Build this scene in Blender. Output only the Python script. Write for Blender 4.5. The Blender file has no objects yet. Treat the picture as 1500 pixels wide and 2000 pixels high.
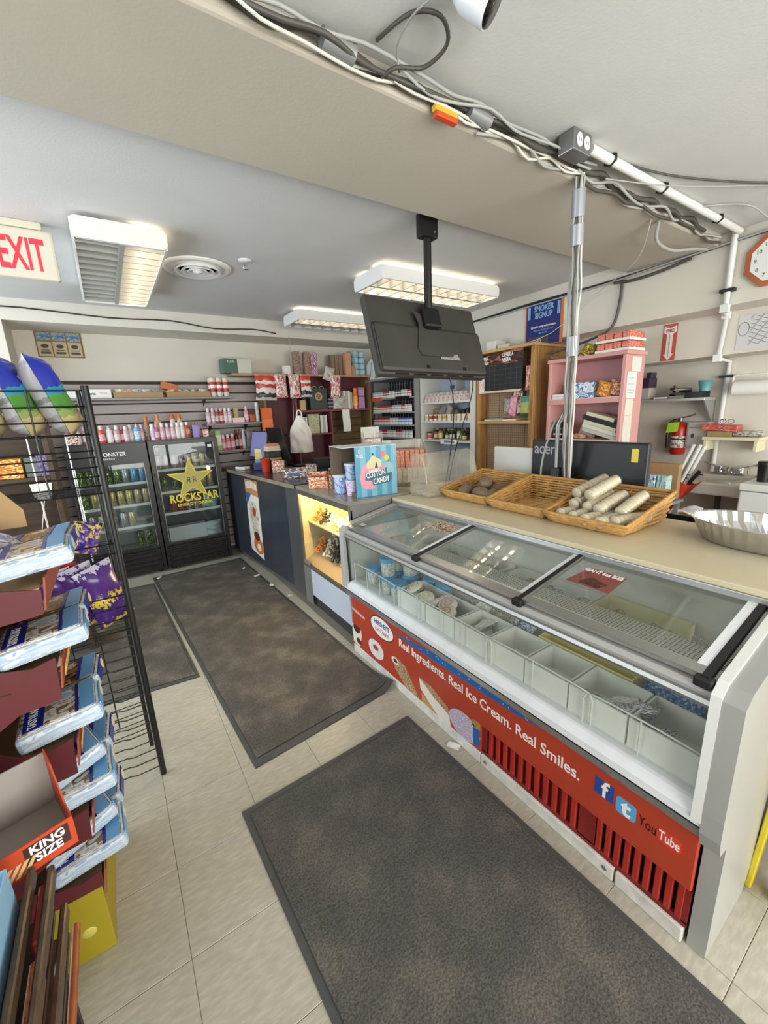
import bpy, bmesh, math, random
from mathutils import Vector, Matrix
random.seed(7)
sc = bpy.context.scene
C = sc.collection
PI = math.pi

# ------------------------------------------------------------------ camera
cam_d = bpy.data.cameras.new('camera')
cam_d.sensor_fit = 'VERTICAL'; cam_d.sensor_height = 36.0; cam_d.lens = 797.75 / 2000 * 36
cam_d.clip_start = 0.02
cam = bpy.data.objects.new('camera', cam_d); C.objects.link(cam)
def cam_axes(yaw, pitch, roll):
    cy, sy, cp, sp = math.cos(yaw), math.sin(yaw), math.cos(pitch), math.sin(pitch)
    fw = Vector((sy*cp, cy*cp, -sp)); rt = Vector((cy, -sy, 0)); up = rt.cross(fw)
    c, s = math.cos(roll), math.sin(roll)
    return c*rt + s*up, c*up - s*rt, fw
_r, _u, _w = cam_axes(math.radians(33.168), math.radians(13.623), math.radians(-2.485))
cam.matrix_world = Matrix(((_r.x, _u.x, -_w.x, 0), (_r.y, _u.y, -_w.y, 0), (_r.z, _u.z, -_w.z, 1.55), (0, 0, 0, 1)))
sc.camera = cam

# ------------------------------------------------------------------ world, daylight, exposure
world = bpy.data.worlds.new('world'); sc.world = world; world.use_nodes = True
world.node_tree.nodes['Background'].inputs[0].default_value = (0.80, 0.88, 1.0, 1)
world.node_tree.nodes['Background'].inputs[1].default_value = 1.2
def area_light(name, loc, rot, sx, sy, power, col):
    d = bpy.data.lights.new(name, 'AREA'); d.shape = 'RECTANGLE'; d.size = sx; d.size_y = sy
    d.energy = power; d.color = col
    o = bpy.data.objects.new(name, d); C.objects.link(o); o.location = loc; o.rotation_euler = rot
    return o
# daylight coming in at the storefront windows behind the camera and at the glass door on the left
area_light('daylight_storefront', (1.2, -2.46, 1.28), (PI/2, 0, 0), 5.2, 1.6, 225, (1.0, 0.955, 0.90))
area_light('daylight_side_window', (-2.46, 2.9, 1.45), (PI/2, 0, -PI/2), 3.2, 2.1, 115, (0.82, 0.91, 1.0))
sc.view_settings.view_transform = 'Standard'; sc.view_settings.look = 'None'
sc.view_settings.gamma = 1.0; sc.view_settings.use_curve_mapping = False
sc.view_settings.exposure = 0.25
sc.cycles.use_denoising = True
sc.cycles.adaptive_threshold = 0.02
sc.cycles.max_bounces = 8; sc.cycles.diffuse_bounces = 4; sc.cycles.glossy_bounces = 4
sc.cycles.transparent_max_bounces = 16; sc.cycles.caustics_reflective = False; sc.cycles.caustics_refractive = False

# ------------------------------------------------------------------ materials
def lin(c):
    if isinstance(c, str):
        c = c.lstrip('#'); c = [int(c[i:i+2], 16)/255 for i in (0, 2, 4)]
        c = [x/12.92 if x <= .04045 else ((x+.055)/1.055)**2.4 for x in c]
    return (c[0], c[1], c[2], 1.0)
_M = {}
def newmat(name):
    m = bpy.data.materials.new(name); m.use_nodes = True
    nt = m.node_tree; return m, nt, nt.nodes['Principled BSDF']
def coords(nt, kind='Object', scale=(1, 1, 1)):
    tc = nt.nodes.new('ShaderNodeTexCoord'); mp = nt.nodes.new('ShaderNodeMapping')
    mp.inputs['Scale'].default_value = scale
    nt.links.new(tc.outputs[kind], mp.inputs['Vector']); return mp.outputs['Vector']
def noise(nt, vec, scale, detail=3):
    n = nt.nodes.new('ShaderNodeTexNoise'); n.inputs['Scale'].default_value = scale; n.inputs['Detail'].default_value = detail
    if vec is not None: nt.links.new(vec, n.inputs['Vector'])
    return n.outputs['Fac']
def ramp(nt, fac, stops, const=False):
    r = nt.nodes.new('ShaderNodeValToRGB'); cr = r.color_ramp
    cr.interpolation = 'CONSTANT' if const else 'LINEAR'
    while len(cr.elements) < len(stops): cr.elements.new(0.5)
    for e, (p, c) in zip(cr.elements, stops): e.position = p; e.color = lin(c)
    nt.links.new(fac, r.inputs['Fac']); return r.outputs['Color']
def bump(nt, bs, fac, strength, dist=.01):
    b = nt.nodes.new('ShaderNodeBump'); b.inputs['Strength'].default_value = strength; b.inputs['Distance'].default_value = dist
    nt.links.new(fac, b.inputs['Height']); nt.links.new(b.outputs['Normal'], bs.inputs['Normal'])
def shade(c, k):
    c = lin(c); return tuple(min(1, max(0, x*k)) for x in c[:3])
def mat(name, col, rough=.5, metal=0, var=0, vs=8, bmp=0, bs=120, stretch=(1, 1, 1), coat=0, spec=.5):
    """plain material with grain / mottling given by a noise"""
    if name in _M: return _M[name]
    m, nt, p = newmat(name)
    p.inputs['Roughness'].default_value = rough; p.inputs['Metallic'].default_value = metal
    p.inputs['Coat Weight'].default_value = coat; p.inputs['Specular IOR Level'].default_value = spec
    if var:
        f = noise(nt, coords(nt, 'Object', stretch), vs, 4)
        nt.links.new(ramp(nt, f, [(.3, shade(col, 1-var)), (.7, shade(col, 1+var))]), p.inputs['Base Color'])
    else: p.inputs['Base Color'].default_value = lin(col)
    if bmp: bump(nt, p, noise(nt, coords(nt), bs, 2), bmp, .002)
    _M[name] = m; return m
def bands(name, stops, axis=2, kind='Generated', rough=.4, metal=0, coat=0, jitter=0, jscale=6):
    """printed bands along one axis of the object's own box"""
    if name in _M: return _M[name]
    m, nt, p = newmat(name)
    v = coords(nt, kind); s = nt.nodes.new('ShaderNodeSeparateXYZ'); nt.links.new(v, s.inputs[0])
    f = s.outputs[axis]
    if jitter:
        a = nt.nodes.new('ShaderNodeMath'); a.operation = 'MULTIPLY_ADD'; a.inputs[1].default_value = jitter
        nt.links.new(noise(nt, v, jscale), a.inputs[0]); nt.links.new(f, a.inputs[2])
        b = nt.nodes.new('ShaderNodeMath'); b.operation = 'SUBTRACT'; b.inputs[1].default_value = jitter/2
        nt.links.new(a.outputs[0], b.inputs[0]); f = b.outputs[0]
    nt.links.new(ramp(nt, f, stops, True), p.inputs['Base Color'])
    p.inputs['Roughness'].default_value = rough; p.inputs['Metallic'].default_value = metal; p.inputs['Coat Weight'].default_value = coat
    _M[name] = m; return m
def printed(name, cols, scale=5, rough=.35, kind='Generated', metal=0, stretch=(1, 1, 1), bmp=0, detail=2, spread=(.34, .66)):
    """busy printed artwork: patches of a few colours"""
    if name in _M: return _M[name]
    m, nt, p = newmat(name)
    f = noise(nt, coords(nt, kind, stretch), scale, detail)
    n = len(cols); a, b = spread
    nt.links.new(ramp(nt, f, [(0 if i == 0 else a+(b-a)*i/max(1, n-1) - .02, c) for i, c in enumerate(cols)], True), p.inputs['Base Color'])
    p.inputs['Roughness'].default_value = rough; p.inputs['Metallic'].default_value = metal
    if bmp: bump(nt, p, noise(nt, coords(nt, kind, stretch), scale*2.2, 3), bmp, .01)
    _M[name] = m; return m
def glass(name, tint=(.96, .98, .97), rough=.02, haze=0, hazecol='#d8ddd8', ior=1.45):
    """thin clear sheet: see-through with a Fresnel reflection, haze = dusty film"""
    if name in _M: return _M[name]
    m = bpy.data.materials.new(name); m.use_nodes = True; nt = m.node_tree; nt.nodes.remove(nt.nodes['Principled BSDF'])
    out = nt.nodes['Material Output']
    t = nt.nodes.new('ShaderNodeBsdfTransparent'); t.inputs[0].default_value = (*tint, 1)
    g = nt.nodes.new('ShaderNodeBsdfGlossy'); g.inputs['Roughness'].default_value = rough
    fr = nt.nodes.new('ShaderNodeLayerWeight'); fr.inputs['Blend'].default_value = .5
    pw = nt.nodes.new('ShaderNodeMath'); pw.operation = 'POWER'; pw.inputs[1].default_value = 5; nt.links.new(fr.outputs['Facing'], pw.inputs[0])
    ma = nt.nodes.new('ShaderNodeMath'); ma.operation = 'MULTIPLY_ADD'; ma.inputs[1].default_value = .9; ma.inputs[2].default_value = ((ior-1)/(ior+1))**2; nt.links.new(pw.outputs[0], ma.inputs[0])
    mx = nt.nodes.new('ShaderNodeMixShader'); nt.links.new(ma.outputs[0], mx.inputs[0]); nt.links.new(t.outputs[0], mx.inputs[1]); nt.links.new(g.outputs[0], mx.inputs[2])
    last = mx.outputs[0]
    if haze:
        d = nt.nodes.new('ShaderNodeBsdfDiffuse'); d.inputs[0].default_value = lin(hazecol)
        m2 = nt.nodes.new('ShaderNodeMixShader')
        f = noise(nt, coords(nt), 5, 4); mm = nt.nodes.new('ShaderNodeMath'); mm.operation = 'MULTIPLY'; mm.inputs[1].default_value = haze*2
        nt.links.new(f, mm.inputs[0]); nt.links.new(mm.outputs[0], m2.inputs[0])
        nt.links.new(last, m2.inputs[1]); nt.links.new(d.outputs[0], m2.inputs[2]); last = m2.outputs[0]
    nt.links.new(last, out.inputs['Surface'])
    _M[name] = m; return m
def emit(name, col, strength):
    if name in _M: return _M[name]
    m, nt, p = newmat(name)
    p.inputs['Base Color'].default_value = lin(col); p.inputs['Emission Color'].default_value = lin(col); p.inputs['Emission Strength'].default_value = strength
    _M[name] = m; return m
def wood(name, c1, c2, grain=(1, 1, 14), scale=6, rough=.45):
    if name in _M: return _M[name]
    m, nt, p = newmat(name)
    f = noise(nt, coords(nt, 'Object', grain), scale, 6)
    nt.links.new(ramp(nt, f, [(.3, c1), (.7, c2)]), p.inputs['Base Color']); p.inputs['Roughness'].default_value = rough
    bump(nt, p, f, .15, .002); _M[name] = m; return m

# ------------------------------------------------------------------ mesh builder
class Bd:
    def __init__(s): s.v = []; s.f = []; s.mi = []; s.sm = []
    def add(s, vs, fs, mi=0, smooth=False):
        o = len(s.v); s.v += [Vector(v) for v in vs]
        for k, f in enumerate(fs):
            s.f.append([o+i for i in f]); s.mi.append(mi[k] if isinstance(mi, (list, tuple)) else mi); s.sm.append(smooth)
        return s
    def box(s, x0, x1, y0, y1, z0, z1, mi=0):
        """mi may be a list for the faces -z +z -y +x +y -x"""
        return s.add([(x0,y0,z0),(x1,y0,z0),(x1,y1,z0),(x0,y1,z0),(x0,y0,z1),(x1,y0,z1),(x1,y1,z1),(x0,y1,z1)],
                     [(3,2,1,0),(4,5,6,7),(0,1,5,4),(1,2,6,5),(2,3,7,6),(3,0,4,7)], mi)
    def cbox(s, c, sz, mi=0): return s.box(c[0]-sz[0]/2, c[0]+sz[0]/2, c[1]-sz[1]/2, c[1]+sz[1]/2, c[2]-sz[2]/2, c[2]+sz[2]/2, mi)
    def bev(s, x0, x1, y0, y1, z0, z1, b=.004, mi=0, seg=2):
        bm = bmesh.new(); bmesh.ops.create_cube(bm, size=1)
        for v in bm.verts: v.co = Vector(((x0+x1)/2+v.co.x*(x1-x0), (y0+y1)/2+v.co.y*(y1-y0), (z0+z1)/2+v.co.z*(z1-z0)))
        bmesh.ops.bevel(bm, geom=bm.edges[:], offset=b, segments=seg, affect='EDGES', profile=.5)
        bm.verts.index_update(); s.add([v.co.copy() for v in bm.verts], [[v.index for v in f.verts] for f in bm.faces], mi, False); bm.free(); return s
    def prism(s, poly, o, ux, uy, depth, mi=0, side=None):
        """flat outline in the (ux, uy) plane at o, given thickness depth along ux x uy"""
        o, ux, uy = Vector(o), Vector(ux), Vector(uy); n = ux.cross(uy).normalized()*depth; k = len(poly)
        a = [o+ux*p[0]+uy*p[1] for p in poly]
        return s.add(a+[q+n for q in a], [list(range(k))[::-1], list(range(k, 2*k))]+[(i, (i+1) % k, k+(i+1) % k, k+i) for i in range(k)],
                     [mi, mi]+[mi if side is None else side]*k)
    def tube(s, pts, r, n=7, mi=0, caps=True, closed=False):
        pts = [Vector(p) for p in pts]; m = len(pts); vs = []; up = None
        for i, p in enumerate(pts):
            if closed: t = pts[(i+1) % m]-pts[i-1]
            else: t = pts[min(i+1, m-1)]-pts[max(i-1, 0)]
            t.normalize()
            if up is None: up = t.orthogonal().normalized()
            up = (up-t*up.dot(t)); up = up.normalized() if up.length > 1e-6 else t.orthogonal().normalized()
            b = t.cross(up); rr = r[i] if isinstance(r, (list, tuple)) else r
            vs += [p+(up*math.cos(2*PI*k/n)+b*math.sin(2*PI*k/n))*rr for k in range(n)]
        fs = [(i*n+k, i*n+(k+1) % n, ((i+1) % m)*n+(k+1) % n, ((i+1) % m)*n+k) for i in range(m if closed else m-1) for k in range(n)]
        s.add(vs, fs, mi, True)
        if caps and not closed: s.add(vs[:n], [list(range(n))[::-1]], mi); s.add(vs[-n:], [list(range(n))], mi)
        return s
    def lathe(s, prof, c=(0, 0, 0), n=18, mi=0, sx=1, sy=1, axis='z'):
        """prof: (radius, height[, material]) from bottom to top"""
        c = Vector(c); vs = []
        for p in prof:
            for k in range(n):
                x, y, z = p[0]*math.cos(2*PI*k/n)*sx, p[0]*math.sin(2*PI*k/n)*sy, p[1]
                vs.append(c+(Vector((x, y, z)) if axis == 'z' else Vector((z, x, y)) if axis == 'x' else Vector((x, z, -y)) if axis == 'y' else Vector((x, y, z))))
        fs = []; ms = []
        for i in range(len(prof)-1):
            for k in range(n): fs.append((i*n+k, i*n+(k+1) % n, (i+1)*n+(k+1) % n, (i+1)*n+k)); ms.append(prof[i+1][2] if len(prof[i+1]) > 2 else mi)
        s.add(vs, fs, ms, True)
        if prof[0][0] > 1e-4: s.add(vs[:n], [list(range(n))[::-1]], ms[0])
        if prof[-1][0] > 1e-4: s.add(vs[-n:], [list(range(n))], ms[-1])
        return s
    def grid(s, fn, nu, nv, mi=0, smooth=True, flip=False):
        vs = [fn(i/nu, j/nv) for i in range(nu+1) for j in range(nv+1)]; w = nv+1
        fs = [(i*w+j, (i+1)*w+j, (i+1)*w+j+1, i*w+j+1) for i in range(nu) for j in range(nv)]
        if flip: fs = [f[::-1] for f in fs]
        return s.add(vs, fs, mi, smooth)
    def pillow(s, w, h, t, mi=(0, 1), n=8, wr=.12, seed=1, crimp=.08):
        """foil bag standing on z=0 in the xz plane, front towards -y"""
        rnd = random.Random(seed); ph = [rnd.uniform(0, 6) for _ in range(4)]
        def T(u, v):
            e = max(0, 1-(2*u-1)**4)*max(0, min(1, (1-abs(2*v-1))/(2*crimp+.12)))**.6
            return t/2*e*(1+wr*math.sin(9*u+ph[0]+5*v)*math.cos(7*v+ph[1])+wr*.7*math.sin(17*v+ph[2]+6*u))
        def nar(v): return 1-.10*math.sin(PI*v)
        s.grid(lambda u, v: Vector(((u-.5)*w*nar(v), -T(u, v)-.0006, v*h)), n, n+4, mi[0])
        s.grid(lambda u, v: Vector(((u-.5)*w*nar(v), T(u, v)+.0006, v*h)), n, n+4, mi[1], True, True)
        return s
    def xf(s, M):
        s.v = [M @ v for v in s.v]; return s
    def mesh(s, name, mats):
        me = bpy.data.meshes.new(name); me.from_pydata([tuple(v) for v in s.v], [], s.f)
        for m in (mats if isinstance(mats, (list, tuple)) else [mats]): me.materials.append(m)
        nm = len(me.materials)
        me.polygons.foreach_set('material_index', [min(i, nm-1) for i in s.mi]); me.polygons.foreach_set('use_smooth', s.sm)
        me.update(); return me
    def obj(s, name, mats, parent=None, world=False, loc=None, rot=None):
        if world and parent is not None:
            l = Vector(parent['_w']) if '_w' in parent else Vector(parent.location); s.v = [v-l for v in s.v]
        o = bpy.data.objects.new(name, s.mesh(name, mats)); C.objects.link(o)
        if parent is not None: o.parent = parent
        if loc is not None: o.location = loc
        if rot is not None: o.rotation_euler = rot
        return o
def tag(o, label, cat, group=None):
    o['label'] = label; o['category'] = cat
    if group: o['group'] = group
    return o
def thing(name, label, cat, loc=(0, 0, 0), rot=(0, 0, 0), group=None):
    o = bpy.data.objects.new(name, None); C.objects.link(o); o.location = loc; o.rotation_euler = rot; o.empty_display_size = .05
    return tag(o, label, cat, group)
def struct(o): o['kind'] = 'structure'; return o
def solo(b, name, mats, label, cat, loc, rot=(0, 0, 0), group=None):
    """a thing that is one mesh, built in its own coordinates"""
    return tag(b.obj(name, mats, None, False, loc, rot), label, cat, group)
def wsolo(b, name, mats, label, cat, base, group=None):
    """the same, built in room coordinates: its origin goes to base"""
    base = Vector(base); b.v = [v-base for v in b.v]
    return tag(b.obj(name, mats, None, False, base), label, cat, group)
def dup(o, loc, rot=None, label=None, parent=None):
    c = o.copy(); C.objects.link(c); c.parent = parent
    if parent is None:
        c.location = loc
        if rot is not None: c.rotation_euler = rot
    if label: c['label'] = label
    for ch in list(o.children): dup(ch, None, None, None, c)
    return c
ORD = ['first', 'second', 'third', 'fourth', 'fifth', 'sixth', 'seventh', 'eighth', 'ninth', 'tenth', 'eleventh', 'twelfth', 'thirteenth', 'fourteenth']
_TX = {}
def text(body, o, ux, uy, size, m, parent=None, name='lettering', align='LEFT', world=True, bold=0, sx=1.0, shear=0, depth=.0006):
    """raised print: letters as thin geometry lying on a surface"""
    cu = bpy.data.curves.new('txt', 'FONT'); cu.body = body; cu.size = size; cu.align_x = align; cu.extrude = depth; cu.offset = bold*size
    cu.shear = shear; cu.resolution_u = 3; cu.space_line = .9
    t = bpy.data.objects.new('txt', cu); C.objects.link(t)
    bpy.context.view_layer.update()
    me = bpy.data.meshes.new_from_object(t.evaluated_get(bpy.context.evaluated_depsgraph_get()))
    bpy.data.objects.remove(t); bpy.data.curves.remove(cu)
    o, ux, uy = Vector(o), Vector(ux).normalized(), Vector(uy).normalized(); n = ux.cross(uy)
    l = Vector(parent.location) if (parent is not None and world) else Vector()
    if parent is not None and '_w' in parent and world: l = Vector(parent['_w'])
    for v in me.vertices: v.co = o+ux*v.co.x*sx+uy*v.co.y+n*v.co.z-l
    me.materials.clear(); me.materials.append(m); me.name = name
    ob = bpy.data.objects.new(name, me); C.objects.link(ob)
    if parent is not None: ob.parent = parent
    return ob
def ell(a, b, n=24, cx=0, cy=0): return [(cx+a*math.cos(2*PI*k/n), cy+b*math.sin(2*PI*k/n)) for k in range(n)]
def rrect(w, h, r, n=4, cx=0, cy=0):
    P = []
    for (x, y, a) in ((w/2-r, h/2-r, 0), (-w/2+r, h/2-r, PI/2), (-w/2+r, -h/2+r, PI), (w/2-r, -h/2+r, 1.5*PI)):
        P += [(cx+x+r*math.cos(a+PI/2*k/n), cy+y+r*math.sin(a+PI/2*k/n)) for k in range(n+1)]
    return P
def wav(p0, p1, n=10, amp=.02, seed=0, sag=0):
    """a slack cable between two points"""
    rnd = random.Random(seed); p0, p1 = Vector(p0), Vector(p1); out = []
    for i in range(n+1):
        t = i/n; e = math.sin(PI*t)
        q = p0.lerp(p1, t)+Vector((rnd.uniform(-1, 1), rnd.uniform(-1, 1), rnd.uniform(-1, 1)))*amp*min(1, e*2)
        q.z -= sag*e; out.append(q)
    return smooth(out)
def smooth(p, k=3):
    p = [Vector(q) for q in p]; out = []
    for i in range(len(p)-1):
        a, b, c, d = p[max(i-1, 0)], p[i], p[i+1], p[min(i+2, len(p)-1)]
        for j in range(k):
            t = j/k; out.append(.5*((2*b)+(c-a)*t+(2*a-5*b+4*c-d)*t*t+(3*b-a-3*c+d)*t**3))
    return out+[p[-1]]
UXm, UYp, UZ = Vector((0, -1, 0)), Vector((0, 1, 0)), Vector((0, 0, 1))   # reading directions on faces that look towards -x
UX = Vector((1, 0, 0))

# ------------------------------------------------------------------ shared materials
m_ceil = mat('ceiling_paint', '#d2d1d0', .9, var=.03, vs=3, bmp=.25, bs=90)
m_wall = mat('wall_paint', '#d9d3c8', .85, var=.03, vs=3, bmp=.1, bs=60)
m_beam = mat('beam_paint', '#bcb4a7', .9, var=.03, vs=2, bmp=.25, bs=90)
m_white = mat('white_enamel', '#e6e6e4', .35)
m_black = mat('black_enamel', '#121212', .4)
m_blackm = mat('black_powder_coat', '#0e0d0d', .45, var=.2, vs=40)
m_silver = mat('brushed_aluminium', '#b9b8b6', .32, .85, var=.06, vs=20, stretch=(1, 12, 1))
m_chrome = mat('chrome', '#d5d5d6', .12, 1)
m_steel = mat('dull_steel', '#8f9090', .4, .8)
m_glass = glass('clear_glass')
m_paper = mat('white_paper', '#ecebe6', .8)
m_card = mat('brown_cardboard', '#a98a63', .85, var=.06, vs=12)
m_greyc = mat('cable_grey', '#a7a7a4', .5)
m_whitec = mat('cable_white', '#d9d6cc', .5)
m_blackc = mat('cable_black', '#2a2826', .5)
m_darkg = mat('cable_dark_grey', '#4f4b46', .5)
# ================================================================== THE SETTING
def tile_mat():
    m, nt, p = newmat('vinyl_tile')
    oi = nt.nodes.new('ShaderNodeObjectInfo')
    v = coords(nt, 'Object', (1, 1, 1)); ad = nt.nodes.new('ShaderNodeVectorMath'); ad.operation = 'ADD'
    nt.links.new(v, ad.inputs[0]); nt.links.new(oi.outputs['Location'], ad.inputs[1])
    mp = nt.nodes.new('ShaderNodeMapping'); mp.inputs['Scale'].default_value = (9, 34, 1); mp.inputs['Rotation'].default_value = (0, 0, .55); nt.links.new(ad.outputs[0], mp.inputs[0])
    f = noise(nt, mp.outputs[0], 2.4, 6); g = noise(nt, ad.outputs[0], 1.3, 3)
    c = ramp(nt, f, [(.30, '#aca699'), (.5, '#b5afa1'), (.70, '#c2bdaf')])
    mx = nt.nodes.new('ShaderNodeMix'); mx.data_type = 'RGBA'; mx.blend_type = 'MULTIPLY'; mx.inputs[0].default_value = .5
    nt.links.new(c, mx.inputs[6]); nt.links.new(ramp(nt, g, [(.3, '#c6c2b6'), (.6, '#ffffff')]), mx.inputs[7])
    nt.links.new(mx.outputs[2], p.inputs['Base Color']); p.inputs['Roughness'].default_value = .42
    bump(nt, p, f, .08, .003); return m
m_tile = tile_mat()
m_grout = mat('tile_joint', '#8b8577', .8)
floor = struct(Bd().box(-2.4, 4.4, -2.4, 5.35, -.1, -.003).obj('floor', m_grout))
tile_me = Bd().bev(-.1518, .1518, -.1518, .1518, -.006, 0, .0012, seg=1).mesh('tile', m_tile)
tx0, ty0, ts = -.048, 1.683, .305
for i in range(-7, 9):
    for j in range(-6, 11):
        cx, cy = tx0+(i+.5)*ts, ty0+(j+.5)*ts
        if cx > 1.30 and cy > .65: continue
        if cx < -.75 and cy < .5: continue
        if cx < -1.3: continue
        o = bpy.data.objects.new('tile', tile_me); C.objects.link(o); o.parent = floor; o.location = (cx, cy, 0)

ceil = struct(Bd().box(-2.4, 4.4, -2.4, 5.35, 2.6, 2.72).obj('ceiling', m_ceil))
beam = struct(Bd().bev(-2.2, 3.595, 1.27, 1.87, 2.53, 2.62, .012).obj('trim_1', m_beam)); beam['label'] = 'broad dropped beam across the ceiling'
wr = struct(Bd().box(4.25, 4.4, -2.4, 5.35, 0, 2.6).obj('wall_right', m_wall))
struct(Bd().box(3.59, 4.25, -2.2, 5.2, 2.15, 2.6).obj('trim_2', m_wall))['label'] = 'upper soffit along the right wall'
struct(Bd().box(3.88, 4.25, -2.2, 5.2, 1.86, 2.15).obj('trim_3', m_wall))['label'] = 'lower soffit step along the right wall'
wb = struct(Bd().box(-2.4, 4.4, 5.2, 5.35, 0, 2.6).obj('wall_back', m_wall))
struct(Bd().box(-2.2, 3.59, 4.75, 5.2, 2.43, 2.6).obj('trim_4', m_wall))['label'] = 'soffit along the back wall'
struct(Bd().box(-2.2, -.57, 4.75, 5.2, 0, 2.43).obj('trim_5', m_wall))['label'] = 'wall return left of the coolers'
# left wall with a wide side window, front wall with the storefront glazing (both outside the picture)
wl = struct(Bd().box(-2.4, -2.2, -2.4, 1.3, 0, 2.6).box(-2.4, -2.2, 4.5, 4.8, 0, 2.6).box(-2.4, -2.2, 1.3, 4.5, 0, .4).box(-2.4, -2.2, 1.3, 4.5, 2.5, 2.6).obj('wall_left', m_wall))
wf = struct(Bd().box(-2.4, -1.4, -2.4, -2.2, 0, 2.6).box(3.8, 4.4, -2.4, -2.2, 0, 2.6).box(-1.4, 3.8, -2.4, -2.2, 0, .45).box(-1.4, 3.8, -2.4, -2.2, 2.1, 2.6).obj('wall_front', m_wall))
w1 = struct(Bd().box(-2.31, -2.3, 1.3, 4.5, .4, 2.5).obj('window_1', m_glass))
Bd().box(-2.34, -2.27, 2.87, 2.93, .4, 2.5).box(-2.34, -2.27, 1.3, 1.35, .4, 2.5).box(-2.34, -2.27, 4.45, 4.5, .4, 2.5).obj('window_frame', m_silver, w1)
w2 = struct(Bd().box(-1.4, 3.8, -2.31, -2.3, .45, 2.1).obj('window_2', m_glass))
Bd().box(-1.4, -1.35, -2.34, -2.27, .45, 2.1).box(1.17, 1.23, -2.34, -2.27, .45, 2.1).box(3.75, 3.8, -2.34, -2.27, .45, 2.1).obj('window_frame', m_silver, w2)

# slat wall on the back wall, left of the burgundy shelves: every board is a piece
m_slat = mat('slat_board', '#b5aaa8', .55, var=.05, vs=5, stretch=(1, 1, 6))
slat = thing('slatwall_panel', 'grey grooved slat wall panel behind the two black drinks coolers', 'slat wall', (.5, 5.2, .0))
m_groove = mat('slat_groove', '#3c2d2a', .7)
Bd().box(-.56, 1.6, 5.17, 5.1995, .05, 1.98).obj('backing', m_groove, slat, True)
slat_me = None
z = .06
while z < 1.93:
    b = Bd().bev(-.56, 1.6, 5.15, 5.175, z, z+.088, .004, seg=1)
    if slat_me is None: slat_me = b.xf(Matrix.Translation((-.5, -5.2, -z))).mesh('slat', m_slat)
    o = bpy.data.objects.new('slat', slat_me); C.objects.link(o); o.parent = slat; o.location = (0, 0, z)
    z += .1

# ================================================================== MATS
def mat_mat(name, c1, c2, c3):
    m, nt, p = newmat(name)
    v = coords(nt); f = noise(nt, v, 5.5, 12); g = noise(nt, v, 150, 2)
    c = ramp(nt, f, [(.40, c1), (.53, c2), (.62, c3)])
    mx = nt.nodes.new('ShaderNodeMix'); mx.data_type = 'RGBA'; mx.blend_type = 'MULTIPLY'; mx.inputs[0].default_value = .7
    nt.links.new(c, mx.inputs[6]); nt.links.new(ramp(nt, g, [(.35, '#9a9a9a'), (.65, '#ffffff')]), mx.inputs[7])
    nt.links.new(mx.outputs[2], p.inputs['Base Color']); p.inputs['Roughness'].default_value = .95
    bump(nt, p, g, .6, .004); return m
m_mat1 = mat_mat('mat_pile_brown', '#5b5651', '#69625b', '#7b7268')
m_mat2 = mat_mat('mat_pile_grey', '#565451', '#5f5b57', '#6c665f')
m_rubber = mat('mat_rubber_edge', '#4a4a49', .7, var=.1, vs=30)
def floor_mat(name, quad, m, label, lift=None):
    cx = sum(p[0] for p in quad)/4; cy = sum(p[1] for p in quad)/4
    t = thing(name, label, 'floor mat', (cx, cy, 0))
    q = [Vector((p[0]-cx, p[1]-cy, 0)) for p in quad]
    def at(u, v):
        return (q[0].lerp(q[1], u)).lerp(q[3].lerp(q[2], u), v)
    def L(u, v):
        return .0 if lift is None else lift(u, v)
    Bd().grid(lambda u, v: at(u, v)+Vector((0, 0, .004+L(u, v))), 24, 24, 0, True).grid(lambda u, v: at(u, v)+Vector((0, 0, .0005+L(u, v))), 24, 24, 0, True, True).obj('rubber_border', m_rubber, t)
    e = .028
    Bd().grid(lambda u, v: at(e+u*(1-2*e), e*.6+v*(1-1.2*e))+Vector((0, 0, .008+L(e+u*(1-2*e), e*.6+v*(1-1.2*e)))), 24, 24, 0, True).obj('pile', m, t)
    return t
floor_mat('floor_mat', [(.31, 1.635), (1.135, 1.715), (1.04, 4.64), (.145, 4.62)], m_mat1, 'long worn brown-grey mat lying along the dark counter',
          lambda u, v: .05*max(0, (u-.88)/.12)**2*max(0, 1-v/.1)**2)
floor_mat('floor_mat', [(.29, -.45), (1.115, -.40), (1.065, 1.49), (.2, 1.455)], m_mat2, 'charcoal mat in the foreground in front of the ice cream freezer')
floor_mat('floor_mat', [(-.50, 2.60), (.232, 2.53), (.145, 4.45), (-.5, 4.5)], m_mat1, 'short brown-grey mat running under the black wire rack')

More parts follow.
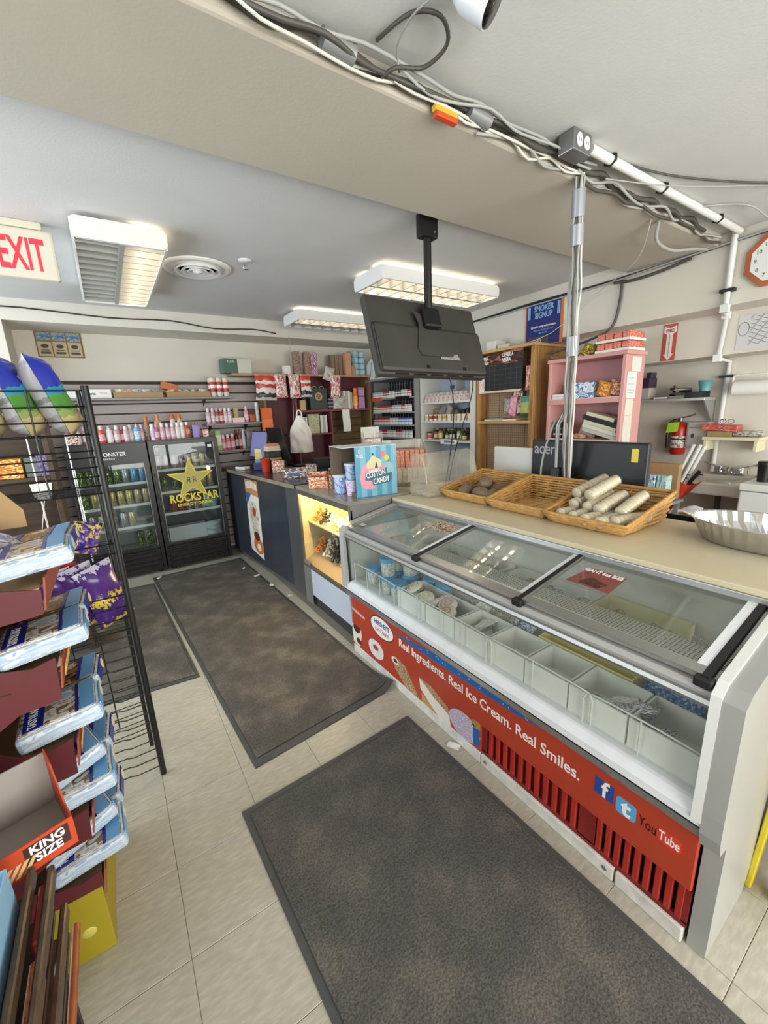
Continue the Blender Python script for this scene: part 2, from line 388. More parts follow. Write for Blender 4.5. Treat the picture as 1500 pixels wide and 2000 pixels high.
# ================================================================== CEILING FIXTURES
m_fix = mat('fixture_white', '#e9e8e6', .45)
m_lit = emit('tube_lit', '#ffedcc', 13.0)
m_tubeoff = mat('tube_off', '#dcdcd8', .3)
m_louv = mat('louver_white', '#a9a8a4', .35)
def fixture(loc, rz, label, L=1.22, W=.40, H=.10, lit=(True, True), nb=10):
    """wrap-around fluorescent fixture: two tubes above a louver of cross blades; length along local x, hangs below loc"""
    t = thing('fluorescent_fixture', label, 'ceiling light', loc, (0, 0, rz), 'louvered fluorescent ceiling fixtures')
    Bd().bev(-L/2+.04, L/2-.04, -.075, .075, -.05, 0, .008).obj('housing', m_fix, t)
    for s in (-1, 1):
        x0, x1 = (L/2-.02, L/2) if s > 0 else (-L/2, -L/2+.02)
        Bd().prism(rrect(W, H, .03, 4, 0, -.02-H/2), (x0, 0, 0), (0, 1, 0), (0, 0, 1), x1-x0).obj('end_cap', m_fix, t)
        b = Bd(); y = s*W/2
        b.prism([(y, -.025), (y-s*.012, -.02), (y-s*.012, -.115), (y, -.112)][::s], (-L/2+.02, 0, 0), (0, 1, 0), (0, 0, 1), L-.04).obj('side_reflector', m_fix, t)
    Bd().box(-L/2+.02, L/2-.02, -.012, .012, -.118, -.06).obj('centre_rib', m_louv, t)
    blade = None
    for s in (-1, 1):
        yc = s*W/4
        for k in range(nb):
            x = -L/2+.02+(k+.5)*(L-.04)/nb
            if blade is None:
                blade = Bd().prism([(-.004, -.118), (.004, -.118), (.001, -.065), (-.001, -.065)], (0, -W/4+.01, 0), (1, 0, 0), (0, 0, 1), -(W/2-.02)).mesh('louver_blade', m_louv)
            o = bpy.data.objects.new('louver_blade', blade); C.objects.link(o); o.parent = t; o.location = (x, yc, 0)
        Bd().tube([(-L/2+.03, yc, -.052), (L/2-.03, yc, -.052)], .013, 10).obj('tube', m_lit if lit[(s+1)//2] else m_tubeoff, t)
    return t
fixture((2.42, 2.86, 2.6), 0, 'fluorescent fixture with both tubes lit, hanging behind the television')
fixture((2.36, 4.26, 2.6), 0, 'far fluorescent fixture near the back wall, partly hidden by the television', lit=(True, False))
fixture((.235, 3.46, 2.6), PI/2, 'fluorescent fixture with one dark half, between exit sign and round vent', L=1.36, W=.44, lit=(True, False), nb=12)

t = thing('ceiling_vent', 'round white ceiling air diffuser beside the half-lit light fixture', 'air vent', (.72, 3.36, 2.6))
m_ventd = mat('vent_throat', '#5a554f', .8)
Bd().lathe([(.225, -.003), (.225, -.012), (.195, -.022), (.175, -.012)], n=40).obj('outer_ring', m_fix, t)
Bd().lathe([(.18, -.006), (.0, -.006)], n=32).obj('throat', m_ventd, t)
for r in (.150, .108, .066):
    Bd().lathe([(r-.026, -.012), (r, -.038), (r+.004, -.034), (r-.02, -.008)], n=36).obj('cone', m_fix, t)
Bd().lathe([(.03, -.012), (.034, -.036), (.0, -.044)], n=24).obj('centre_cap', m_fix, t)
t = thing('sprinkler', 'small chrome fire sprinkler head on the white ceiling', 'sprinkler', (.975, 3.09, 2.6))
Bd().lathe([(.045, 0), (.045, -.004), (.02, -.012), (.0, -.012)], n=20).obj('escutcheon', m_white, t)
Bd().lathe([(.012, -.012), (.012, -.028)], n=10).tube([(.012, 0, -.028), (.016, 0, -.045), (.004, 0, -.055)], .003, 5).tube([(-.012, 0, -.028), (-.016, 0, -.045), (-.004, 0, -.055)], .003, 5).obj('frame', m_chrome, t)
Bd().lathe([(.002, -.055), (.02, -.057), (.02, -.059), (.0, -.06)], n=14).obj('deflector', m_chrome, t)

# exit sign hung from the ceiling
t = thing('exit_sign', 'cream exit sign with red letters hanging at the upper left', 'exit sign', (-.24, 3.05, 2.6))
m_exitb = mat('exit_face', '#d9d3c2', .5); m_exitr = emit('exit_red', '#ff2a3c', .7)
Bd().bev(-.13, .13, -.03, .03, -.035, 0, .006).obj('canopy', m_exitb, t)
Bd().bev(-.17, .17, -.025, .025, -.275, -.035, .012).obj('body', m_exitb, t)
text('EXIT', (-.075, -.0262, -.232), UX, UZ, .215, m_exitr, t, world=False, sx=.45, bold=.02)
text('<', (-.125, -.0262, -.185), UX, UZ, .1, m_exitr, t, 'arrow', world=False, sx=.5)

# security camera on the near ceiling
t = thing('security_camera', 'white bullet security camera with black lens face on the near ceiling', 'security camera', (.93, .92, 2.6))
m_camw = mat('camera_white', '#e4e6ec', .35)
Bd().lathe([(.05, 0), (.05, -.012), (.03, -.03), (.018, -.045)], n=24).obj('mount', m_camw, t)
d = Vector((.30, -.30, -.34)).normalized()
R = d.to_track_quat('Z', 'Y').to_matrix().to_4x4(); R.translation = Vector((0, 0, -.05))
Bd().lathe([(.0, -.04), (.036, -.035), (.046, -.01), (.046, .055), (.043, .06)], n=28).xf(R).obj('housing', m_camw, t)
Bd().lathe([(.040, .0605), (.040, .063), (.0, .064)], n=28).xf(R).obj('lens_face', mat('camera_glass', '#0c0b0d', .08), t)
Bd().lathe([(.014, .0642), (.012, .066), (0, .0665)], n=16).xf(R).obj('lens', mat('camera_lens', '#3b382c', .1), t)
b = Bd().tube(smooth([(.87, .93, 2.565), (.86, .99, 2.56), (.86, 1.08, 2.575), (.88, 1.17, 2.575), (.93, 1.23, 2.565)]), .003, 5)
wsolo(b, 'camera_cable', m_greyc, 'thin grey lead running from the security camera to the beam', 'cable', (.87, .93, 2.565))

# cables along the near edge of the beam
def cable(name, pts, r, m, label, group='loose cables along the beam', n=6):
    return wsolo(Bd().tube(pts, r, n), name, m, label, 'cable', pts[0], group)
yb = 1.235
rn = random.Random(3)
def run(x0, x1, y, z, amp, seed, n=None):
    rr = random.Random(seed); n = n or int((x1-x0)/.12)
    return smooth([(x0+(x1-x0)*i/n, y+rr.uniform(-amp, amp), z+rr.uniform(-amp, amp)) for i in range(n+1)])
for k, (x0, x1, dy, dz, r, m, nm) in enumerate([(.05, 3.3, .015, -.02, .012, m_darkg, 'thick dark grey cable running the whole length of the beam edge'),
        (.05, 1.9, -.012, -.03, .008, m_darkg, 'dark cable on the left half of the beam edge'),
        (.25, 1.95, .0, -.045, .005, m_whitec, 'cream cable looping along the left half of the beam edge'),
        (.3, 2.0, -.02, -.012, .006, m_greyc, 'grey data cable along the left half of the beam edge'),
        (.75, 1.95, .012, -.055, .005, m_whitec, 'pale cable hanging lowest between tape and outlet box'),
        (.9, 1.95, -.03, -.04, .005, m_greyc, 'pale grey cable next to the outlet box'),
        (1.3, 2.6, .02, -.05, .006, m_greyc, 'grey cable passing under the outlet box'),
        (1.9, 3.45, .0, -.045, .007, m_greyc, 'grey cable sagging under the white conduit'),
        (1.95, 3.5, .02, -.06, .008, m_darkg, 'dark cable under the white conduit, near the wall corner')]):
    cable('beam_cable', run(x0, x1, yb+dy, 2.585+dz, .016, 20+k), r, m, nm)
cable('beam_cable', smooth([(.83, 1.2, 2.59), (.86, 1.08, 2.585), (.93, 1.04, 2.58), (1.0, 1.09, 2.575), (.98, 1.17, 2.56), (.9, 1.2, 2.55), (.87, 1.24, 2.54)], 5), .006, m_darkg, 'dark loop of cable lying against the ceiling above the beam')
cable('beam_cable', smooth([(2.75, 1.28, 2.535), (2.85, 1.33, 2.46), (3.05, 1.33, 2.44), (3.25, 1.3, 2.47), (3.45, 1.3, 2.5)], 5), .010, m_greyc, 'sagging grey cable loop below the conduit near the clock')
cable('beam_cable', smooth([(2.1, 1.17, 2.592), (2.5, 1.08, 2.59), (3.0, .85, 2.585), (3.5, .5, 2.59)], 5), .005, m_darkg, 'brown cable crossing the near ceiling from the outlet box')
cable('beam_cable', smooth([(2.05, 1.2, 2.53), (2.4, 1.12, 2.55), (2.75, 1.0, 2.575), (3.2, .75, 2.59), (3.55, .4, 2.59)], 5), .003, m_greyc, 'thin grey cable crossing the near ceiling beside the brown one')
cable('beam_cable', smooth([(2.9, 1.17, 2.58), (3.15, 1.02, 2.585), (3.3, .95, 2.52), (3.42, .9, 2.5), (3.52, .86, 2.56)], 5), .005, m_greyc, 'grey power lead with a bulge, arching toward the right edge')
for x in (.72, 1.28):
    wsolo(Bd().tube([(x-.05, yb, 2.56), (x+.05, yb, 2.555)], .026, 10), 'tape_wrap', mat('duct_tape', '#8c8d8f', .4, .2), 'grey duct tape wrapped round the cables, %s' % ('left of the yellow connector' if x < 1 else 'right of the yellow connector'), 'tape', (x, yb, 2.55))
t = thing('splice_connector', 'yellow and orange splice connector on the beam cables', 'connector', (1.13, 1.245, 2.52))
Bd().bev(-.05, .05, -.012, .012, 0, .018, .003).obj('top_half', mat('splice_yellow', '#d8a92c', .5), t)
Bd().bev(-.045, .05, -.012, .012, -.016, -.001, .003).obj('bottom_half', mat('splice_red', '#c84a20', .5), t)
t = thing('outlet_box', 'grey metal double outlet box on the ceiling above the cable drop', 'outlet', (1.76, 1.17, 2.6))
Bd().bev(-.06, .06, -.035, .035, -.075, 0, .004).obj('box', m_steel, t)
for s in (-1, 1):
    f = Bd().prism(ell(.02, .024), (s*.025, -.036, -.038), UX, UZ, .003).obj('receptacle', m_white, t)
    Bd().box(s*.025-.008, s*.025-.005, -.0395, -.0385, -.044, -.032).box(s*.025+.005, s*.025+.008, -.0395, -.0385, -.044, -.032).obj('slot', m_black, f)
t = thing('conduit', 'white conduit pipe running from the outlet box to the wall corner', 'pipe', (1.85, 1.16, 2.57))
Bd().tube([(1.86, 1.165, 2.578), (3.56, 1.165, 2.578)], .0185, 12).obj('pipe', m_white, t, True)
for x in (2.02, 2.5, 3.2):
    Bd().tube([(x, 1.165, 2.6), (x, 1.142, 2.59), (x, 1.14, 2.57), (x, 1.165, 2.556), (x, 1.19, 2.57), (x, 1.188, 2.59), (x, 1.165, 2.6)], .005, 6).obj('strap', m_black, t, True)
t = thing('wall_pipe', 'white pipe stepping down the right wall beside the clock', 'pipe', (3.56, 1.19, 2.15))
Bd().tube([(3.565, 1.19, 2.59), (3.565, 1.19, 2.13), (3.85, 1.27, 2.13), (3.855, 1.29, 1.84), (4.225, 1.33, 1.835), (4.225, 1.34, .95)], .018, 12).obj('pipe', m_white, t, True)
for p in ((3.565, 1.19, 2.24), (4.225, 1.34, 1.72)):
    Bd().box(p[0]-.02, p[0]+.024, p[1]-.04, p[1]+.04, p[2]-.01, p[2]+.01).obj('strap', m_blackm, t, True)
for p in ((3.565, 1.19, 2.13), (3.85, 1.27, 2.13), (3.855, 1.29, 1.84)):
    Bd().cbox(p, (.044, .044, .05)).obj('elbow', m_white, t, True)

# the bundle of cables dropping to the counter
top = Vector((1.93, 1.25, 2.53)); bot = Vector((2.195, 1.385, 1.002))
t = thing('cable_bundle', 'taped bundle of white and grey cables dropping from the beam to the counter', 'cable bundle', bot)
for k in range(9):
    a = 2*PI*k/9; r = .014 if k else 0; off = Vector((math.cos(a)*r, math.sin(a)*r, 0))
    rr = random.Random(k); pts = []
    for i in range(15):
        s = i/14; sp = 1+1.0*math.sin(PI*min(1, s*1.1))*rr.uniform(.3, 1.3)
        pts.append(top.lerp(bot, s)+off*sp+Vector((rr.uniform(-.006, .006), rr.uniform(-.006, .006), 0)))
    m = [m_greyc, m_greyc, m_whitec, m_greyc, m_greyc, m_darkg, m_greyc, m_whitec, m_greyc][k]
    Bd().tube(smooth(pts), .0048 if k != 5 else .004, 6).obj('cable', m, t, True)
for s, h in ((.03, .10), (.115, .08), (.42, .09)):
    a = top.lerp(bot, s); c = top.lerp(bot, s+h/1.5)
    Bd().tube([a, a.lerp(c, .5), c], .030, 12).obj('tape_wrap', mat('duct_tape2', '#9a9da2', .35, .3), t, True)
a = Vector((2.15, 1.43, 1.14))
p = Bd().bev(a.x-.02, a.x+.02, a.y-.025, a.y+.025, a.z-.02, a.z+.06, .006).obj('plug_adapter', m_black, t, True)
Bd().tube([a+Vector(q) for q in ((0, 0, .06), (0, .005, .30), (.01, -.02, .36))], .012, 8).obj('stem', m_steel, t, True)
Bd().tube(smooth([a+Vector(q) for q in ((0, .02, .33), (0, .07, .2), (0, .10, .05), (.0, .095, -.10))]), .006, 6).obj('lead', m_greyc, t, True)

# cables along the right wall
cable('wall_cable', smooth([(3.57, 4.7, 2.47), (3.575, 3.4, 2.49), (3.575, 2.7, 2.505), (3.57, 2.1, 2.50), (3.565, 1.8, 2.505), (3.565, 1.4, 2.52), (3.57, 1.0, 2.54), (3.57, .3, 2.56)]), .009, m_blackc, 'black cable running along the top of the right wall', 'right wall cables')
cable('wall_cable', smooth([(3.57, 3.4, 2.475), (3.57, 2.5, 2.485), (3.565, 2.0, 2.49), (3.56, 1.7, 2.505), (3.56, 1.3, 2.525), (3.565, .3, 2.575)]), .007, m_greyc, 'grey cable running along the top of the right wall', 'right wall cables')
cable('wall_cable', smooth([(3.56, 1.95, 2.48), (3.55, 1.8, 2.46), (3.55, 1.6, 2.47), (3.555, 1.42, 2.50)]), .011, m_darkg, 'dark drooping cable below the beam on the right wall', 'right wall cables')
cable('wall_cable', smooth([(3.57, 1.89, 2.49), (3.57, 1.9, 2.3), (3.575, 1.95, 2.15), (3.5, 2.05, 2.08), (3.45, 2.25, 2.03), (3.42, 2.42, 2.0)]), .010, m_darkg, 'dark cable dropping down the wall to the pink shelf top', 'right wall cables')
cable('wall_cable', smooth([(2.7, 1.3, 2.53), (3.0, 1.5, 2.44), (3.4, 1.9, 2.44), (3.55, 2.15, 2.4), (3.56, 2.5, 2.2), (3.5, 2.9, 2.13)]), .003, m_whitec, 'thin white wire hanging from the beam past the blue sign', 'right wall cables')
cable('back_wall_wire', smooth([(-.9, 4.74, 2.52), (-.42, 4.74, 2.53), (.2, 4.74, 2.50), (.7, 4.74, 2.515), (1.1, 4.74, 2.47), (1.5, 4.74, 2.49), (1.75, 4.72, 2.46)]), .006, m_blackc, 'thin dark wire tacked along the back wall below the ceiling', 'back wall wires')
cable('back_wall_wire', smooth([(1.9, 4.72, 2.45), (1.9, 4.73, 2.1), (1.88, 4.72, 1.8), (1.86, 4.72, 1.4)]), .003, m_greyc, 'thin pale cord hanging down in front of the burgundy shelves', 'back wall wires')

# television on its ceiling mount
m_tvb = mat('tv_back_plastic', '#3b3835', .55, var=.12, vs=6)
t = thing('television', 'flat black television hung from the ceiling, seen from behind', 'television', (1.66, 1.98, 2.6), (0, 0, 0))
Bd().bev(-.055, .055, -.03, .03, -.12, -.0, .006).obj('ceiling_bracket', m_blackm, t)
Bd().prism([(-.05, -.11), (.05, -.11), (.05, 0), (-.05, 0)], (-.03, -.034, -.01), (1, 0, 0), (0, 0, 1), -.004).obj('bracket_plate', m_blackm, t)
for (x, z) in ((-.035, -.02), (-.035, -.05), (.03, -.09)): Bd().lathe([(.007, 0), (.005, .004), (0, .005)], (x, -.031, z), 10, axis='y').xf(Matrix.Identity(4)).obj('bolt', m_steel, t)
Bd().tube([(0, 0, -.1), (0, 0, -.48)], .022, 14).obj('pole', m_blackm, t)
Rt = Matrix.Rotation(math.radians(1.2), 4, 'Y') @ Matrix.Rotation(math.radians(-19), 4, 'X'); Rt.translation = Vector((0, .01, -.64))
tv = lambda b: b.xf(Rt)
bd = tv(Bd().bev(-.405, .405, -.02, .03, -.235, .215, .012)).obj('cabinet', m_tvb, t)
tv(Bd().bev(-.395, .395, -.045, -.018, -.225, .05, .02)).obj('back_shell', m_tvb, t)
tv(Bd().bev(-.06, .06, -.085, -.035, .03, .15, .015)).obj('swivel_joint', m_blackm, t)
tv(Bd().prism([(-.13, -.09), (-.11, -.13), (.12, -.13), (.15, -.09), (.06, -.06), (.05, .10), (-.11, .13), (-.09, .06)], (0, -.047, 0), (1, 0, 0), (0, 0, 1), .004)).obj('mount_plate', m_tvb, t)
tv(Bd().prism([(-.07, 0), (.09, 0), (.07, .035), (-.05, .035)], (.09, -.0475, -.145), (1, 0, 0), (0, 0, 1), .003)).obj('port_panel', mat('tv_ports', '#8d8b86', .5, var=.5, vs=120), t)
for x in (-.08, .2): tv(Bd().box(x-.012, x+.012, -.048, -.044, -.205, -.185)).obj('foot_socket', m_black, t)
for k in range(5): tv(Bd().box(-.3+k*.125, -.21+k*.125, -.0225, -.0195, -.234, -.226)).obj('vent_slot', m_black, t)
for k, p in enumerate(([(.06, -.06, -.12), (.10, -.08, -.22), (.16, -.05, -.42), (.22, .05, -.70), (.26, .15, -.95)], [(.18, -.055, -.08), (.27, -.08, -.16), (.31, -.06, -.30), (.29, 0, -.50), (.29, .1, -.75), (.30, .16, -.95)])):
    Bd().tube(smooth([Rt.translation+Vector(q) for q in p], 4), .004, 6).obj('cord', m_black, t)
# ================================================================== ICE CREAM FREEZER
YL, YR = 2.2, .264
m_red = mat('freezer_red', '#b5412b', .38, var=.05, vs=3)
m_redd = mat('freezer_dark_red', '#7c1c17', .5, var=.2, vs=9)
m_blue = mat('freezer_blue', '#1768b4', .38)
m_fgrey = mat('freezer_grey_plastic', '#b7b5b3', .4, var=.04, vs=3)
m_sill = mat('freezer_white_sill', '#e8eaee', .35, var=.04, vs=6, stretch=(1, 3, 1))
m_fend = mat('freezer_end_panel', '#a4a3a0', .25, var=.04, vs=2)
m_inner = mat('freezer_liner', '#e6e8e1', .5, var=.06, vs=5)
m_fglass = glass('freezer_glass', (.965, .98, .97), .015, .02, '#cfd6cf')
m_lidglass = glass('freezer_lid_glass', (.965, .975, .965), .02, .07, '#c9cdc2')
m_gasket = mat('black_gasket', '#141414', .6)
m_rust = mat('rusty_white', '#d9d6d0', .5, var=.16, vs=18)
m_ltxt = mat('print_white', '#f4f1ee', .5)
t = thing('ice_cream_freezer', 'long red and silver ice cream display freezer with sloping glass lids', 'freezer', (1.4, 1.23, 0))
FZ = t
for (a, b_) in ((1.062, YL), (.472, 1.056), (YR+.01, .466)): Bd().bev(1.150, 1.18, a, b_, 0, .055, .004).obj('kick_strip', m_rust, t, True)
for y in (1.03, .50): Bd().lathe([(.009, 0), (.007, -.003), (0, -.003)], (1.15, y, .03), 10, axis='x').obj('screw', m_steel, t, True)
Bd().box(1.19, 1.74, YR+.02, YL-.01, .02, .44).obj('base', m_redd, t, True)
# printed upper red band with its blue flash, and the picture panel below it
Bd().bev(1.148, 1.165, YR+.006, YL, .205, .418, .003, seg=1).obj('front_band', m_red, t, True)
Bd().prism([(.02, .0), (.47, .05), (1.12, .06), (.85, .024), (.4, .004), (.15, -.004)], (1.148, 1.74, .358), UXm, UZ, .0009).obj('blue_flash', m_blue, t, True)
m_dot = mat('print_pale_blue', '#bcd4ee', .5)
b = Bd(); rr = random.Random(5)
for k in range(26):
    x = rr.uniform(.15, 1.0); b.prism(ell(.003, .003, 6), (1.147, 1.74-x, .364+.03*x+rr.uniform(.0, .018)), UXm, UZ, .0004)
b.obj('star_print', m_dot, t, True)
Bd().bev(1.153, 1.168, 1.06, YL-.004, .055, .205, .003, seg=1).obj('picture_panel', m_red, t, True)
# vented red panel: bars between slots, closed ones on the left, open ones on the right
Bd().box(1.160, 1.172, YR+.006, 1.06, .055, .075).box(1.160, 1.172, YR+.006, 1.06, .196, .206).box(1.160, 1.172, .545, .605, .07, .2).box(1.160, 1.172, YR+.006, .285, .07, .2).box(1.160, 1.172, 1.03, 1.06, .07, .2).obj('vent_panel', m_redd, t, True)
Bd().box(1.174, 1.178, .606, 1.03, .07, .2).obj('vent_back', m_redd, t, True)
Bd().box(1.182, 1.186, .28, .55, .06, .2).obj('dark_recess', m_black, t, True)
m_redv = mat('freezer_vent_red', '#a82a20', .45, var=.15, vs=12)
for k in range(11):
    y = 1.03-(k+.5)*.0385; Bd().bev(1.158, 1.172, y-.011, y+.011, .07, .2, .004, seg=1).obj('vent_bar', m_redv, t, True)
for k in range(9):
    y = .548-(k+.5)*.0300; Bd().bev(1.158, 1.172, y-.0095, y+.0095, .07, .2, .003, seg=1).obj('vent_bar', m_redv, t, True)
# print on the panel
text('Real Ingredients. Real Ice Cream. Real Smiles.', (1.1478, 1.665, .297), UXm, UZ, .0667, m_ltxt, t, bold=.012, sx=.86)
text('hersheysicecream.com', (1.1478, 2.185, .31), (0, -1, -.09), (0, -.09, 1), .034, m_ltxt, t, sx=.5)
ov = Bd().prism(ell(.118, .062, 32), (1.148, 1.835, .325), UXm, UZ, .0012).obj('logo_oval', m_ltxt, t, True)
Bd().prism(ell(.126, .069, 32), (1.148, 1.835, .325), UXm, UZ, .0006).obj('logo_rim', mat('print_dark_red', '#7d1f1d', .5), t, True)
text("HERSHEY'S", (1.1465, 1.835, .332), UXm, UZ, .042, mat('print_navy', '#1f3f86', .5), t, align='CENTER', sx=.78, bold=.02)
text('Ice Cream', (1.1465, 1.835, .29), UXm, UZ, .042, mat('print_brick', '#b5472f', .5), t, align='CENTER', sx=.85, shear=.3)
Bd().prism(rrect(.062, .062, .002), (1.148, .525, .335), UXm, UZ, .001).obj('social_badge', mat('badge_blue', '#2b4a94', .4), t, True)
text('f', (1.1468, .523, .307), UXm, UZ, .085, m_ltxt, t, bold=.02, align='CENTER', sx=.9)
Bd().prism(rrect(.060, .060, .012), (1.148, .456, .322), UXm, UZ, .001).obj('social_badge', mat('badge_sky', '#5aa7d8', .4), t, True)
text('t', (1.1468, .456, .298), UXm, UZ, .078, m_ltxt, t, bold=.03, align='CENTER', sx=1.0)
text('You', (1.1478, .418, .305), UXm, UZ, .052, mat('print_black_brown', '#2c1210', .5), t, sx=.58)
Bd().prism(rrect(.064, .048, .016), (1.148, .336, .322), UXm, UZ, .001).obj('social_badge', mat('badge_red', '#d8402c', .4), t, True)
text('Tube', (1.1468, .336, .309), UXm, UZ, .045, m_ltxt, t, align='CENTER', sx=.58, bold=.01)
# pictures of desserts printed on the lower panel
def pic(name, poly, y, z, m, d=.0012): return Bd().prism(poly, (1.153, y, z), UXm, UZ, d).obj(name, m, t, True)
m_cream = mat('print_cream', '#ece3d8', .5); m_choc = printed('print_chocolate', ['#3a1d14', '#5a2e20', '#8a5a40'], 9)
m_nuts = printed('print_nuts', ['#5a3a26', '#b08a62', '#e0c8a4', '#7a4f34'], 30, detail=1)
pic('sundae_print', [(-.05, -.09), (.03, -.1), (.06, -.01), (.055, .03), (-.045, .045), (-.06, 0)], 2.15, .16, m_cream)
pic('sundae_print', ell(.045, .035, 10), 2.15, .185, m_choc, .0016)
pic('sundae_print', ell(.03, .022, 10), 2.13, .10, m_choc, .0016)
m_sugar = printed('print_sugar', ['#d8d4d2', '#f2efec', '#b9aaa6'], 12)
pic('candy_print', ell(.085, .062, 16), 1.92, .145, m_sugar); pic('candy_print', ell(.032, .018, 10), 1.92, .155, m_red, .0016)
pic('bar_print', [(-.11, .05), (-.09, .075), (.0, .06), (.13, -.08), (.02, -.08), (-.1, -.005)], 1.62, .13, m_nuts)
pic('bar_print', ell(.035, .022, 12), 1.715, .175, m_cream, .0016); pic('bar_print', ell(.02, .012, 12), 1.71, .176, m_choc, .002)
pic('cone_print', [(-.12, .06), (.11, -.02), (.12, -.07), (.02, -.074), (-.11, .0)], 1.375, .13, m_cream)
pic('cone_print', [(-.12, .064), (-.03, .066), (.1, .02), (.115, -.015), (.0, .012)], 1.375, .13, m_nuts, .0016)
pic('cone_print', [(-.1, -.02), (-.02, -.05), (.03, -.074), (-.1, -.07)], 1.375, .13, mat('print_wafer', '#c09a5e', .5), .0016)
pic('sprinkle_print', ell(.1, .068, 18), 1.165, .125, printed('print_sprinkles', ['#7fa3d2', '#cfd9e6', '#d98a8a', '#8fb6dc', '#f2f2f2'], 22, detail=1), .002)
pic('gold_label', [(-.025, -.02), (.02, -.02), (.02, .02), (-.025, .02)], 1.085, .188, mat('gold_label', '#a98b4c', .4), .002)
pic('wrapper_print', [(-.02, -.06), (.018, -.06), (.018, .03), (-.02, .03)], 1.085, .135, mat('print_wrap_blue', '#2f62a8', .4), .0022)
# silver bumper, white sill
def along(poly, y0=YR, y1=YL): return Bd().prism(poly, (0, y1, 0), (1, 0, 0), (0, 0, 1), y1-y0)
along([(1.16, .414), (1.128, .42), (1.116, .437), (1.118, .458), (1.135, .468), (1.2, .468)]).obj('bumper', m_silver, t, True)
along([(1.12, .468), (1.106, .474), (1.106, .500), (1.128, .522), (1.150, .530), (1.19, .530), (1.19, .468)]).obj('sill', m_sill, t, True)
along([(1.106, .4685), (1.12, .4685), (1.12, .474), (1.106, .474)]).obj('sill_gasket', m_gasket, t, True)
along([(1.134, .53), (1.139, .53), (1.117, .822), (1.112, .822)], YR+.02, YL-.035).obj('front_glass', m_fglass, t, True)
along([(1.104, .818), (1.100, .828), (1.106, .838), (1.124, .838), (1.126, .818)]).obj('glass_rail', m_silver, t, True)
along([(1.118, .838), (1.112, .852), (1.128, .862), (1.150, .862), (1.150, .838)]).obj('lid_track', m_fgrey, t, True)
along([(1.535, .93), (1.53, .948), (1.555, .96), (1.60, .962), (1.60, .93)]).obj('rear_track', m_silver, t, True)
along([(1.565, .962), (1.56, .975), (1.60, .975), (1.60, .962)]).obj('rear_gasket', m_gasket, t, True)
# liner
Bd().box(1.15, 1.74, YR+.02, YL-.02, .44, .525).box(1.72, 1.74, YR+.02, YL-.02, .525, .93).box(1.15, 1.74, YL-.03, YL-.012, .525, .845).obj('liner', m_inner, t, True)
# end frames
endp = [(1.165, .0), (1.46, .0), (1.66, .40), (1.66, .955), (1.56, .965), (1.14, .882), (1.102, .855), (1.10, .53), (1.104, .462), (1.12, .414), (1.165, .405)]
Bd().prism(endp, (0, YR, 0), (1, 0, 0), (0, 0, 1), .045).obj('end_panel', m_fend, t, True)
Bd().prism([(1.10, .49), (1.125, .49), (1.128, .845), (1.15, .872), (1.56, .953), (1.56, .972), (1.14, .889), (1.10, .862)], (0, YR+.022, 0), (1, 0, 0), (0, 0, 1), .022).obj('end_trim', m_white, t, True)
Bd().prism([(1.165, .05), (1.74, .05), (1.74, .93), (1.54, .93), (1.13, .85), (1.13, .5)], (0, YL, 0), (1, 0, 0), (0, 0, 1), .012).obj('far_end_panel', m_fend, t, True)
Bd().prism([(1.098, .49), (1.122, .49), (1.122, .842), (1.148, .862), (1.545, .94), (1.56, .957), (1.56, .972), (1.125, .886), (1.098, .86)], (0, YL+.004, 0), (1, 0, 0), (0, 0, 1), .05).obj('end_trim', m_fgrey, t, True)
Bd().prism([(1.124, .5), (1.135, .5), (1.125, .84), (1.116, .84)], (0, YL-.04, 0), (1, 0, 0), (0, 0, 1), .012).obj('end_gasket', m_gasket, t, True)
# three sliding lids
def lid(y0, y1, dz, blackside):
    o = Vector((1.135, 0, .868+dz)); e = Vector((1.545, 0, .950+dz)); d = (e-o).normalized(); L = (e-o).length; n = Vector((-d.z, 0, d.x))
    def bar(a0, a1, b0, b1, h0, h1): return Bd().prism([(a0, h0), (a1, h0), (a1, h1), (a0, h1)], o+Vector((0, b1, 0)), d, n, b1-b0)
    g = bar(.02, L-.02, y0+.015, y1-.015, .004, .008).obj('lid', m_lidglass, t, True)
    for (q, nm, m) in ((bar(0, .034, y0, y1, 0, .014), 'lid_front_rail', m_silver), (bar(L-.03, L, y0, y1, 0, .014), 'lid_rear_rail', m_silver),
                       (bar(.034, L-.03, y0, y0+.028, 0, .013), 'lid_side_rail', m_sill), (bar(.034, L-.03, y1-.012, y1, 0, .013), 'lid_side_rail', m_silver)):
        q.obj(nm, m, g).location = -Vector(t.location) if False else (0, 0, 0)
        ob = g.children[-1]; ob.data.transform(Matrix.Translation(-Vector(t.location)))
    return g
for (a, b_, dz) in ((1.465, YL-.05, .004), (.872, 1.462, .0), (YR+.05, .868, .004)):
    lid(a, b_, dz, True)
d_ = Vector((1.545-1.135, 0, .082))
for y in (1.463, .870, YR+.046):
    Bd().prism([(0, 0), (.42, .084), (.42, .103), (0, .02)], (1.128, y+.008, .866), (1, 0, 0), (0, 0, 1), .018).obj('lid_seal', m_gasket, t, True)
    Bd().bev(1.112, 1.142, y-.02, y+.02, .858, .884, .005).obj('lid_stop', m_gasket, t, True)
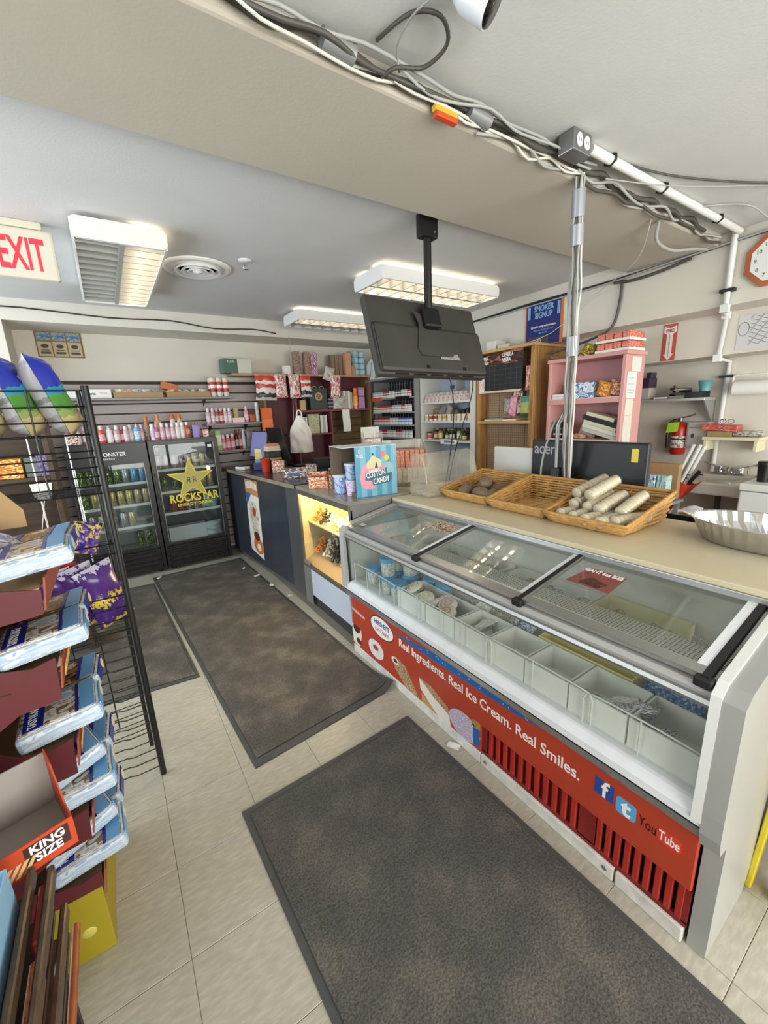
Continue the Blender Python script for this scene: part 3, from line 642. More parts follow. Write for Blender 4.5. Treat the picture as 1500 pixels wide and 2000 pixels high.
# stickers on the lids
ds = Vector((.41, 0, .082)).normalized()
st = Bd().prism([(-.085, -.06), (.075, -.06), (.075, .06), (-.06, .06)], (1.39, .735, .930), UXm, ds, .0008).obj('lid_sticker', mat('sticker_red', '#8e2a26', .4), t, True)
text('GIANT 6oz SIZE', (1.425, .735, .9385), UXm, ds, .028, m_ltxt, t, align='CENTER', sx=.72, bold=.02)
Bd().prism([(-.045, -.03), (.03, -.035), (.05, .0), (-.02, .02)], (1.372, .735, .9275), UXm, ds, .001).obj('sticker_picture', m_choc, t, True)
Bd().prism([(-.09, -.055), (.09, -.05), (.08, .055), (-.07, .05)], (1.42, 1.60, .9405), UXm, ds, .0008).obj('lid_sticker', printed('sticker_cone', ['#3a302c', '#a88a72', '#d8c0a8', '#52403a', '#c98a80'], 5), t, True)
Bd().prism([(-.025, -.012), (.025, -.012), (.03, .012), (-.02, .012)], (1.20, 2.08, .8965), UXm, ds, .0008).obj('lid_sticker', mat('sticker_pink', '#d9b9b6', .4), t, True)
# perforated channel through the middle
def perf():
    m, nt, p = newmat('perforated_sheet')
    v = coords(nt, 'Object', (1, 1, 1)); ch = nt.nodes.new('ShaderNodeTexVoronoi'); ch.inputs['Scale'].default_value = 78; ch.inputs['Randomness'].default_value = 0
    nt.links.new(v, ch.inputs['Vector'])
    nt.links.new(ramp(nt, ch.outputs['Distance'], [(0, '#4a4b45'), (.30, '#efede2')], True), p.inputs['Base Color']); p.inputs['Roughness'].default_value = .5; return m
Bd().box(1.435, 1.545, YR+.05, YL-.06, .526, .745, [1, 0, 1, 1, 1, 1]).obj('perforated_channel', [perf(), m_inner], t, True)
Bd().box(1.385, 1.435, YR+.05, YL-.06, .72, .732).obj('channel_ledge', m_inner, t, True)
# white wire fences just behind the front glass
m_wirew = mat('white_coated_wire', '#e4e6e2', .4)
for (y0, y1) in ((1.70, 2.12), (1.49, 1.66), (1.04, 1.46), (.62, 1.01), (.30, .59)):
    b = Bd().tube(smooth([(1.152, y0, .47), (1.152, y0, .62), (1.152, y0+.012, .648), (1.152, y1-.012, .648), (1.152, y1, .62), (1.152, y1, .47)], 3), .0032, 6)
    n = max(1, round((y1-y0)/.16))
    for k in range(1, n): b.tube([(1.152, y0+(y1-y0)*k/n, .47), (1.152, y0+(y1-y0)*k/n, .648)], .0028, 5)
    b.obj('wire_fence', m_wirew, t, True)
# bins inside
def bin_(y0, y1, x0, x1, z0, z1, m, label):
    o = thing('freezer_bin', label, 'bin', ((x0+x1)/2, (y0+y1)/2, z0), group='open bins in the freezer')
    w = .005
    Bd().box(x0, x1, y0, y1, z0, z0+w).obj('bottom', m, o, True)
    for q in ((x0, x0+w, y0, y1), (x1-w, x1, y0, y1), (x0+w, x1-w, y0, y0+w), (x0+w, x1-w, y1-w, y1)): Bd().box(*q, z0+w, z1).obj('side', m, o, True)
    return o
m_bin = mat('bin_white', '#eeefe9', .5, var=.05, vs=8)
binsY = [(1.452, 1.68, 'holding frosted cake rolls'), (1.245, 1.445, 'holding two pink-topped cups'), (1.05, 1.238, 'holding a white foil pack'), (.865, 1.043, 'standing empty beside the white foil pack'),
         (.685, .858, 'holding a few brown wrapped bars'), (.49, .678, 'holding silver and purple foil packs'), (.30, .483, 'at the end nearest the camera')]
for (a, b_, l) in binsY: bin_(a, b_, 1.165, 1.335, .526, .628, m_bin, 'white open freezer bin '+l)
m_biny = mat('bin_yellow', '#efe6a4', .5, var=.04, vs=8)
bin_(.56, .93, 1.345, 1.425, .526, .63, m_biny, 'pale yellow freezer bin behind the front row of bins')
bin_(.52, .84, 1.56, 1.70, .526, .74, m_biny, 'pale yellow freezer bin at the rear near a torn label')
bin_(.86, 1.30, 1.56, 1.70, .526, .73, m_bin, 'white freezer bin at the rear under the middle lid')
bin_(1.34, 1.85, 1.56, 1.70, .526, .73, m_bin, 'white freezer bin at the rear under the far lid')
# ---- ice cream tubs
m_tubl = mat('tub_blue_lid', '#4f9fd4', .4); m_tubb = printed('tub_print', ['#e4e0cf', '#d6d3c4', '#8fa8b8', '#efeadb', '#b9c9d0'], 7); m_tubt = printed('tub_lid_art', ['#d9c7b2', '#efe6d6', '#a58a74', '#f4efe4'], 9)
def tub(loc, label):
    o = thing('ice_cream_tub', label, 'ice cream tub', loc, group='blue-rimmed ice cream tubs')
    Bd().lathe([(.038, 0), (.045, .09)], n=20).obj('cup', m_tubb, o)
    Bd().lathe([(.048, .084), (.049, .106), (.042, .108)], n=20).obj('lid_rim', m_tubl, o)
    Bd().lathe([(.0415, .1075), (.0, .1078)], n=20).obj('lid_art', m_tubt, o); return o
tubs = [((1.235, 2.03, .526), 'nearest the far glass end, alone in front'), ((1.225, 1.855, .526), 'bottom tub of the front stack'), ((1.225, 1.855, .636), 'top tub of the front stack'),
        ((1.215, 1.745, .526), 'front tub beside the cake roll bin'), ((1.32, 1.89, .526), 'lower tub in the middle stack'), ((1.32, 1.89, .636), 'upper tub in the middle stack'),
        ((1.325, 1.78, .526), 'lower tub right of the middle stack'), ((1.325, 1.78, .636), 'upper tub right of the middle stack'), ((1.32, 2.0, .526), 'lower tub left in the second row'), ((1.32, 2.0, .636), 'upper tub left in the second row'),
        ((1.385, 1.66, .526), 'tub behind the cake roll bin, left one'), ((1.385, 1.555, .526), 'tub behind the cake roll bin, right one')]
for (l, s) in tubs: tub(l, 'blue-rimmed ice cream tub, '+s)
# ---- cake rolls / cups
m_roll = mat('cake_cream', '#ece7d8', .5); m_clear = glass('clear_plastic', (.95, .95, .93), .08, .10, '#e8e6dd')
def swirlcup(loc, rot, label, c2='#cfc4b0', g='cream-topped cups in the freezer bins'):
    o = thing('dessert_cup', label, 'dessert cup', loc, rot, g)
    Bd().lathe([(.036, 0), (.046, .075), (.05, .08)], n=20).obj('cup', printed('dessert_body'+c2, ['#4a3c34', '#b9afa0', '#ded6c8'], 6), o)
    Bd().lathe([(.05, .08), (.048, .088), (.04, .092), (.0, .094)], n=20).obj('topping', m_roll, o)
    sp = [(r*math.cos(a), r*math.sin(a), .095) for a, r in ((k*.5, .004+.0017*k) for k in range(20))]
    Bd().tube(sp, .003, 5).obj('swirl', mat('swirl'+c2, c2, .5), o); return o
swirlcup((1.27, 1.60, 0.565), (-.25, -.45, 0), 'cream swirl dessert cup lying at the back of its bin')
swirlcup((1.24, 1.515, 0.545), (.1, -.35, 0), 'pale yellow swirl dessert cup at the right of its bin', '#d8cfa0')
swirlcup((1.22, 1.60, 0.527), (0, 0, 0), 'dessert cup with dark sides at the front of its bin')
swirlcup((1.285, 1.39, 0.535), (0, -.3, 0), 'pink-topped dessert cup at the back of the second bin', '#d99a94')
swirlcup((1.235, 1.345, 0.527), (0, -.3, 0), 'pink-topped dessert cup at the front of the second bin', '#d08078')
# ---- foil packs
def foil(loc, rot, w, h, th, m, label, cat='ice cream bar', g='wrapped bars in the freezer'):
    return solo(Bd().pillow(w, h, th, n=7, wr=.35, seed=sum(map(ord, label)) % 97), 'wrapped_bar', m, label, cat, loc, rot, g)
m_fw = printed('foil_white', ['#f1f0ea', '#cfcfca', '#ffffff', '#e3d9a8'], 6, .3, bmp=.6); m_fs = printed('foil_silver', ['#d9d9df', '#8c86a0', '#f4f4f4', '#5a4a5e'], 7, .25, bmp=.6, metal=.3)
m_fb = printed('foil_brown', ['#c49a66', '#8a5a36', '#e8d8c0', '#b98a5a'], 6, .4, bmp=.4); m_fr = printed('wrap_blue', ['#2d69ad', '#dfe6ee', '#5b8cc6', '#ffffff'], 6, .35)
foil((1.22, 1.20, 0.565), (1.3, .3, 1.2), .075, .15, .03, m_fw, 'crumpled white foil pack lying across its bin')
foil((1.26, 1.15, 0.555), (1.4, -.2, 2.2), .07, .14, .03, m_fw, 'white foil pack with yellow mark under the crumpled one')
foil((1.22, .80, 0.535), (1.35, .2, .4), .05, .14, .025, m_fb, 'tan wrapped bar leaning in its bin')
foil((1.25, .745, 0.535), (1.4, 0, .1), .045, .13, .02, m_fb, 'small brown wrapped bar beside the tan one')
foil((1.22, .655, 0.540), (1.25, .1, .5), .06, .17, .03, m_fw, 'white foil bar standing left of the purple-printed packs')
foil((1.21, .59, 0.565), (1.2, .3, .3), .08, .17, .035, m_fs, 'silver pack with purple print on top of the pile')
foil((1.22, .535, 0.540), (1.35, -.2, .2), .075, .15, .035, m_fs, 'silver pack with purple print at the bottom of the pile')
foil((1.22, .42, 0.535), (1.4, 0, .3), .05, .14, .02, m_fb, 'brown-striped wrapped bar in the nearest bin')
foil((1.25, .37, 0.530), (1.4, .1, .2), .05, .14, .02, m_fb, 'second brown-striped bar in the nearest bin')
for k, y in enumerate((1.21, 1.12, 1.03)):
    foil((1.38, y, .60), (1.35, 0, 1.57), .09, .10, .03, m_fr, '%s blue and white wrapped bar in the row behind the front bins' % ORD[k])
m_bluep = printed('blue_film', ['#2a5fae', '#3f7cc4', '#b9cfe4', '#234f92'], 8, .3)
foil((1.385, .42, 0.590), (1.4, .1, 1.57), .10, .11, .03, m_bluep, 'crumpled blue film bag near the silver end trim')
foil((1.385, .50, 0.590), (1.4, -.1, 1.6), .10, .10, .03, m_bluep, 'crumpled blue film bag beside the yellow bin')
m_frost = printed('frosted_pack', ['#8d877c', '#b8b3a6', '#6c645a', '#d6d2c6', '#9a8f80'], 9, .6, bmp=.5)
rr = random.Random(11)
for k in range(9):
    foil((1.37, 2.0-k*.065-(.35 if k > 4 else 0), .60), (1.2, rr.uniform(-.2, .2), 1.57+rr.uniform(-.3, .3)), .1, .11, .035, m_frost if k % 3 else m_fw, '%s frosted pack from the far end beside the perforated channel' % ORD[k])
for k in range(10):
    y = 1.80-k*.145
    foil((1.62, y, .63), (1.15, rr.uniform(-.2, .2), 1.57+rr.uniform(-.3, .3)), .11, .12, .04, [m_frost, m_fb, m_fs][k % 3], '%s pack from the far end in the rear bins' % ORD[k])

# ================================================================== CREAM WORKTOP BEHIND THE FREEZER
m_top = mat('worktop_cream', '#d3c7a8', .38, var=.06, vs=3)
t = thing('worktop', 'long cream laminate worktop behind the freezer, carrying three baskets', 'countertop', (1.85, .9, 0))
Bd().bev(1.512, 2.18, -.55, 2.21, .978, 1.0, .004).obj('top', m_top, t, True)
Bd().bev(1.508, 1.53, -.55, 2.21, .955, .9785, .003).obj('edge_rail', m_silver, t, True)
Bd().box(1.76, 2.16, -.5, 2.19, .0, .978).obj('base_cabinet', mat('cabinet_grey', '#8d8a84', .6), t, True)
# yellow boards leaning under the worktop
m_yel = mat('yellow_paint', '#d8c433', .5, var=.08, vs=9)
for k, (x, y, tx, ty, l) in enumerate(((1.475, .215, .10, -.02, 'left one, nearer the freezer'), (1.475, .145, .13, -.03, 'right one, nearer the frame edge'))):
    L = .86; a = math.atan2(tx, L)
    solo(Bd().bev(0, .05, -.008, .008, 0, L, .003), 'yellow_board', m_yel, 'yellow painted board leaning against the worktop base, '+l, 'board', (x+.012, y, 0.003), (math.radians(2), a*.9, 0), 'yellow boards under the worktop')

# ---- wicker baskets
m_wick = mat('wicker', '#c79a5b', .55, var=.18, vs=30); m_wick2 = mat('wicker_rim', '#bf9150', .5, var=.2, vs=40)
def basket(y0, y1, x0, x1, label):
    """low-front, high-back display basket woven from splints around stakes"""
    z0 = 1.002; hf, hb = .045, .135
    t = thing('wicker_basket', label, 'basket', ((x0+x1)/2, (y0+y1)/2, z0), group='wicker display baskets')
    ins = .03
    def rimz(x): return z0+hf+(hb-hf)*(x-x0)/(x1-x0)
    def wallpt(x, y, s):   # s 0 bottom .. 1 rim, sloping in towards the floor of the basket
        cx, cy = (x0+x1)/2, (y0+y1)/2; k = 1-.14*(1-s)
        return Vector((cx+(x-cx)*k, cy+(y-cy)*k, z0+.006+(rimz(x)-z0-.006)*s))
    per = []
    def edge(p, q, n):
        for i in range(n): per.append((p[0]+(q[0]-p[0])*i/n, p[1]+(q[1]-p[1])*i/n))
    edge((x0, y0), (x1, y0), 9); edge((x1, y0), (x1, y1), 10); edge((x1, y1), (x0, y1), 9); edge((x0, y1), (x0, y0), 10)
    N = len(per)
    b = Bd()
    for i, (x, y) in enumerate(per):
        if i % 2 == 0: b.tube([wallpt(x, y, 0), wallpt(x, y, 1)], .004, 5)
    b.obj('stakes', m_wick, t, True)['kind'] = 'stuff'
    b = Bd()
    for lv in range(9):
        s = (lv+.5)/9.3; pts = []
        for i, (x, y) in enumerate(per):
            p = wallpt(x, y, s); nrm = Vector((p.x-(x0+x1)/2, p.y-(y0+y1)/2, 0)); nrm.normalize()
            pts.append(p+nrm*(.004 if (i//2+lv) % 2 else -.004))
        b.tube(pts, .0068, 6, closed=True)
    b.obj('woven_side', m_wick, t, True)['kind'] = 'stuff'
    Bd().tube([wallpt(x, y, 1)+Vector((0, 0, .003)) for x, y in per], .009, 7, closed=True).obj('rim', m_wick2, t, True)
    b = Bd()
    cx, cy = (x0+x1)/2, (y0+y1)/2; wx, wy = (x1-x0)*.43, (y1-y0)*.43
    for k in range(15):
        x = cx-wx+2*wx*(k+.5)/15; b.tube([(x, cy-wy, z0+.006), (x, cy, z0+.007), (x, cy+wy, z0+.006)], .0058, 5)
    for k in range(5):
        y = cy-wy+2*wy*(k+.5)/5; b.tube([(cx-wx, y, z0+.010), (cx+wx, y, z0+.010)], .0045, 5)
    b.box(cx-wx, cx+wx, cy-wy, cy+wy, z0, z0+.003)
    b.obj('woven_floor', m_wick, t, True)['kind'] = 'stuff'
    return t
basket(1.59, 1.985, 1.745, 2.13, 'wicker basket holding the brown yams')
basket(1.20, 1.575, 1.725, 2.13, 'empty wicker basket, middle one of the three')
basket(.80, 1.185, 1.705, 2.13, 'wicker basket heaped with plastic-wrapped white rolls')
# yams
m_yam = mat('yam_skin', '#7d6b54', .8, var=.22, vs=14, bmp=.6, bs=60)
for k, (x, y, z, rz, s, l) in enumerate(((1.85, 1.86, 1.042, .4, 1.0, 'at the left front of the basket'), (1.84, 1.72, 1.04, 1.2, 1.1, 'lying front and centre'), (1.86, 1.645, 1.042, .5, .9, 'at the right front corner'),
        (1.97, 1.83, 1.045, .9, 1.0, 'in the middle of the pile'), (1.99, 1.70, 1.045, -.5, 1.05, 'at the right back'), (2.05, 1.88, 1.052, .2, .85, 'at the back by the basket wall'), (1.93, 1.77, 1.10, .8, .9, 'on top of the others'))):
    solo(Bd().lathe([(.004, -.075), (.018, -.066), (.034, -.035), (.038, 0), (.034, .035), (.02, .062), (.004, .074)], n=14, axis='x').xf(Matrix.Scale(s*1.18, 4)), 'yam', m_yam, 'brown rough-skinned yam '+l, 'yam', (x, y, z), (0, 0, rz), 'yams in the wicker basket')
# wrapped rolls (stacks of small dough discs in clear film)
m_dough = mat('white_dough', '#cfc3a8', .35, var=.1, vs=30, coat=.5)
m_film = glass('cling_film', (.98, .975, .96), .15, .04, '#efeade')
def wrapped(loc, rz, ry, L, label):
    o = thing('wrapped_roll', label, 'wrapped roll', loc, (0, ry, rz), 'wrapped white rolls in the basket')
    n = 8; prof = [(.004, 0)]
    for i in range(n):
        a = L*i/n; prof += [(.0225, a+.001), (.0285, a+L/n*.3), (.0285, a+L/n*.7), (.0225, a+L/n-.001)]
    Bd().lathe([(p[0], p[1]-L/2) for p in prof]+[(.004, L/2)], n=14, axis='x').obj('discs', m_dough, o)
    Bd().lathe([(.008, -L/2-.012), (.030, -L/2+.004), (.031, L/2-.004), (.010, L/2+.012)], n=14, axis='x').obj('film', m_film, o); return o
wr_ = [((1.83, 1.11, 1.045), .25, 0, 'bottom layer, far left'), ((1.82, 1.045, 1.045), .3, 0, 'bottom layer, second from the far side'), ((1.81, .975, 1.045), .2, 0, 'bottom layer, in the middle'), ((1.81, .91, 1.045), .25, 0, 'bottom layer, fourth from the far side'), ((1.84, .85, 1.05), .1, 0, 'bottom layer, at the near side'),
       ((1.92, 1.10, 1.10), .2, -.25, 'second layer, far left'), ((1.91, 1.035, 1.10), .35, -.25, 'second layer, next to the far one'), ((1.90, .97, 1.10), .25, -.25, 'second layer, middle'), ((1.93, .89, 1.10), .3, -.3, 'second layer, near side'), ((1.95, 1.10, 1.155), .1, -.3, 'top of the heap, far one'), ((1.93, 1.03, 1.158), .2, -.3, 'top of the heap, near one')]
for l, rz, ry, s in wr_: wrapped(l, rz-.35, ry, .2, 'plastic-wrapped white roll, '+s)
# aluminium roasting pan
def foilpan():
    t = thing('foil_pan', 'large oval aluminium foil roasting pan at the right end of the worktop', 'roasting pan', (2.0, .43, 1.001))
    def ring(a, b_, z, wob, ph=0, n=72): return [Vector((a*math.cos(2*PI*k/n)*(1+wob*(k % 2)), b_*math.sin(2*PI*k/n)*(1+wob*(k % 2)), z)) for k in range(n)]
    rs = [ring(.13, .195, .0, 0), ring(.138, .204, .006, .0), ring(.150, .222, .05, .028), ring(.160, .236, .088, .024), ring(.172, .25, .090, 0), ring(.174, .252, .086, 0)]
    n = 72; b = Bd(); vs = sum(rs, [])
    b.add(vs, [(i*n+k, i*n+(k+1) % n, (i+1)*n+(k+1) % n, (i+1)*n+k) for i in range(len(rs)-1) for k in range(n)], 0, False)
    b.add(rs[0], [list(range(n))], 0)
    b.obj('pan', mat('aluminium_foil', '#c9c9c8', .22, .95, var=.08, vs=25, bmp=.25, bs=40), t)
    b = Bd()
    for k in range(7): b.tube([(-.06+k*.02, .235, .092), (-.055+k*.018, .262, .1), (-.045+k*.015, .285, .094)], .007, 5)
    b.obj('handle_tab', mat('foil_tab', '#e0dfdc', .3, .7), t)
    return t
foilpan()
# clear bakery box with a roll-top lid
t = thing('bakery_case', 'clear plastic roll-top bakery case left of the yam basket', 'bakery case', (1.86, 2.095, 1.001), (0, 0, math.radians(-3)))
m_acr = glass('scratched_acrylic', (.97, .96, .93), .06, .16, '#f2ecdc')
def half(r, h0, n=12): return [(r*.84*math.cos(PI*k/n), h0+r*1.55*math.sin(PI*k/n)) for k in range(n+1)]
b = Bd(); n = 12; pr_ = half(.125, .09)
b.add([(x, -p, z) for x in (-.21, .21) for p, z in pr_], [(k, k+1, n+2+k, n+1+k) for k in range(n)], 0, True).obj('roll_top', m_acr, t)
for x in (-.21, .21): Bd().add([(x, -p, z) for p, z in pr_], [list(range(n+1))]).obj('end_wall', m_acr, t)
Bd().tube([(-.212, -p, z) for p, z in pr_], .005, 6).tube([(.212, -p, z) for p, z in pr_], .005, 6).tube([(-.225, .108, .088), (.225, .108, .088)], .006, 6).tube([(-.225, -.108, .088), (.225, -.108, .088)], .006, 6).obj('lid_edge', m_acr, t)
Bd().box(-.2, .2, -.1, -.097, .0, .085).box(-.2, .2, .097, .1, .0, .085).box(-.2, -.197, -.097, .097, 0, .085).box(.197, .2, -.097, .097, 0, .085).box(-.2, .2, -.1, .1, 0, .003).obj('tray', m_acr, t)
Bd().bev(-.18, .18, -.085, .085, .005, .03, .004).obj('tray_liner', printed('liner_print', ['#b7ae9c', '#8d8578', '#cfc8b6', '#d9b9a8'], 6), t)
# ================================================================== LIT SHOWCASE
t = thing('glass_showcase', 'lit glass-fronted showcase standing between dark counter and freezer', 'display case', (1.45, 2.67, 0))
SX0, SX1, SY0, SY1 = 1.20, 1.70, 2.225, 3.10
m_scg = mat('showcase_grey', '#7a7875', .5, var=.08, vs=6); m_scf = mat('showcase_frame', '#7d7a74', .35, .6, var=.1, vs=10)
m_warm = mat('showcase_inside', '#dccaa2', .6)
Bd().box(SX0+.03, SX1, SY0+.01, SY1-.005, .0, .11).obj('toe_base', mat('showcase_toe', '#3a3a3c', .6), t, True)
Bd().bev(SX0, SX1, SY0, SY1, .11, .36, .004, seg=1).obj('lower_body', mat('showcase_white_panel', '#c9cfdd', .4), t, True)
Bd().box(SX0-.004, SX0, SY1-.14, SY1, .02, .40).obj('corner_panel', m_scg, t, True)
Bd().prism([(SX0, .36), (SX1, .36), (SX1, .985), (SX0, .985)], (0, SY0+.012, 0), (1, 0, 0), (0, 0, 1), .012).obj('near_end_panel', m_scg, t, True)
Bd().prism([(SX0, .36), (SX1, .36), (SX1, .985), (SX0, .985)], (0, SY1, 0), (1, 0, 0), (0, 0, 1), .012).obj('far_end_panel', m_warm, t, True)
Bd().box(SX1-.012, SX1, SY0+.012, SY1-.012, .36, .985).box(SX0+.02, SX1, SY0+.012, SY1-.012, .36, .372).obj('inside', m_warm, t, True)
Bd().bev(SX0-.012, SX1+.01, SY0-.004, SY1+.006, .985, 1.012, .003, seg=1).obj('top', mat('showcase_top', '#8f897e', .25, var=.12, vs=7), t, True)
Bd().box(SX0-.014, SX0-.004, SY0, SY1, .952, .985).obj('front_rail', m_scf, t, True)
Bd().box(SX0-.006, SX0+.012, SY0, SY0+.02, .36, .955).box(SX0-.006, SX0+.012, SY1-.02, SY1, .36, .955).box(SX0-.006, SX0+.02, SY0, SY1, .345, .362).obj('frame', m_scf, t, True)
Bd().box(SX0, SX0+.005, SY0+.02, SY1-.02, .362, .953).obj('front_glass', m_glass, t, True)
Bd().box(SX0+.065, SX1-.02, SY0+.015, SY1-.015, .70, .712).obj('shelf', mat('showcase_shelf', '#dcc896', .5), t, True)
Bd().prism([(SX0+.012, .372), (SX0+.14, .455), (SX1-.02, .455), (SX1-.02, .372)], (0, SY1-.015, 0), (1, 0, 0), (0, 0, 1), SY1-SY0-.03).obj('sloped_deck', mat('showcase_deck', '#b79b78', .5, var=.08, vs=5), t, True)
Bd().box(SX0+.02, SX0+.05, SY0+.05, SY1-.05, .955, .975).obj('lamp_strip', m_scf, t, True)
Bd().tube([(SX0+.035, SY0+.08, .945), (SX0+.035, SY1-.08, .945)], .011, 10).obj('lamp_tube', emit('showcase_tube', '#ffdc96', 100), t, True)
Bd().tube([(SX1-.06, SY0+.1, .945), (SX1-.06, SY1-.1, .945)], .010, 10).obj('rear_tube', emit('showcase_tube', '#ffdc96', 100), t, True)
b_ = Bd().lathe([(.0, -.03), (.02, -.022), (.028, 0), (.02, .022), (.01, .04)], (SX0+.055, 2.475, .815), 16).obj('bulb', emit('showcase_bulb', '#fff0c8', 160), t, True)
# merchandise in the showcase
def trinket(name, loc, kind, m, label, s=1.0, seed=0):
    rr = random.Random(seed); b = Bd()
    for k in range(60):   # a heap: beads rest lower towards the rim
        a, d = rr.uniform(0, 2*PI), rr.random()**.6; r = rr.uniform(.008, .014)
        p = Vector((.045*d*math.cos(a)*min(s, 1.4), .040*d*math.sin(a)*s, r+.095*s*(1-d)*rr.random()**.4))
        b.lathe([(.001, -r), (r*.75, -r*.6), (r, 0), (r*.75, r*.6), (.001, r)], p, 8)
    return solo(b, name, m, label, 'trinkets', loc, (0, 0, 0), 'trinkets in the lit showcase')
m_or = mat('bead_orange', '#e08a2c', .35); m_bk = mat('bead_black', '#2a2826', .3); m_cl = mat('bead_clear', '#d9d2c0', .15); m_am = mat('bead_amber', '#b98a4a', .3)
spots = [(1.335, 2.40, m_cl, 'clear glass'), (1.335, 2.56, m_or, 'orange'), (1.335, 2.70, m_bk, 'black'), (1.335, 2.84, m_cl, 'clear glass'), (1.335, 2.99, m_or, 'orange'), (1.46, 2.40, m_am, 'amber'), (1.46, 2.56, m_cl, 'clear glass'), (1.46, 2.70, m_am, 'amber'), (1.46, 2.84, m_bk, 'black'), (1.46, 2.99, m_cl, 'clear glass')]
for k, (x, y, m, c) in enumerate(spots):
    trinket('trinket_pile', (x, y, .456 if x > 1.34 else .452), 0, m, '%s trinkets, %s from the right in the %s row of the showcase floor' % (c, ORD[k % 5], ['front', 'rear'][k//5]), 1.5 if k < 5 else 1.75, k)
for k, (y, m, c) in enumerate(((2.40, m_am, 'amber'), (2.52, m_cl, 'clear glass'), (2.64, m_am, 'amber'), (2.76, m_cl, 'clear glass'), (2.88, m_bk, 'black'), (3.01, m_am, 'amber'))):
    trinket('trinket_pile', (1.345, y, .713), 0, m, '%s trinkets, %s from the right on the showcase shelf' % (c, ORD[k]), 1.4, k+20)
for k, (y, z, m) in enumerate(((2.86, .714, '#b8b0a0'), (2.50, .714, '#a89a84'), (2.68, .457, '#c9c2b2'))):
    solo(Bd().bev(-.05, .05, -.06, .06, 0, .055, .004), 'trinket_box', mat('trinket_box%d' % k, m, .4), ['pale box on the left of the showcase shelf', 'brown box on the right of the showcase shelf', 'pale box standing on the showcase floor'][k], 'box', (1.60, y, z), (0, 0, 0))

# ================================================================== DARK COUNTER
RZ = math.radians(4.6)
t = thing('sales_counter', 'dark laminate sales counter with a milkshake poster', 'counter', (1.205, 3.115, 0), (0, 0, RZ)); CT = t
m_dk = mat('counter_laminate', '#343842', .3, var=.12, vs=3); m_dkt = mat('counter_top_black', '#26262a', .22, var=.15, vs=5)
L = 1.80
Bd().box(.03, .50, 0, L, 0, .06).obj('toe_kick', mat('counter_toe', '#5b5750', .6), t)
Bd().bev(0, .50, 0, L, .06, .985, .003, seg=1).obj('front_body', m_dk, t)
Bd().box(-.004, 0, .0, .22, .06, .985).obj('corner_panel', mat('counter_corner', '#4c4b4c', .4, var=.1, vs=4), t)
Bd().bev(-.03, .52, -.005, L+.02, .985, 1.02, .004, seg=1).obj('top', m_dkt, t)
Bd().box(-.033, -.028, -.005, L+.02, .985, 1.018).obj('edge_strip', mat('edge_wood', '#8a7f70', .4, var=.2, vs=8), t)
# reflection-free poster with a sundae
def P2(pts, y, z): return pts
m_pw = mat('poster_white', '#e9e6df', .4)
def dec(name, poly, y, z, m, d): return Bd().prism(poly, (0, y, z), UXm, UZ, d).obj(name, m, t)
dec('poster', [(-.19, -.37), (.14, -.42), (.17, .40), (-.17, .40)], 1.04, .55, m_pw, .0015)
dec('poster_band', [(-.17, .26), (.165, .24), (.17, .40), (-.17, .40)], 1.04, .55, mat('poster_tan', '#c08a5c', .4), .0022)
dec('poster_sky', [(-.172, .12), (-.02, .26), (-.17, .26)], 1.04, .55, mat('poster_blue', '#2d5aa0', .4), .0022)
dec('poster_glass', [(-.12, .12), (-.06, .18), (.06, .17), (.12, .1), (.11, -.02), (.08, -.14), (.07, -.22), (-.07, -.20), (-.08, -.1), (-.12, .0)], 1.04, .55, printed('poster_shake', ['#c9c0aa', '#e8e2d0', '#a89c84', '#d8ccb0'], 6), .0026)
dec('poster_cherry', ell(.045, .05, 14), 1.03, .62, mat('poster_red', '#a8402e', .4), .0032)
dec('poster_swirl', ell(.13, .09, 18), 1.01, .26, mat('poster_orange', '#c8743c', .4), .0022)
dec('poster_syrup', ell(.075, .05, 14), 1.03, .36, mat('poster_syrup', '#6e2c1c', .35), .0032)
dec('poster_seal', ell(.05, .042, 16), 1.0, .245, m_pw, .0030)
for k in range(9): Bd().prism([(0, 0), (.022, 0), (.022, .08-.004*abs(k-4)), (0, .08-.004*abs(k-4))], (-.0022, 1.19-k*.034, .855+.003*(4-abs(k-4))), UXm, UZ, .001).obj('blurred_letter', m_pw, t)
# litter along the foot of the counter
for k, (x, y, s, r, l) in enumerate(((1.02, 3.95, .03, .3, 'nearest the poster'), (.97, 4.25, .022, 1.0, 'farthest along the counter'), (1.06, 3.62, .025, 1.9, 'midway along the counter'), (1.12, 3.30, .02, 2.4, 'near the showcase corner'), (.2, 4.55, .025, .8, 'in front of the left cooler'), (1.12, 1.20, .03, 2.0, 'beside the freezer kick strip'))):
    rr = random.Random(k)
    solo(Bd().grid(lambda u, v: Vector(((u-.5)*s*2, (v-.5)*s, .003+rr.uniform(0, .007))), 4, 3).grid(lambda u, v: Vector(((u-.5)*s*2, (v-.5)*s, .0012)), 4, 3, 0, True, True), 'paper_scrap', m_paper, 'torn white paper scrap on the floor '+l, 'litter', (x, y, .001 if not (.14 < x < 1.1 and 1.6 < y < 4.6) else .009), (0, 0, r), 'paper litter on the floor')

# ------------------------------------------------------------------ things on the counter and showcase
def carton(name, w, d, h, loc, rz, mats, label, cat='box', group=None, tilt=0):
    return solo(Bd().bev(-w/2, w/2, -d/2, d/2, 0, h, min(.002, h*.1), seg=1), name, mats, label, cat, loc, (tilt, 0, rz), group)
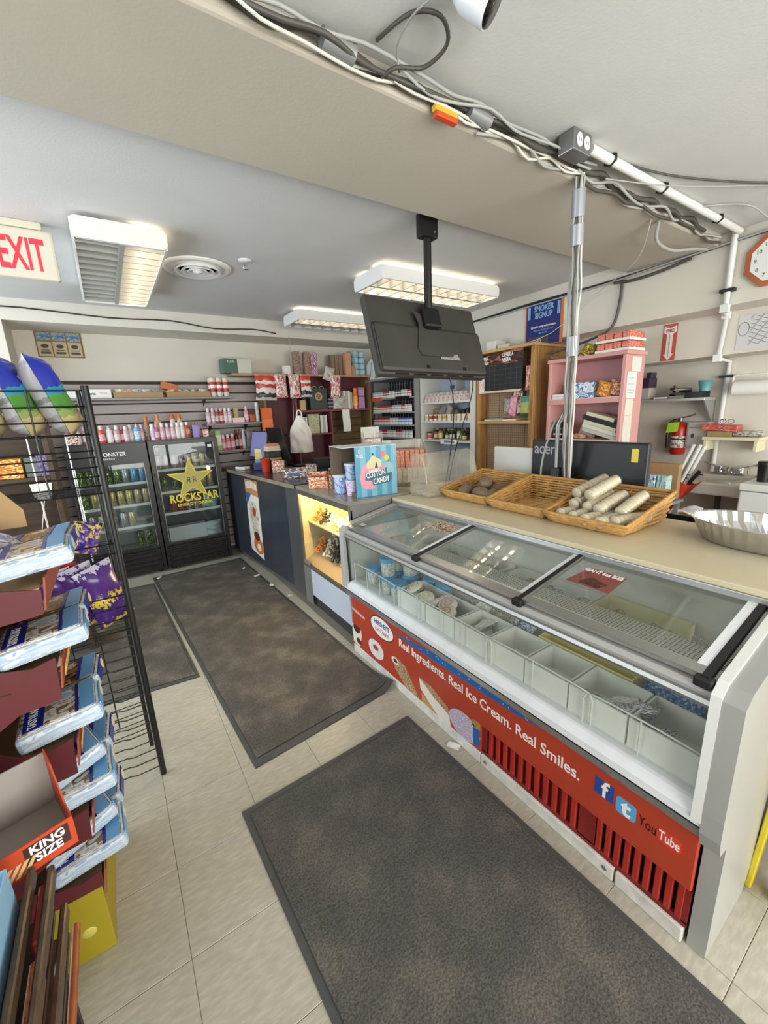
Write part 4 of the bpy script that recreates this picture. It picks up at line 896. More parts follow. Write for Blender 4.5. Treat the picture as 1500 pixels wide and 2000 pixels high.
# cotton candy carton: open at its left, two tubs beside it
t = thing('cotton_candy_carton', 'blue striped cotton candy carton with pink and tent artwork', 'carton', (1.46, 2.40, 1.013), (0, 0, math.radians(-8)))
m_ccb = bands('carton_stripes', [(0, '#4d93b5'), (.12, '#76b0c4'), (.25, '#4d93b5'), (.37, '#76b0c4'), (.5, '#4d93b5'), (.62, '#76b0c4'), (.75, '#4d93b5'), (.87, '#76b0c4')], 0)
m_kraft = mat('carton_kraft', '#6e5f52', .85)
Bd().box(-.15, .15, -.125, -.122, 0, .33).obj('front_wall', m_ccb, t)
Bd().box(-.15, .15, .122, .125, 0, .33).obj('back_wall', m_kraft, t)
Bd().box(.147, .15, -.122, .122, 0, .33).box(-.15, -.147, -.122, .122, 0, .03).box(-.147, .147, -.122, .122, 0, .003).obj('inner_wall', m_kraft, t)
Bd().box(-.235, .15, -.125, .125, .33, .333).obj('top_flap', mat('carton_flap', '#d7e2e6', .6), t)
Bd().box(-.235, -.15, .119, .123, .03, .33).obj('side_flap', m_kraft, t)
def cc(name, poly, x, z, m, d): return Bd().prism(poly, (x, -.125, z), UX, UZ, d).obj(name, m, t)
cc('pink_puff_art', [(-.13, .0), (-.125, -.05), (-.10, -.085), (-.05, -.095), (-.01, -.07), (-.03, .02), (-.04, .06), (-.08, .08), (-.11, .06)], .01, .14, mat('art_pink', '#e69aa6', .5), .001)
cc('blue_puff_art', ell(.04, .055, 16), .09, .165, mat('art_teal', '#8fbcc4', .5), .001)
cc('tent_art', [(-.06, -.02), (-.065, .015), (-.02, .065), (.045, .03), (.04, -.02)], -.005, .205, mat('art_tent', '#d9cfa2', .5), .0016)
cc('tent_door_art', [(-.012, -.02), (.012, -.02), (0, .025)], 0, .205, mat('art_navy', '#1f3050', .5), .0022)
cc('tent_flag_art', [(-.015, 0), (.0, .0), (.0, .012), (-.015, .012)], -.015, .272, mat('art_navy', '#1f3050', .5), .0016)
cc('balloon_art', ell(.017, .021, 14), .05, .275, mat('art_pink2', '#d97b93', .5), .0014)
cc('balloon_art', ell(.017, .021, 14), .076, .25, mat('art_yellow', '#e2c544', .5), .0018)
cc('ribbon_art', [(-.07, -.012), (.06, .012), (.07, .035), (-.07, .012)], .0, .165, mat('art_pink3', '#dd8fa4', .5), .0022)
cc('title_shadow_art', [(-.085, -.005), (-.08, .045), (.075, .07), (.075, .03), (.115, .035), (.105, -.03), (-.03, -.045), (-.035, -.01)], .0, .115, mat('art_teal_dark', '#2c6478', .5), .0014)
text('PARADE', (-.055, -.1275, .157), (1, 0, .16), (-.16, 0, 1), .026, m_ltxt, t, world=False, sx=.85, bold=.01)
text('COTTON', (-.075, -.1270, .122), (1, 0, .14), (-.14, 0, 1), .05, m_ltxt, t, world=False, sx=.66, bold=.02)
text('CANDY', (-.025, -.1270, .080), (1, 0, .12), (-.12, 0, 1), .05, m_ltxt, t, world=False, sx=.68, bold=.02)
text('12\nTUBS', (-.118, -.1262, .29), UX, UZ, .032, m_ltxt, t, world=False, sx=.7, align='CENTER')
m_ctub = printed('candy_tub_print', ['#86b2dc', '#5a86c4', '#b9d0e8', '#d8b0c8', '#9ec2e2'], 5); m_ctub2 = printed('candy_tub_pink', ['#d9c3e0', '#e9d8ec', '#b9a0d0', '#f0e6f2'], 5)
def candytub(loc, label, m, s=1):
    o = thing('candy_tub', label, 'tub', loc, group='cotton candy tubs')
    Bd().lathe([(.050*s, 0), (.06*s, .12*s)], n=22).obj('cup', m, o)
    Bd().lathe([(.063*s, .118*s), (.064*s, .132*s), (.055*s, .134*s), (.0, .134*s)], n=22).obj('lid', mat('tub_lid_clear', '#c9cdd6', .3), o)
candytub((1.315, 2.545, 1.013), 'blue cotton candy tub standing in front of the open carton', m_ctub)
candytub((1.335, 2.418, 1.013), 'lower pale pink cotton candy tub at the carton edge', m_ctub2, .80)
candytub((1.335, 2.418, 1.122), 'upper pale blue cotton candy tub at the carton edge', m_ctub, .82)
# snack cartons
m_org = printed('snack_orange', ['#e07a2a', '#f0e0cc', '#d85a1e', '#e89a3c'], 4); m_mnm = printed('snack_blue', ['#3a6fc0', '#7a5a3c', '#e8e2da', '#4a4038'], 4); m_pur = printed('snack_purple', ['#e6c02c', '#6a4a9a', '#e8d860', '#8a6ab0'], 4)
def openbox(w, d, h, hb, loc, rz, m, label, cat='carton', inner=m_card):
    t = thing('display_carton', label, cat, loc, (0, 0, rz))
    Bd().box(-w/2, w/2, -d/2, -d/2+.002, 0, h).obj('front_wall', m, t)
    Bd().box(-w/2, w/2, d/2-.002, d/2, 0, hb).obj('header_card', m, t)
    for s in (-1, 1): Bd().prism([(-d/2+.002, 0), (d/2-.002, 0), (d/2-.002, hb), (-d/2+.002, h)], (s*w/2-(.002 if s > 0 else 0), 0, 0), (0, 1, 0), (0, 0, 1), .002).obj('side_wall', m, t)
    Bd().box(-w/2+.002, w/2-.002, -d/2+.002, d/2-.002, 0, .002).obj('floor_card', inner, t)
    return t
openbox(.14, .11, .085, .115, (1.295, 2.885, 1.013), -.5, m_org, 'orange and white snack carton on the showcase beside the candy tubs')
openbox(.12, .10, .10, .145, (1.40, 2.775, 1.013), -.45, m_org, 'taller orange snack carton with a white top edge')
carton('snack_box', .21, .10, .085, (1.345, 3.48, 1.021), -.5, m_mnm, 'blue and brown sandwich cookie carton on the dark counter')
carton('snack_box', .085, .06, .135, (1.38, 3.20, 1.021), -.3, m_pur, 'yellow and purple upright snack box between counter and showcase')
openbox(.30, .22, .13, .13, (1.72, 3.0, 1.021), -.3, m_card, 'open brown cardboard tray of small items behind the snack boxes')
t = thing('clear_tray', 'clear plastic tray stacked on the brown cardboard tray', 'tray', (1.72, 3.0, 1.153), (0, 0, -.3))
Bd().box(-.14, .14, -.10, .10, 0, .003).box(-.14, -.137, -.10, .10, .003, .05).box(.137, .14, -.10, .10, .003, .05).box(-.137, .137, -.10, -.097, .003, .05).box(-.137, .137, .097, .10, .003, .05).obj('tray', m_acr, t)
# acrylic display rack with chewing tobacco tins and cards, behind the carton
t = thing('acrylic_dispenser', 'tall clear acrylic dispenser standing behind the cotton candy carton', 'dispenser', (1.63, 2.615, 1.013), (0, 0, -.3))
Bd().box(-.07, .07, .045, .048, 0, .44).box(-.07, -.067, -.05, .045, 0, .40).box(.067, .07, -.05, .045, 0, .40).box(-.067, .067, -.05, -.047, 0, .09).box(-.067, .067, -.047, .045, 0, .003).obj('shell', m_acr, t)
for k in range(4): Bd().bev(-.06, .06, -.03, .04, .01+k*.09, .085+k*.09, .003, seg=1).obj('pack_layer', printed('dispenser_pack', ['#d9c9c4', '#c98a84', '#efe9e2', '#b8a8a0'], 6), t)
t = thing('tiered_dispenser', 'clear sloped dispenser filled with orange packets beside the bakery case', 'dispenser', (1.93, 2.62, 1.002), (0, 0, -.5))
Bd().prism([(-.16, 0), (.14, 0), (.14, .33), (.10, .33), (-.16, .14)], (-.17, 0, 0), (0, 1, 0), (0, 0, 1), .003).prism([(-.16, 0), (.14, 0), (.14, .33), (.10, .33), (-.16, .14)], (.167, 0, 0), (0, 1, 0), (0, 0, 1), .003).box(-.167, .167, -.16, -.157, 0, .14).box(-.167, .167, .137, .14, 0, .33).obj('shell', m_acr, t)
m_pk = printed('orange_packet', ['#d9683c', '#e8a07c', '#c8502c', '#f0d8c8'], 7)
for k in range(8): Bd().bev(-.155+k*.039, -.155+k*.039+.036, -.02, .13, .02, .255, .003, seg=1).obj('packet', m_pk, t)
for k in range(8): Bd().bev(-.155+k*.039, -.155+k*.039+.036, -.15, -.03, .02, .12, .003, seg=1).obj('packet', printed('pale_packet', ['#d8cfc0', '#b9a890', '#efe8dc'], 7), t)
wsolo(Bd().box(1.70, 2.15, 2.23, 2.80, .0, .998), 'back_counter', mat('back_counter_cream', '#cfc2a0', .45), 'cream counter block behind the lit showcase', 'counter', (1.92, 2.5, 0))
# far end of the counter: card reader, red cup, leaflets, monitors, plastic bag
Rc = Matrix.Rotation(RZ, 4, 'Z'); Rc.translation = Vector((1.205, 3.115, 0))
def on(x, y, z=1.021): return tuple(Rc @ Vector((x, y, z)))
t = thing('card_reader', 'small white card reader lying on the far counter end', 'card reader', on(.07, 1.42), (0, 0, RZ+.3))
Bd().bev(-.04, .04, -.08, .08, 0, .03, .008).obj('body', m_white, t); Bd().box(-.03, .03, 0, .06, .0302, .031).obj('screen', m_black, t)
t = thing('plastic_cup', 'red plastic cup standing on the dark counter', 'cup', on(.155, .98))
Bd().lathe([(.038, 0), (.05, .13), (.052, .132), (.048, .13), (.036, .004), (0, .004)], n=22).obj('cup', mat('cup_red', '#c8402c', .35), t)
Bd().lathe([(.0452, .085), (.0458, .092)], n=22).obj('rim_line', mat('cup_line', '#e8a898', .4), t)
t = thing('leaflet_stand', 'stand of yellow and blue leaflets beside the red cup', 'leaflet stand', on(.17, 1.20), (0, 0, -.5))
Bd().prism([(-.05, 0), (.05, 0), (.03, .21), (-.03, .22)], (-.04, 0, 0), (0, 1, .0), (0.1, 0, 1), .004).xf(Matrix.Rotation(-PI/2, 4, 'Z')).obj('leaflet', bands('leaflet_print', [(0, '#2a3f86'), (.28, '#6aa6c0'), (.5, '#d8c878'), (.85, '#e8dca0')], 2), t)
Bd().bev(-.05, .05, -.03, .03, 0, .07, .003).obj('holder', mat('holder_navy', '#28336e', .4), t)
def screen(loc, rz, w, h, label, m=m_black):
    t = thing('checkout_monitor', label, 'monitor', loc, (0, 0, rz))
    Bd().lathe([(.08, 0), (.08, .01), (.02, .02), (.015, .16)], n=18).obj('stand', m_black, t)
    Bd().bev(-w/2, w/2, -.012, .012, .10, .10+h, .006).xf(Matrix.Rotation(-.22, 4, 'X')).obj('panel', m, t)
    Bd().box(-w/2+.01, w/2-.01, -.0135, -.0125, .11, .09+h).xf(Matrix.Rotation(-.22, 4, 'X')).obj('display', mat('screen_lilac', '#8f92c8', .2), t)
screen(on(.26, 1.48), -1.35, .34, .30, 'slim checkout monitor seen edge-on, left one on the counter')
screen(on(.42, 1.10), 1.75, .32, .34, 'black checkout monitor seen edge-on, right one on the counter')
t = thing('receipt_printer', 'stack of small boxes and papers on the counter between the two monitors', 'printer', on(.30, 1.12))
for k, (w, d, z0, h, c) in enumerate(((.16, .13, 0, .10, '#2c2b2a'), (.15, .12, .101, .02, '#c9b98a'), (.14, .12, .122, .07, '#3a3634'), (.15, .11, .193, .02, '#d8cfa8'), (.14, .11, .214, .03, '#cfc6b8'), (.13, .10, .245, .025, '#d8826a'))):
    Bd().bev(-w/2, w/2, -d/2, d/2, z0, z0+h, .003, seg=1).obj('layer', mat('layer%d' % k, c, .6, var=.1, vs=9), t)
carton('snack_box', .12, .05, .12, on(.22, .82), -.5, printed('candy_small', ['#e8e0d2', '#c8604a', '#d8c8b8', '#efe9e0'], 4), 'white and red candy box behind the red cup')
t = thing('tall_orange_box', 'tall orange printed box standing at the far counter end', 'box', on(.46, 1.55), (0, 0, RZ))
Bd().bev(-.05, .05, -.04, .04, 0, .64, .003).obj('box', bands('orange_tall', [(0, '#d8602a'), (.2, '#e87a3a'), (.45, '#c8481e'), (.5, '#e87a3a'), (.8, '#d8602a')], 2), t)
# thank-you bag hanging on its rack
t = thing('plastic_bag', 'white plastic shopping bag hanging in front of the burgundy shelves', 'bag', (1.79, 4.36, 1.16), (0, 0, -.25))
m_bagw = mat('bag_white', '#e3dcd6', .45, var=.06, vs=12, bmp=.5, bs=25)
def bagf(s):
    def f(u, v):
        a = u-.5; w = (.26-.05*v) if v < .62 else (.26-.05*.62)*(1-(v-.62)/.38*.75)
        th = .055*(1-(2*a)**4)*(1-.75*v)*(1+.25*math.sin(13*u+9*v))
        return Vector((a*w, s*th+.006*math.sin(20*v+8*u), v*.40))
    return f
Bd().grid(bagf(-1), 14, 20).grid(bagf(1), 14, 20, 0, True, True).obj('bag', m_bagw, t)
Bd().tube(smooth([(-.03, 0, .39), (-.02, 0, .44), (.0, .02, .46), (.02, 0, .44), (.03, 0, .39)]), .008, 6).obj('handle', m_bagw, t)
t = thing('bag_rack', 'thin wire bag rack standing on the counter behind the red cup', 'rack', (1.79, 4.36, 1.021))
Bd().box(-.10, .10, -.06, .06, 0, .006).tube([(0, .06, .0), (0, .075, .58), (0, .02, .60)], .005, 6).obj('stand', m_steel, t)
t = thing('back_desk', 'dark work surface behind the sales counter', 'desk', (1.95, 4.2, 0))
Bd().bev(1.73, 2.3, 3.3, 4.8, .98, 1.015, .004).obj('top', m_dkt, t, True); Bd().box(1.80, 2.25, 3.35, 4.75, 0, .98).obj('body', m_dk, t, True)
for k, (x, y, w, d, h, c, l) in enumerate(((1.98, 3.75, .20, .16, .12, '#bdb6ae', 'pale grey box on the desk under the hanging bag'), (2.02, 3.5, .18, .15, .19, '#d8cfc6', 'cream box on the desk left of the cotton candy carton'), (1.90, 4.05, .22, .18, .09, '#2a2a2c', 'black terminal on the desk with trailing leads'), (2.05, 3.95, .12, .1, .16, '#8a7f60', 'olive packet on the desk behind the black terminal'))):
    carton('desk_box', w, d, h, (x, y, 1.016), -.3, mat('desk_box%d' % k, c, .5, var=.12, vs=9), l)
t = thing('price_card', 'white printed card standing behind the cotton candy carton', 'sign', (2.12, 3.42, 1.016), (0, 0, -.5))
Bd().box(-.09, .09, -.002, .002, 0, .26).xf(Matrix.Rotation(-.15, 4, 'X')).obj('card', m_paper, t)
Bd().box(-.07, -.02, -.004, -.002, .06, .2).box(.0, .05, -.004, -.002, .06, .16).xf(Matrix.Rotation(-.15, 4, 'X')).obj('card_print', mat('card_ink', '#7a746c', .6), t)
# ================================================================== DRINKS COOLERS
m_cool = mat('cooler_black', '#161514', .35, var=.15, vs=12); m_coolin = mat('cooler_liner', '#8d8f8c', .5); m_coold = mat('cooler_liner_dark', '#3d4246', .5)
m_shw = mat('cooler_shelf_white', '#dfe0dd', .4)
m_cglass = glass('cooler_glass', (.86, .90, .90), .02, .015, '#b8c4c8')
def cooler(x0, x1, y0, label, gz0, gz1, shelves, liner, header, lamp):
    y1, H = 5.13, 1.38
    t = thing('drinks_cooler', label, 'cooler', ((x0+x1)/2, y0, 0))
    w = .035
    Bd().box(x0, x0+w, y0+.05, y1, .03, H).box(x1-w, x1, y0+.05, y1, .03, H).box(x0+w, x1-w, y0+.05, y1, H-.06, H).box(x0+w, x1-w, y1-.03, y1, .03, H-.06).box(x0+w, x1-w, y0+.05, y1-.03, .03, gz0-.03).obj('cabinet', m_cool, t, True)
    Bd().box(x0+w, x0+w+.004, y0+.05, y1-.03, gz0-.03, H-.06).box(x1-w-.004, x1-w, y0+.05, y1-.03, gz0-.03, H-.06).box(x0+w, x1-w, y1-.034, y1-.03, gz0-.03, H-.06).box(x0+w+.004, x1-w-.004, y0+.06, y1-.034, gz0-.03, gz0-.026).obj('liner', liner, t, True)
    d = .05
    fr = Bd().box(x0, x0+d, y0, y0+.045, .29, H-.012).box(x1-d, x1, y0, y0+.045, .29, H-.012).box(x0+d, x1-d, y0, y0+.045, gz1, H-.012).box(x0+d, x1-d, y0, y0+.045, .29, gz0).obj('door', m_cool, t, True)
    g = Bd().box(x0+d, x1-d, y0+.012, y0+.016, gz0, gz1).obj('pane', m_cglass, fr); g.data.transform(Matrix.Translation(-Vector(t.location)))
    h = Bd().bev(x0+.012, x0+.03, y0-.012, y0, .55, 1.05, .004).obj('handle', m_cool, fr); h.data.transform(Matrix.Translation(-Vector(t.location)))
    for x in (x0+d-.004, x1-d): Bd().box(x, x+.004, y0-.002, y0+.002, gz0, gz1).obj('door_trim', m_steel, t, True)
    Bd().box(x0+.01, x1-.01, y0+.03, y0+.055, .035, .285).obj('grille_back', m_black, t, True)
    for k in range(5): Bd().bev(x0+.03, x1-.03, y0+.008, y0+.032, .05+k*.048, .078+k*.048, .006, seg=1).obj('grille_slat', m_cool, t, True)
    for x in (x0, x1-.03): Bd().box(x, x+.03, y0+.005, y0+.05, .03, .287).obj('grille_side', m_cool, t, True)
    for x in (x0+.06, x1-.06): Bd().lathe([(.02, 0), (.02, .03)], (x, y0+.09, 0), 10).obj('foot', m_black, t, True)
    for z in shelves:
        Bd().box(x0+w+.006, x1-w-.006, y0+.075, y0+.083, z-.012, z+.014).obj('shelf_front', m_shw, t, True)
        b = Bd()
        for k in range(15):
            x = x0+w+.02+(x1-x0-2*w-.04)*k/14; b.box(x-.002, x+.002, y0+.083, y1-.04, z-.004, z)
        b.box(x0+w+.006, x1-w-.006, y0+.25, y0+.254, z-.008, z-.004).obj('wire_shelf', m_shw, t, True)
    if lamp: Bd().box(x0+w+.008, x0+w+.018, y0+.06, y0+.075, gz0+.02, gz1-.02).obj('lamp_strip', emit('cooler_led', '#eef3f6', lamp), t, True)
    return t
MX0, MX1, CY = -.36, .302, 4.72
t = cooler(MX0, MX1, CY, 'black drinks cooler with lit shelves, left one behind the wire rack', .31, 1.17, (.52, .745, .965), m_coolin, True, 3.0)
text('MONSTER', (-.105, CY-.001, 1.255), UX, UZ, .052, mat('logo_white', '#e8e8e6', .5), t, sx=.95, bold=.02)
text('ENERGY', (-.07, CY-.001, 1.222), UX, UZ, .026, mat('logo_white', '#e8e8e6', .5), t, sx=1.0)
Bd().prism([(-.015, .05), (.012, .05), (.016, .0), (.008, -.05), (.002, .01), (-.006, .03)], (-.135, CY, 1.255), UX, UZ, .0012).obj('claw_mark', mat('logo_green', '#a5d62c', .4), t, True)
RX0, RX1 = .315, .975
t = cooler(RX0, RX1, CY, 'black drinks cooler with a yellow star on its glass door', .30, 1.33, (.60, .83, 1.065), m_coold, False, 0); RC = t
star = [((.24 if k % 2 == 0 else .092)*math.sin(2*PI*k/10), (.24 if k % 2 == 0 else .092)*math.cos(2*PI*k/10)) for k in range(10)]
m_yst = mat('star_yellow', '#e8d83c', .4); m_ysf = mat('star_fill', '#b7ab52', .45)
sy = CY+.0105
Bd().prism(star, (.665, sy, .955), UX, UZ, .001).obj('star', m_yst, t, True)
Bd().prism([(x*.88, y*.88) for x, y in star], (.665, sy-.001, .955), UX, UZ, .001).obj('star_face', m_ysf, t, True)
text('R', (.672, sy-.0025, .92), UX, UZ, .085, m_black, t, sx=.9); text('R', (.658, sy-.0025, .92), (-1, 0, 0), UZ, .085, m_black, t, sx=.9, depth=.0003)
text('ROCKSTAR', (.672, sy-.001, .725), UX, UZ, .118, m_yst, t, align='CENTER', sx=.80, bold=.02)
text('ENERGY DRINK', (.672, sy-.001, .678), UX, UZ, .042, m_yst, t, align='CENTER', sx=1.2, bold=.02)
for x in (.385, .89): Bd().box(x-.02, x+.02, CY+.0102, CY+.0112, 1.275, 1.305).obj('small_sticker', m_paper, t, True)
def can(loc, m, label, grp, r=.033, h=.155):
    o = thing('drink_can', label, 'drink can', loc, (0, 0, random.uniform(0, 6)), grp)
    Bd().lathe([(r*.8, 0), (r, .01), (r, h-.016), (r*.82, h)], n=16).obj('body', m, o); Bd().lathe([(r*.82, h), (r*.78, h+.002), (r*.74, h-.002), (0, h-.002)], n=16).obj('lid', m_chrome, o)
m_cgrn = printed('can_black_green', ['#151614', '#1b1d1a', '#9dc83a', '#101110'], 7, .25, metal=.4); m_csil = printed('can_silver', ['#b9bcbe', '#8f9498', '#d8dadb'], 5, .25, metal=.6)
m_cblu = printed('can_blue', ['#3f86b4', '#6fb0d2', '#2c6a98', '#a8cfe0'], 6, .25, metal=.4); m_cgld = printed('can_gold', ['#c9b46a', '#a88f44', '#e2d69a', '#8f7a3c'], 6, .25, metal=.5)
m_cred = printed('can_red_white', ['#d8d4d6', '#8a2a36', '#b9b4ba', '#5a1c28'], 6, .25, metal=.4); m_ctan = printed('can_tan', ['#a8906a', '#c9b48e', '#7d6846'], 6, .25, metal=.4); m_corn = printed('can_orange', ['#c8662c', '#8a3a20', '#d89a6a'], 6, .25, metal=.3)
xs = [-.28+k*.073 for k in range(8)]
for k, x in enumerate(xs): can((x, CY+.13, .966), [m_cgrn, m_cgrn, m_cgrn, m_cgrn, m_cgrn, m_csil, m_cblu, m_cblu][k], '%s can from the left on the top shelf of the left cooler' % ORD[k], 'cans in the left cooler')
for k, x in enumerate(xs): can((x, CY+.13, .746), [m_cgrn, m_cgld, m_cgld, m_cgld, m_cgld, m_cgld, m_ctan, m_ctan][k], '%s can from the left on the second shelf of the left cooler' % ORD[k], 'cans in the left cooler')
for k, x in enumerate((-.26, -.185, .0, .035+.04)): can((x, CY+.14, .521), [m_ctan, m_csil, m_csil, m_ctan][k], '%s can from the left on the third shelf of the left cooler' % ORD[k], 'cans in the left cooler')
for k, x in enumerate((.12, .20)): can((x, CY+.2, .29), m_cgrn, '%s dark can on the floor of the left cooler' % ['left', 'right'][k], 'cans in the left cooler')
for k, x in enumerate((.392, .462, .535, .60, .67, .745, .815)): can((x, CY+.12, 1.066), m_cred if k < 5 else m_ctan, '%s can from the left on the top shelf behind the star' % ORD[k], 'cans in the star cooler')
for k, x in enumerate((.42, .52, .60, .72, .80, .87)): can((x, CY+.14, .831), [m_cgrn, m_cgrn, m_cgrn, m_cred, m_ctan, m_ctan][k], '%s can from the left on the second shelf behind the star' % ORD[k], 'cans in the star cooler')
for k, x in enumerate((.47, .545, .62, .70)): can((x, CY+.13, .601), m_corn if k < 2 else m_cred, '%s can from the left on the third shelf behind the star' % ORD[k], 'cans in the star cooler')
solo(Bd().bev(-.19, .19, -.06, .06, 0, .17, .006), 'white_box', mat('cooler_box', '#d4d8dc', .4), 'large white box on the floor of the star cooler', 'box', (.57, CY+.15, .275), (0, 0, 0))
solo(Bd().pillow(.2, .17, .09, wr=.4, seed=3), 'clear_bag', mat('bag_frost', '#b9c6cc', .35, var=.15, vs=20, bmp=.6, bs=30), 'pale plastic bag beside the white box in the star cooler', 'bag', (.83, CY+.13, .275), (0, 0, .2))
solo(Bd().pillow(.17, .16, .07, wr=.4, seed=5), 'green_bag', mat('bag_green', '#8fc2b0', .35, var=.2, vs=20, bmp=.6, bs=30), 'pale green plastic bag lying on the third shelf of the star cooler', 'bag', (.82, CY+.13, .605), (0, .3, .1))

# ================================================================== SLAT WALL SHELVES
m_shelf = mat('slat_shelf_grey', '#8e8b8e', .45, var=.06, vs=4)
def wallshelf(x0, x1, z, label, y0=4.90):
    t = thing('wall_shelf', label, 'shelf', ((x0+x1)/2, 5.15, z))
    Bd().bev(x0, x1, y0, 5.148, z-.022, z, .006).obj('board', m_shelf, t, True)
    for x in (x0+.35*(x1-x0)*.3, x1-.1*(x1-x0)-.1): Bd().prism([(5.148, z-.022), (5.0, z-.022), (5.148, z-.09)], (x, 0, 0), (0, 1, 0), (0, 0, 1), .008).obj('bracket', m_blackm, t, True)
wallshelf(-.555, 1.245, 1.803, 'long grey shelf across the top of the slat wall')
wallshelf(.925, 1.56, 1.512, 'short grey shelf of pink bottles left of the burgundy unit')
wallshelf(1.0, 1.49, 1.213, 'lower short grey shelf beside the star cooler')
# ------------------------------------------------------------------ bottles
def mist(h=.15, r=.024, body='#d8a8b0', cap='#efe6e8', lab='#e9dce0', kind='mist'):
    return dict(h=h, r=r, body=body, cap=cap, lab=lab, kind=kind)
def bottle(loc, q, label, group):
    h, r = q['h'], q['r']; o = thing('toiletry_bottle', label, 'bottle', loc, (0, 0, random.uniform(-.4, .4)), group)
    mb = mat('btl'+q['body'], q['body'], .25, coat=.4); mc = mat('cap'+q['cap'], q['cap'], .3); ml = printed('lab'+q['lab']+q['body'], [q['lab'], q['body'], q['lab'], '#f2eeee'], 6)
    k = q['kind']
    if k == 'mist':
        Bd().lathe([(r*.92, 0), (r, .006), (r, h*.66), (r*.8, h*.73), (r*.42, h*.77)], n=16).obj('body', mb, o)
        Bd().lathe([(r*1.01, h*.15), (r*1.01, h*.5)], n=16).obj('label', ml, o)
        Bd().lathe([(r*.55, h*.76), (r*.62, h*.79), (r*.6, h*.95), (r*.45, h)], n=14).obj('cap', mc, o)
    elif k == 'pump':
        Bd().lathe([(r*.95, 0), (r, .006), (r, h*.68), (r*.5, h*.78)], n=16).obj('body', mb, o)
        Bd().lathe([(r*1.01, h*.12), (r*1.01, h*.55)], n=16).obj('label', ml, o)
        Bd().lathe([(r*.45, h*.78), (r*.45, h*.86), (r*.2, h*.87), (r*.2, h*.95)], n=12).tube([(0, 0, h*.95), (0, -r*1.1, h*.95), (0, -r*1.3, h*.92)], .004, 6).obj('pump', mc, o)
    elif k == 'tube':
        Bd().grid(lambda u, v: Vector((r*math.cos(2*PI*u)*(1+.25*v), r*math.sin(2*PI*u)*(1-.92*v), h*.22+h*.78*v)), 16, 5).obj('body', mb, o)
        Bd().lathe([(r*.9, 0), (r, .004), (r, h*.22)], n=16).obj('cap', mc, o)
    elif k == 'spray':
        Bd().lathe([(r, 0), (r, h*.72), (r*.75, h*.79)], n=16).obj('body', mb, o); Bd().lathe([(r*1.01, h*.15), (r*1.01, h*.6)], n=16).obj('label', ml, o)
        Bd().lathe([(r*.8, h*.79), (r*.82, h*.96), (r*.6, h)], n=16).obj('cap', mc, o)
    elif k == 'flat':
        Bd().lathe([(r*.9, 0), (r, .008), (r*1.05, h*.5), (r*.9, h*.72), (r*.4, h*.8)], n=16, sy=.6).obj('body', mb, o); Bd().lathe([(r*.42, h*.8), (r*.42, h)], n=12, sy=.8).obj('cap', mc, o)
        Bd().prism(ell(r*.55, r*.8, 14), (0, -r*.64, h*.42), UX, UZ, .001).obj('label', ml, o)
    return o
def pbox(w, d, h, loc, m, label, rz=0, group=None, cat='box', name='gift_box'):
    return solo(Bd().bev(-w/2, w/2, -d/2, d/2, 0, h, .002, seg=1), name, m, label, cat, loc, (0, 0, rz), group)
G = 'toiletries on top of the coolers'
row = [(-.30, mist(.15, .026, '#c98a90')), (-.235, mist(.15, .028, '#e3e0de', '#f0efec', '#f4f2f0')), (-.17, mist(.16, .026, '#b8505a', '#d8a8ac')), (-.105, mist(.16, .026, '#d8b0b4')), (-.045, mist(.165, .028, '#d8504a', '#e9d0cc')), (.018, mist(.165, .03, '#eae6e0', '#efeeea', '#f2f0ee', 'pump')),
       (.080, mist(.16, .027, '#c9a0a4')), (.118, mist(.155, .022, '#a83a40', '#c98a8c')), (.155, mist(.15, .024, '#d8b8ba')), (.195, mist(.16, .025, '#c8b2a8', '#e4d6cc')), (.25, mist(.175, .029, '#7fb0dc', '#f0f2f4', '#eef2f6', 'pump')), (.29, mist(.16, .02, '#d8a8b8'))]
for k, (x, q) in enumerate(row): bottle((x, CY+.09+.02*(k % 2), 1.381), q, '%s bottle from the left on top of the left cooler' % ORD[k], G)
row = [(.385, mist(.16, .022, '#e6dcea', '#efe9f2', '#c9a0d8', 'spray')), (.425, mist(.16, .025, '#b46a86', '#caa0b0')), (.475, mist(.165, .025, '#d8a4b4')), (.525, mist(.16, .024, '#cfa4b4', '#e4ccd6')), (.572, mist(.16, .024, '#d8b0bc')), (.62, mist(.165, .025, '#e0d8ce', '#efeae4')), (.665, mist(.165, .025, '#d9c9c4', '#efe9e2')), (.712, mist(.165, .034, '#a8563c', '#efe6da', '#e8c8a0', 'flat'))]
for k, (x, q) in enumerate(row): bottle((x, CY+.10, 1.381), q, '%s bottle from the left in the front row on the star cooler' % ORD[k], G)
row = [(.352, mist(.24, .024, '#b88a6a', '#d87a2c', '#e0c8a8', 'spray')), (.46, mist(.25, .04, '#d8a884', '#e0844a', '#eed6bc', 'flat')), (.60, mist(.25, .026, '#e0d6cc', '#d86a3a', '#efe4d8', 'spray')), (.665, mist(.25, .026, '#d8c0a8', '#e07a2c', '#efe0cc', 'spray'))]
for k, (x, q) in enumerate(row): bottle((x, CY+.22, 1.381), q, '%s orange-capped bottle from the left in the back row on the star cooler' % ORD[k], G)
pbox(.06, .05, .13, (.79, CY+.10, 1.381), mat('box_lilac', '#8f7cc0', .4), 'lilac perfume box on top of the star cooler'); pbox(.06, .05, .15, (.82, CY+.19, 1.381), printed('box_darkrose', ['#3a2226', '#c98a8a', '#2a1a1c'], 5), 'dark perfume box behind the lilac one')
pbox(.055, .05, .08, (.885, CY+.10, 1.381), printed('box_rose', ['#3a2024', '#d8988c', '#efe0d8', '#c0605a'], 5), 'small dark-framed rose box at the right end of the star cooler')
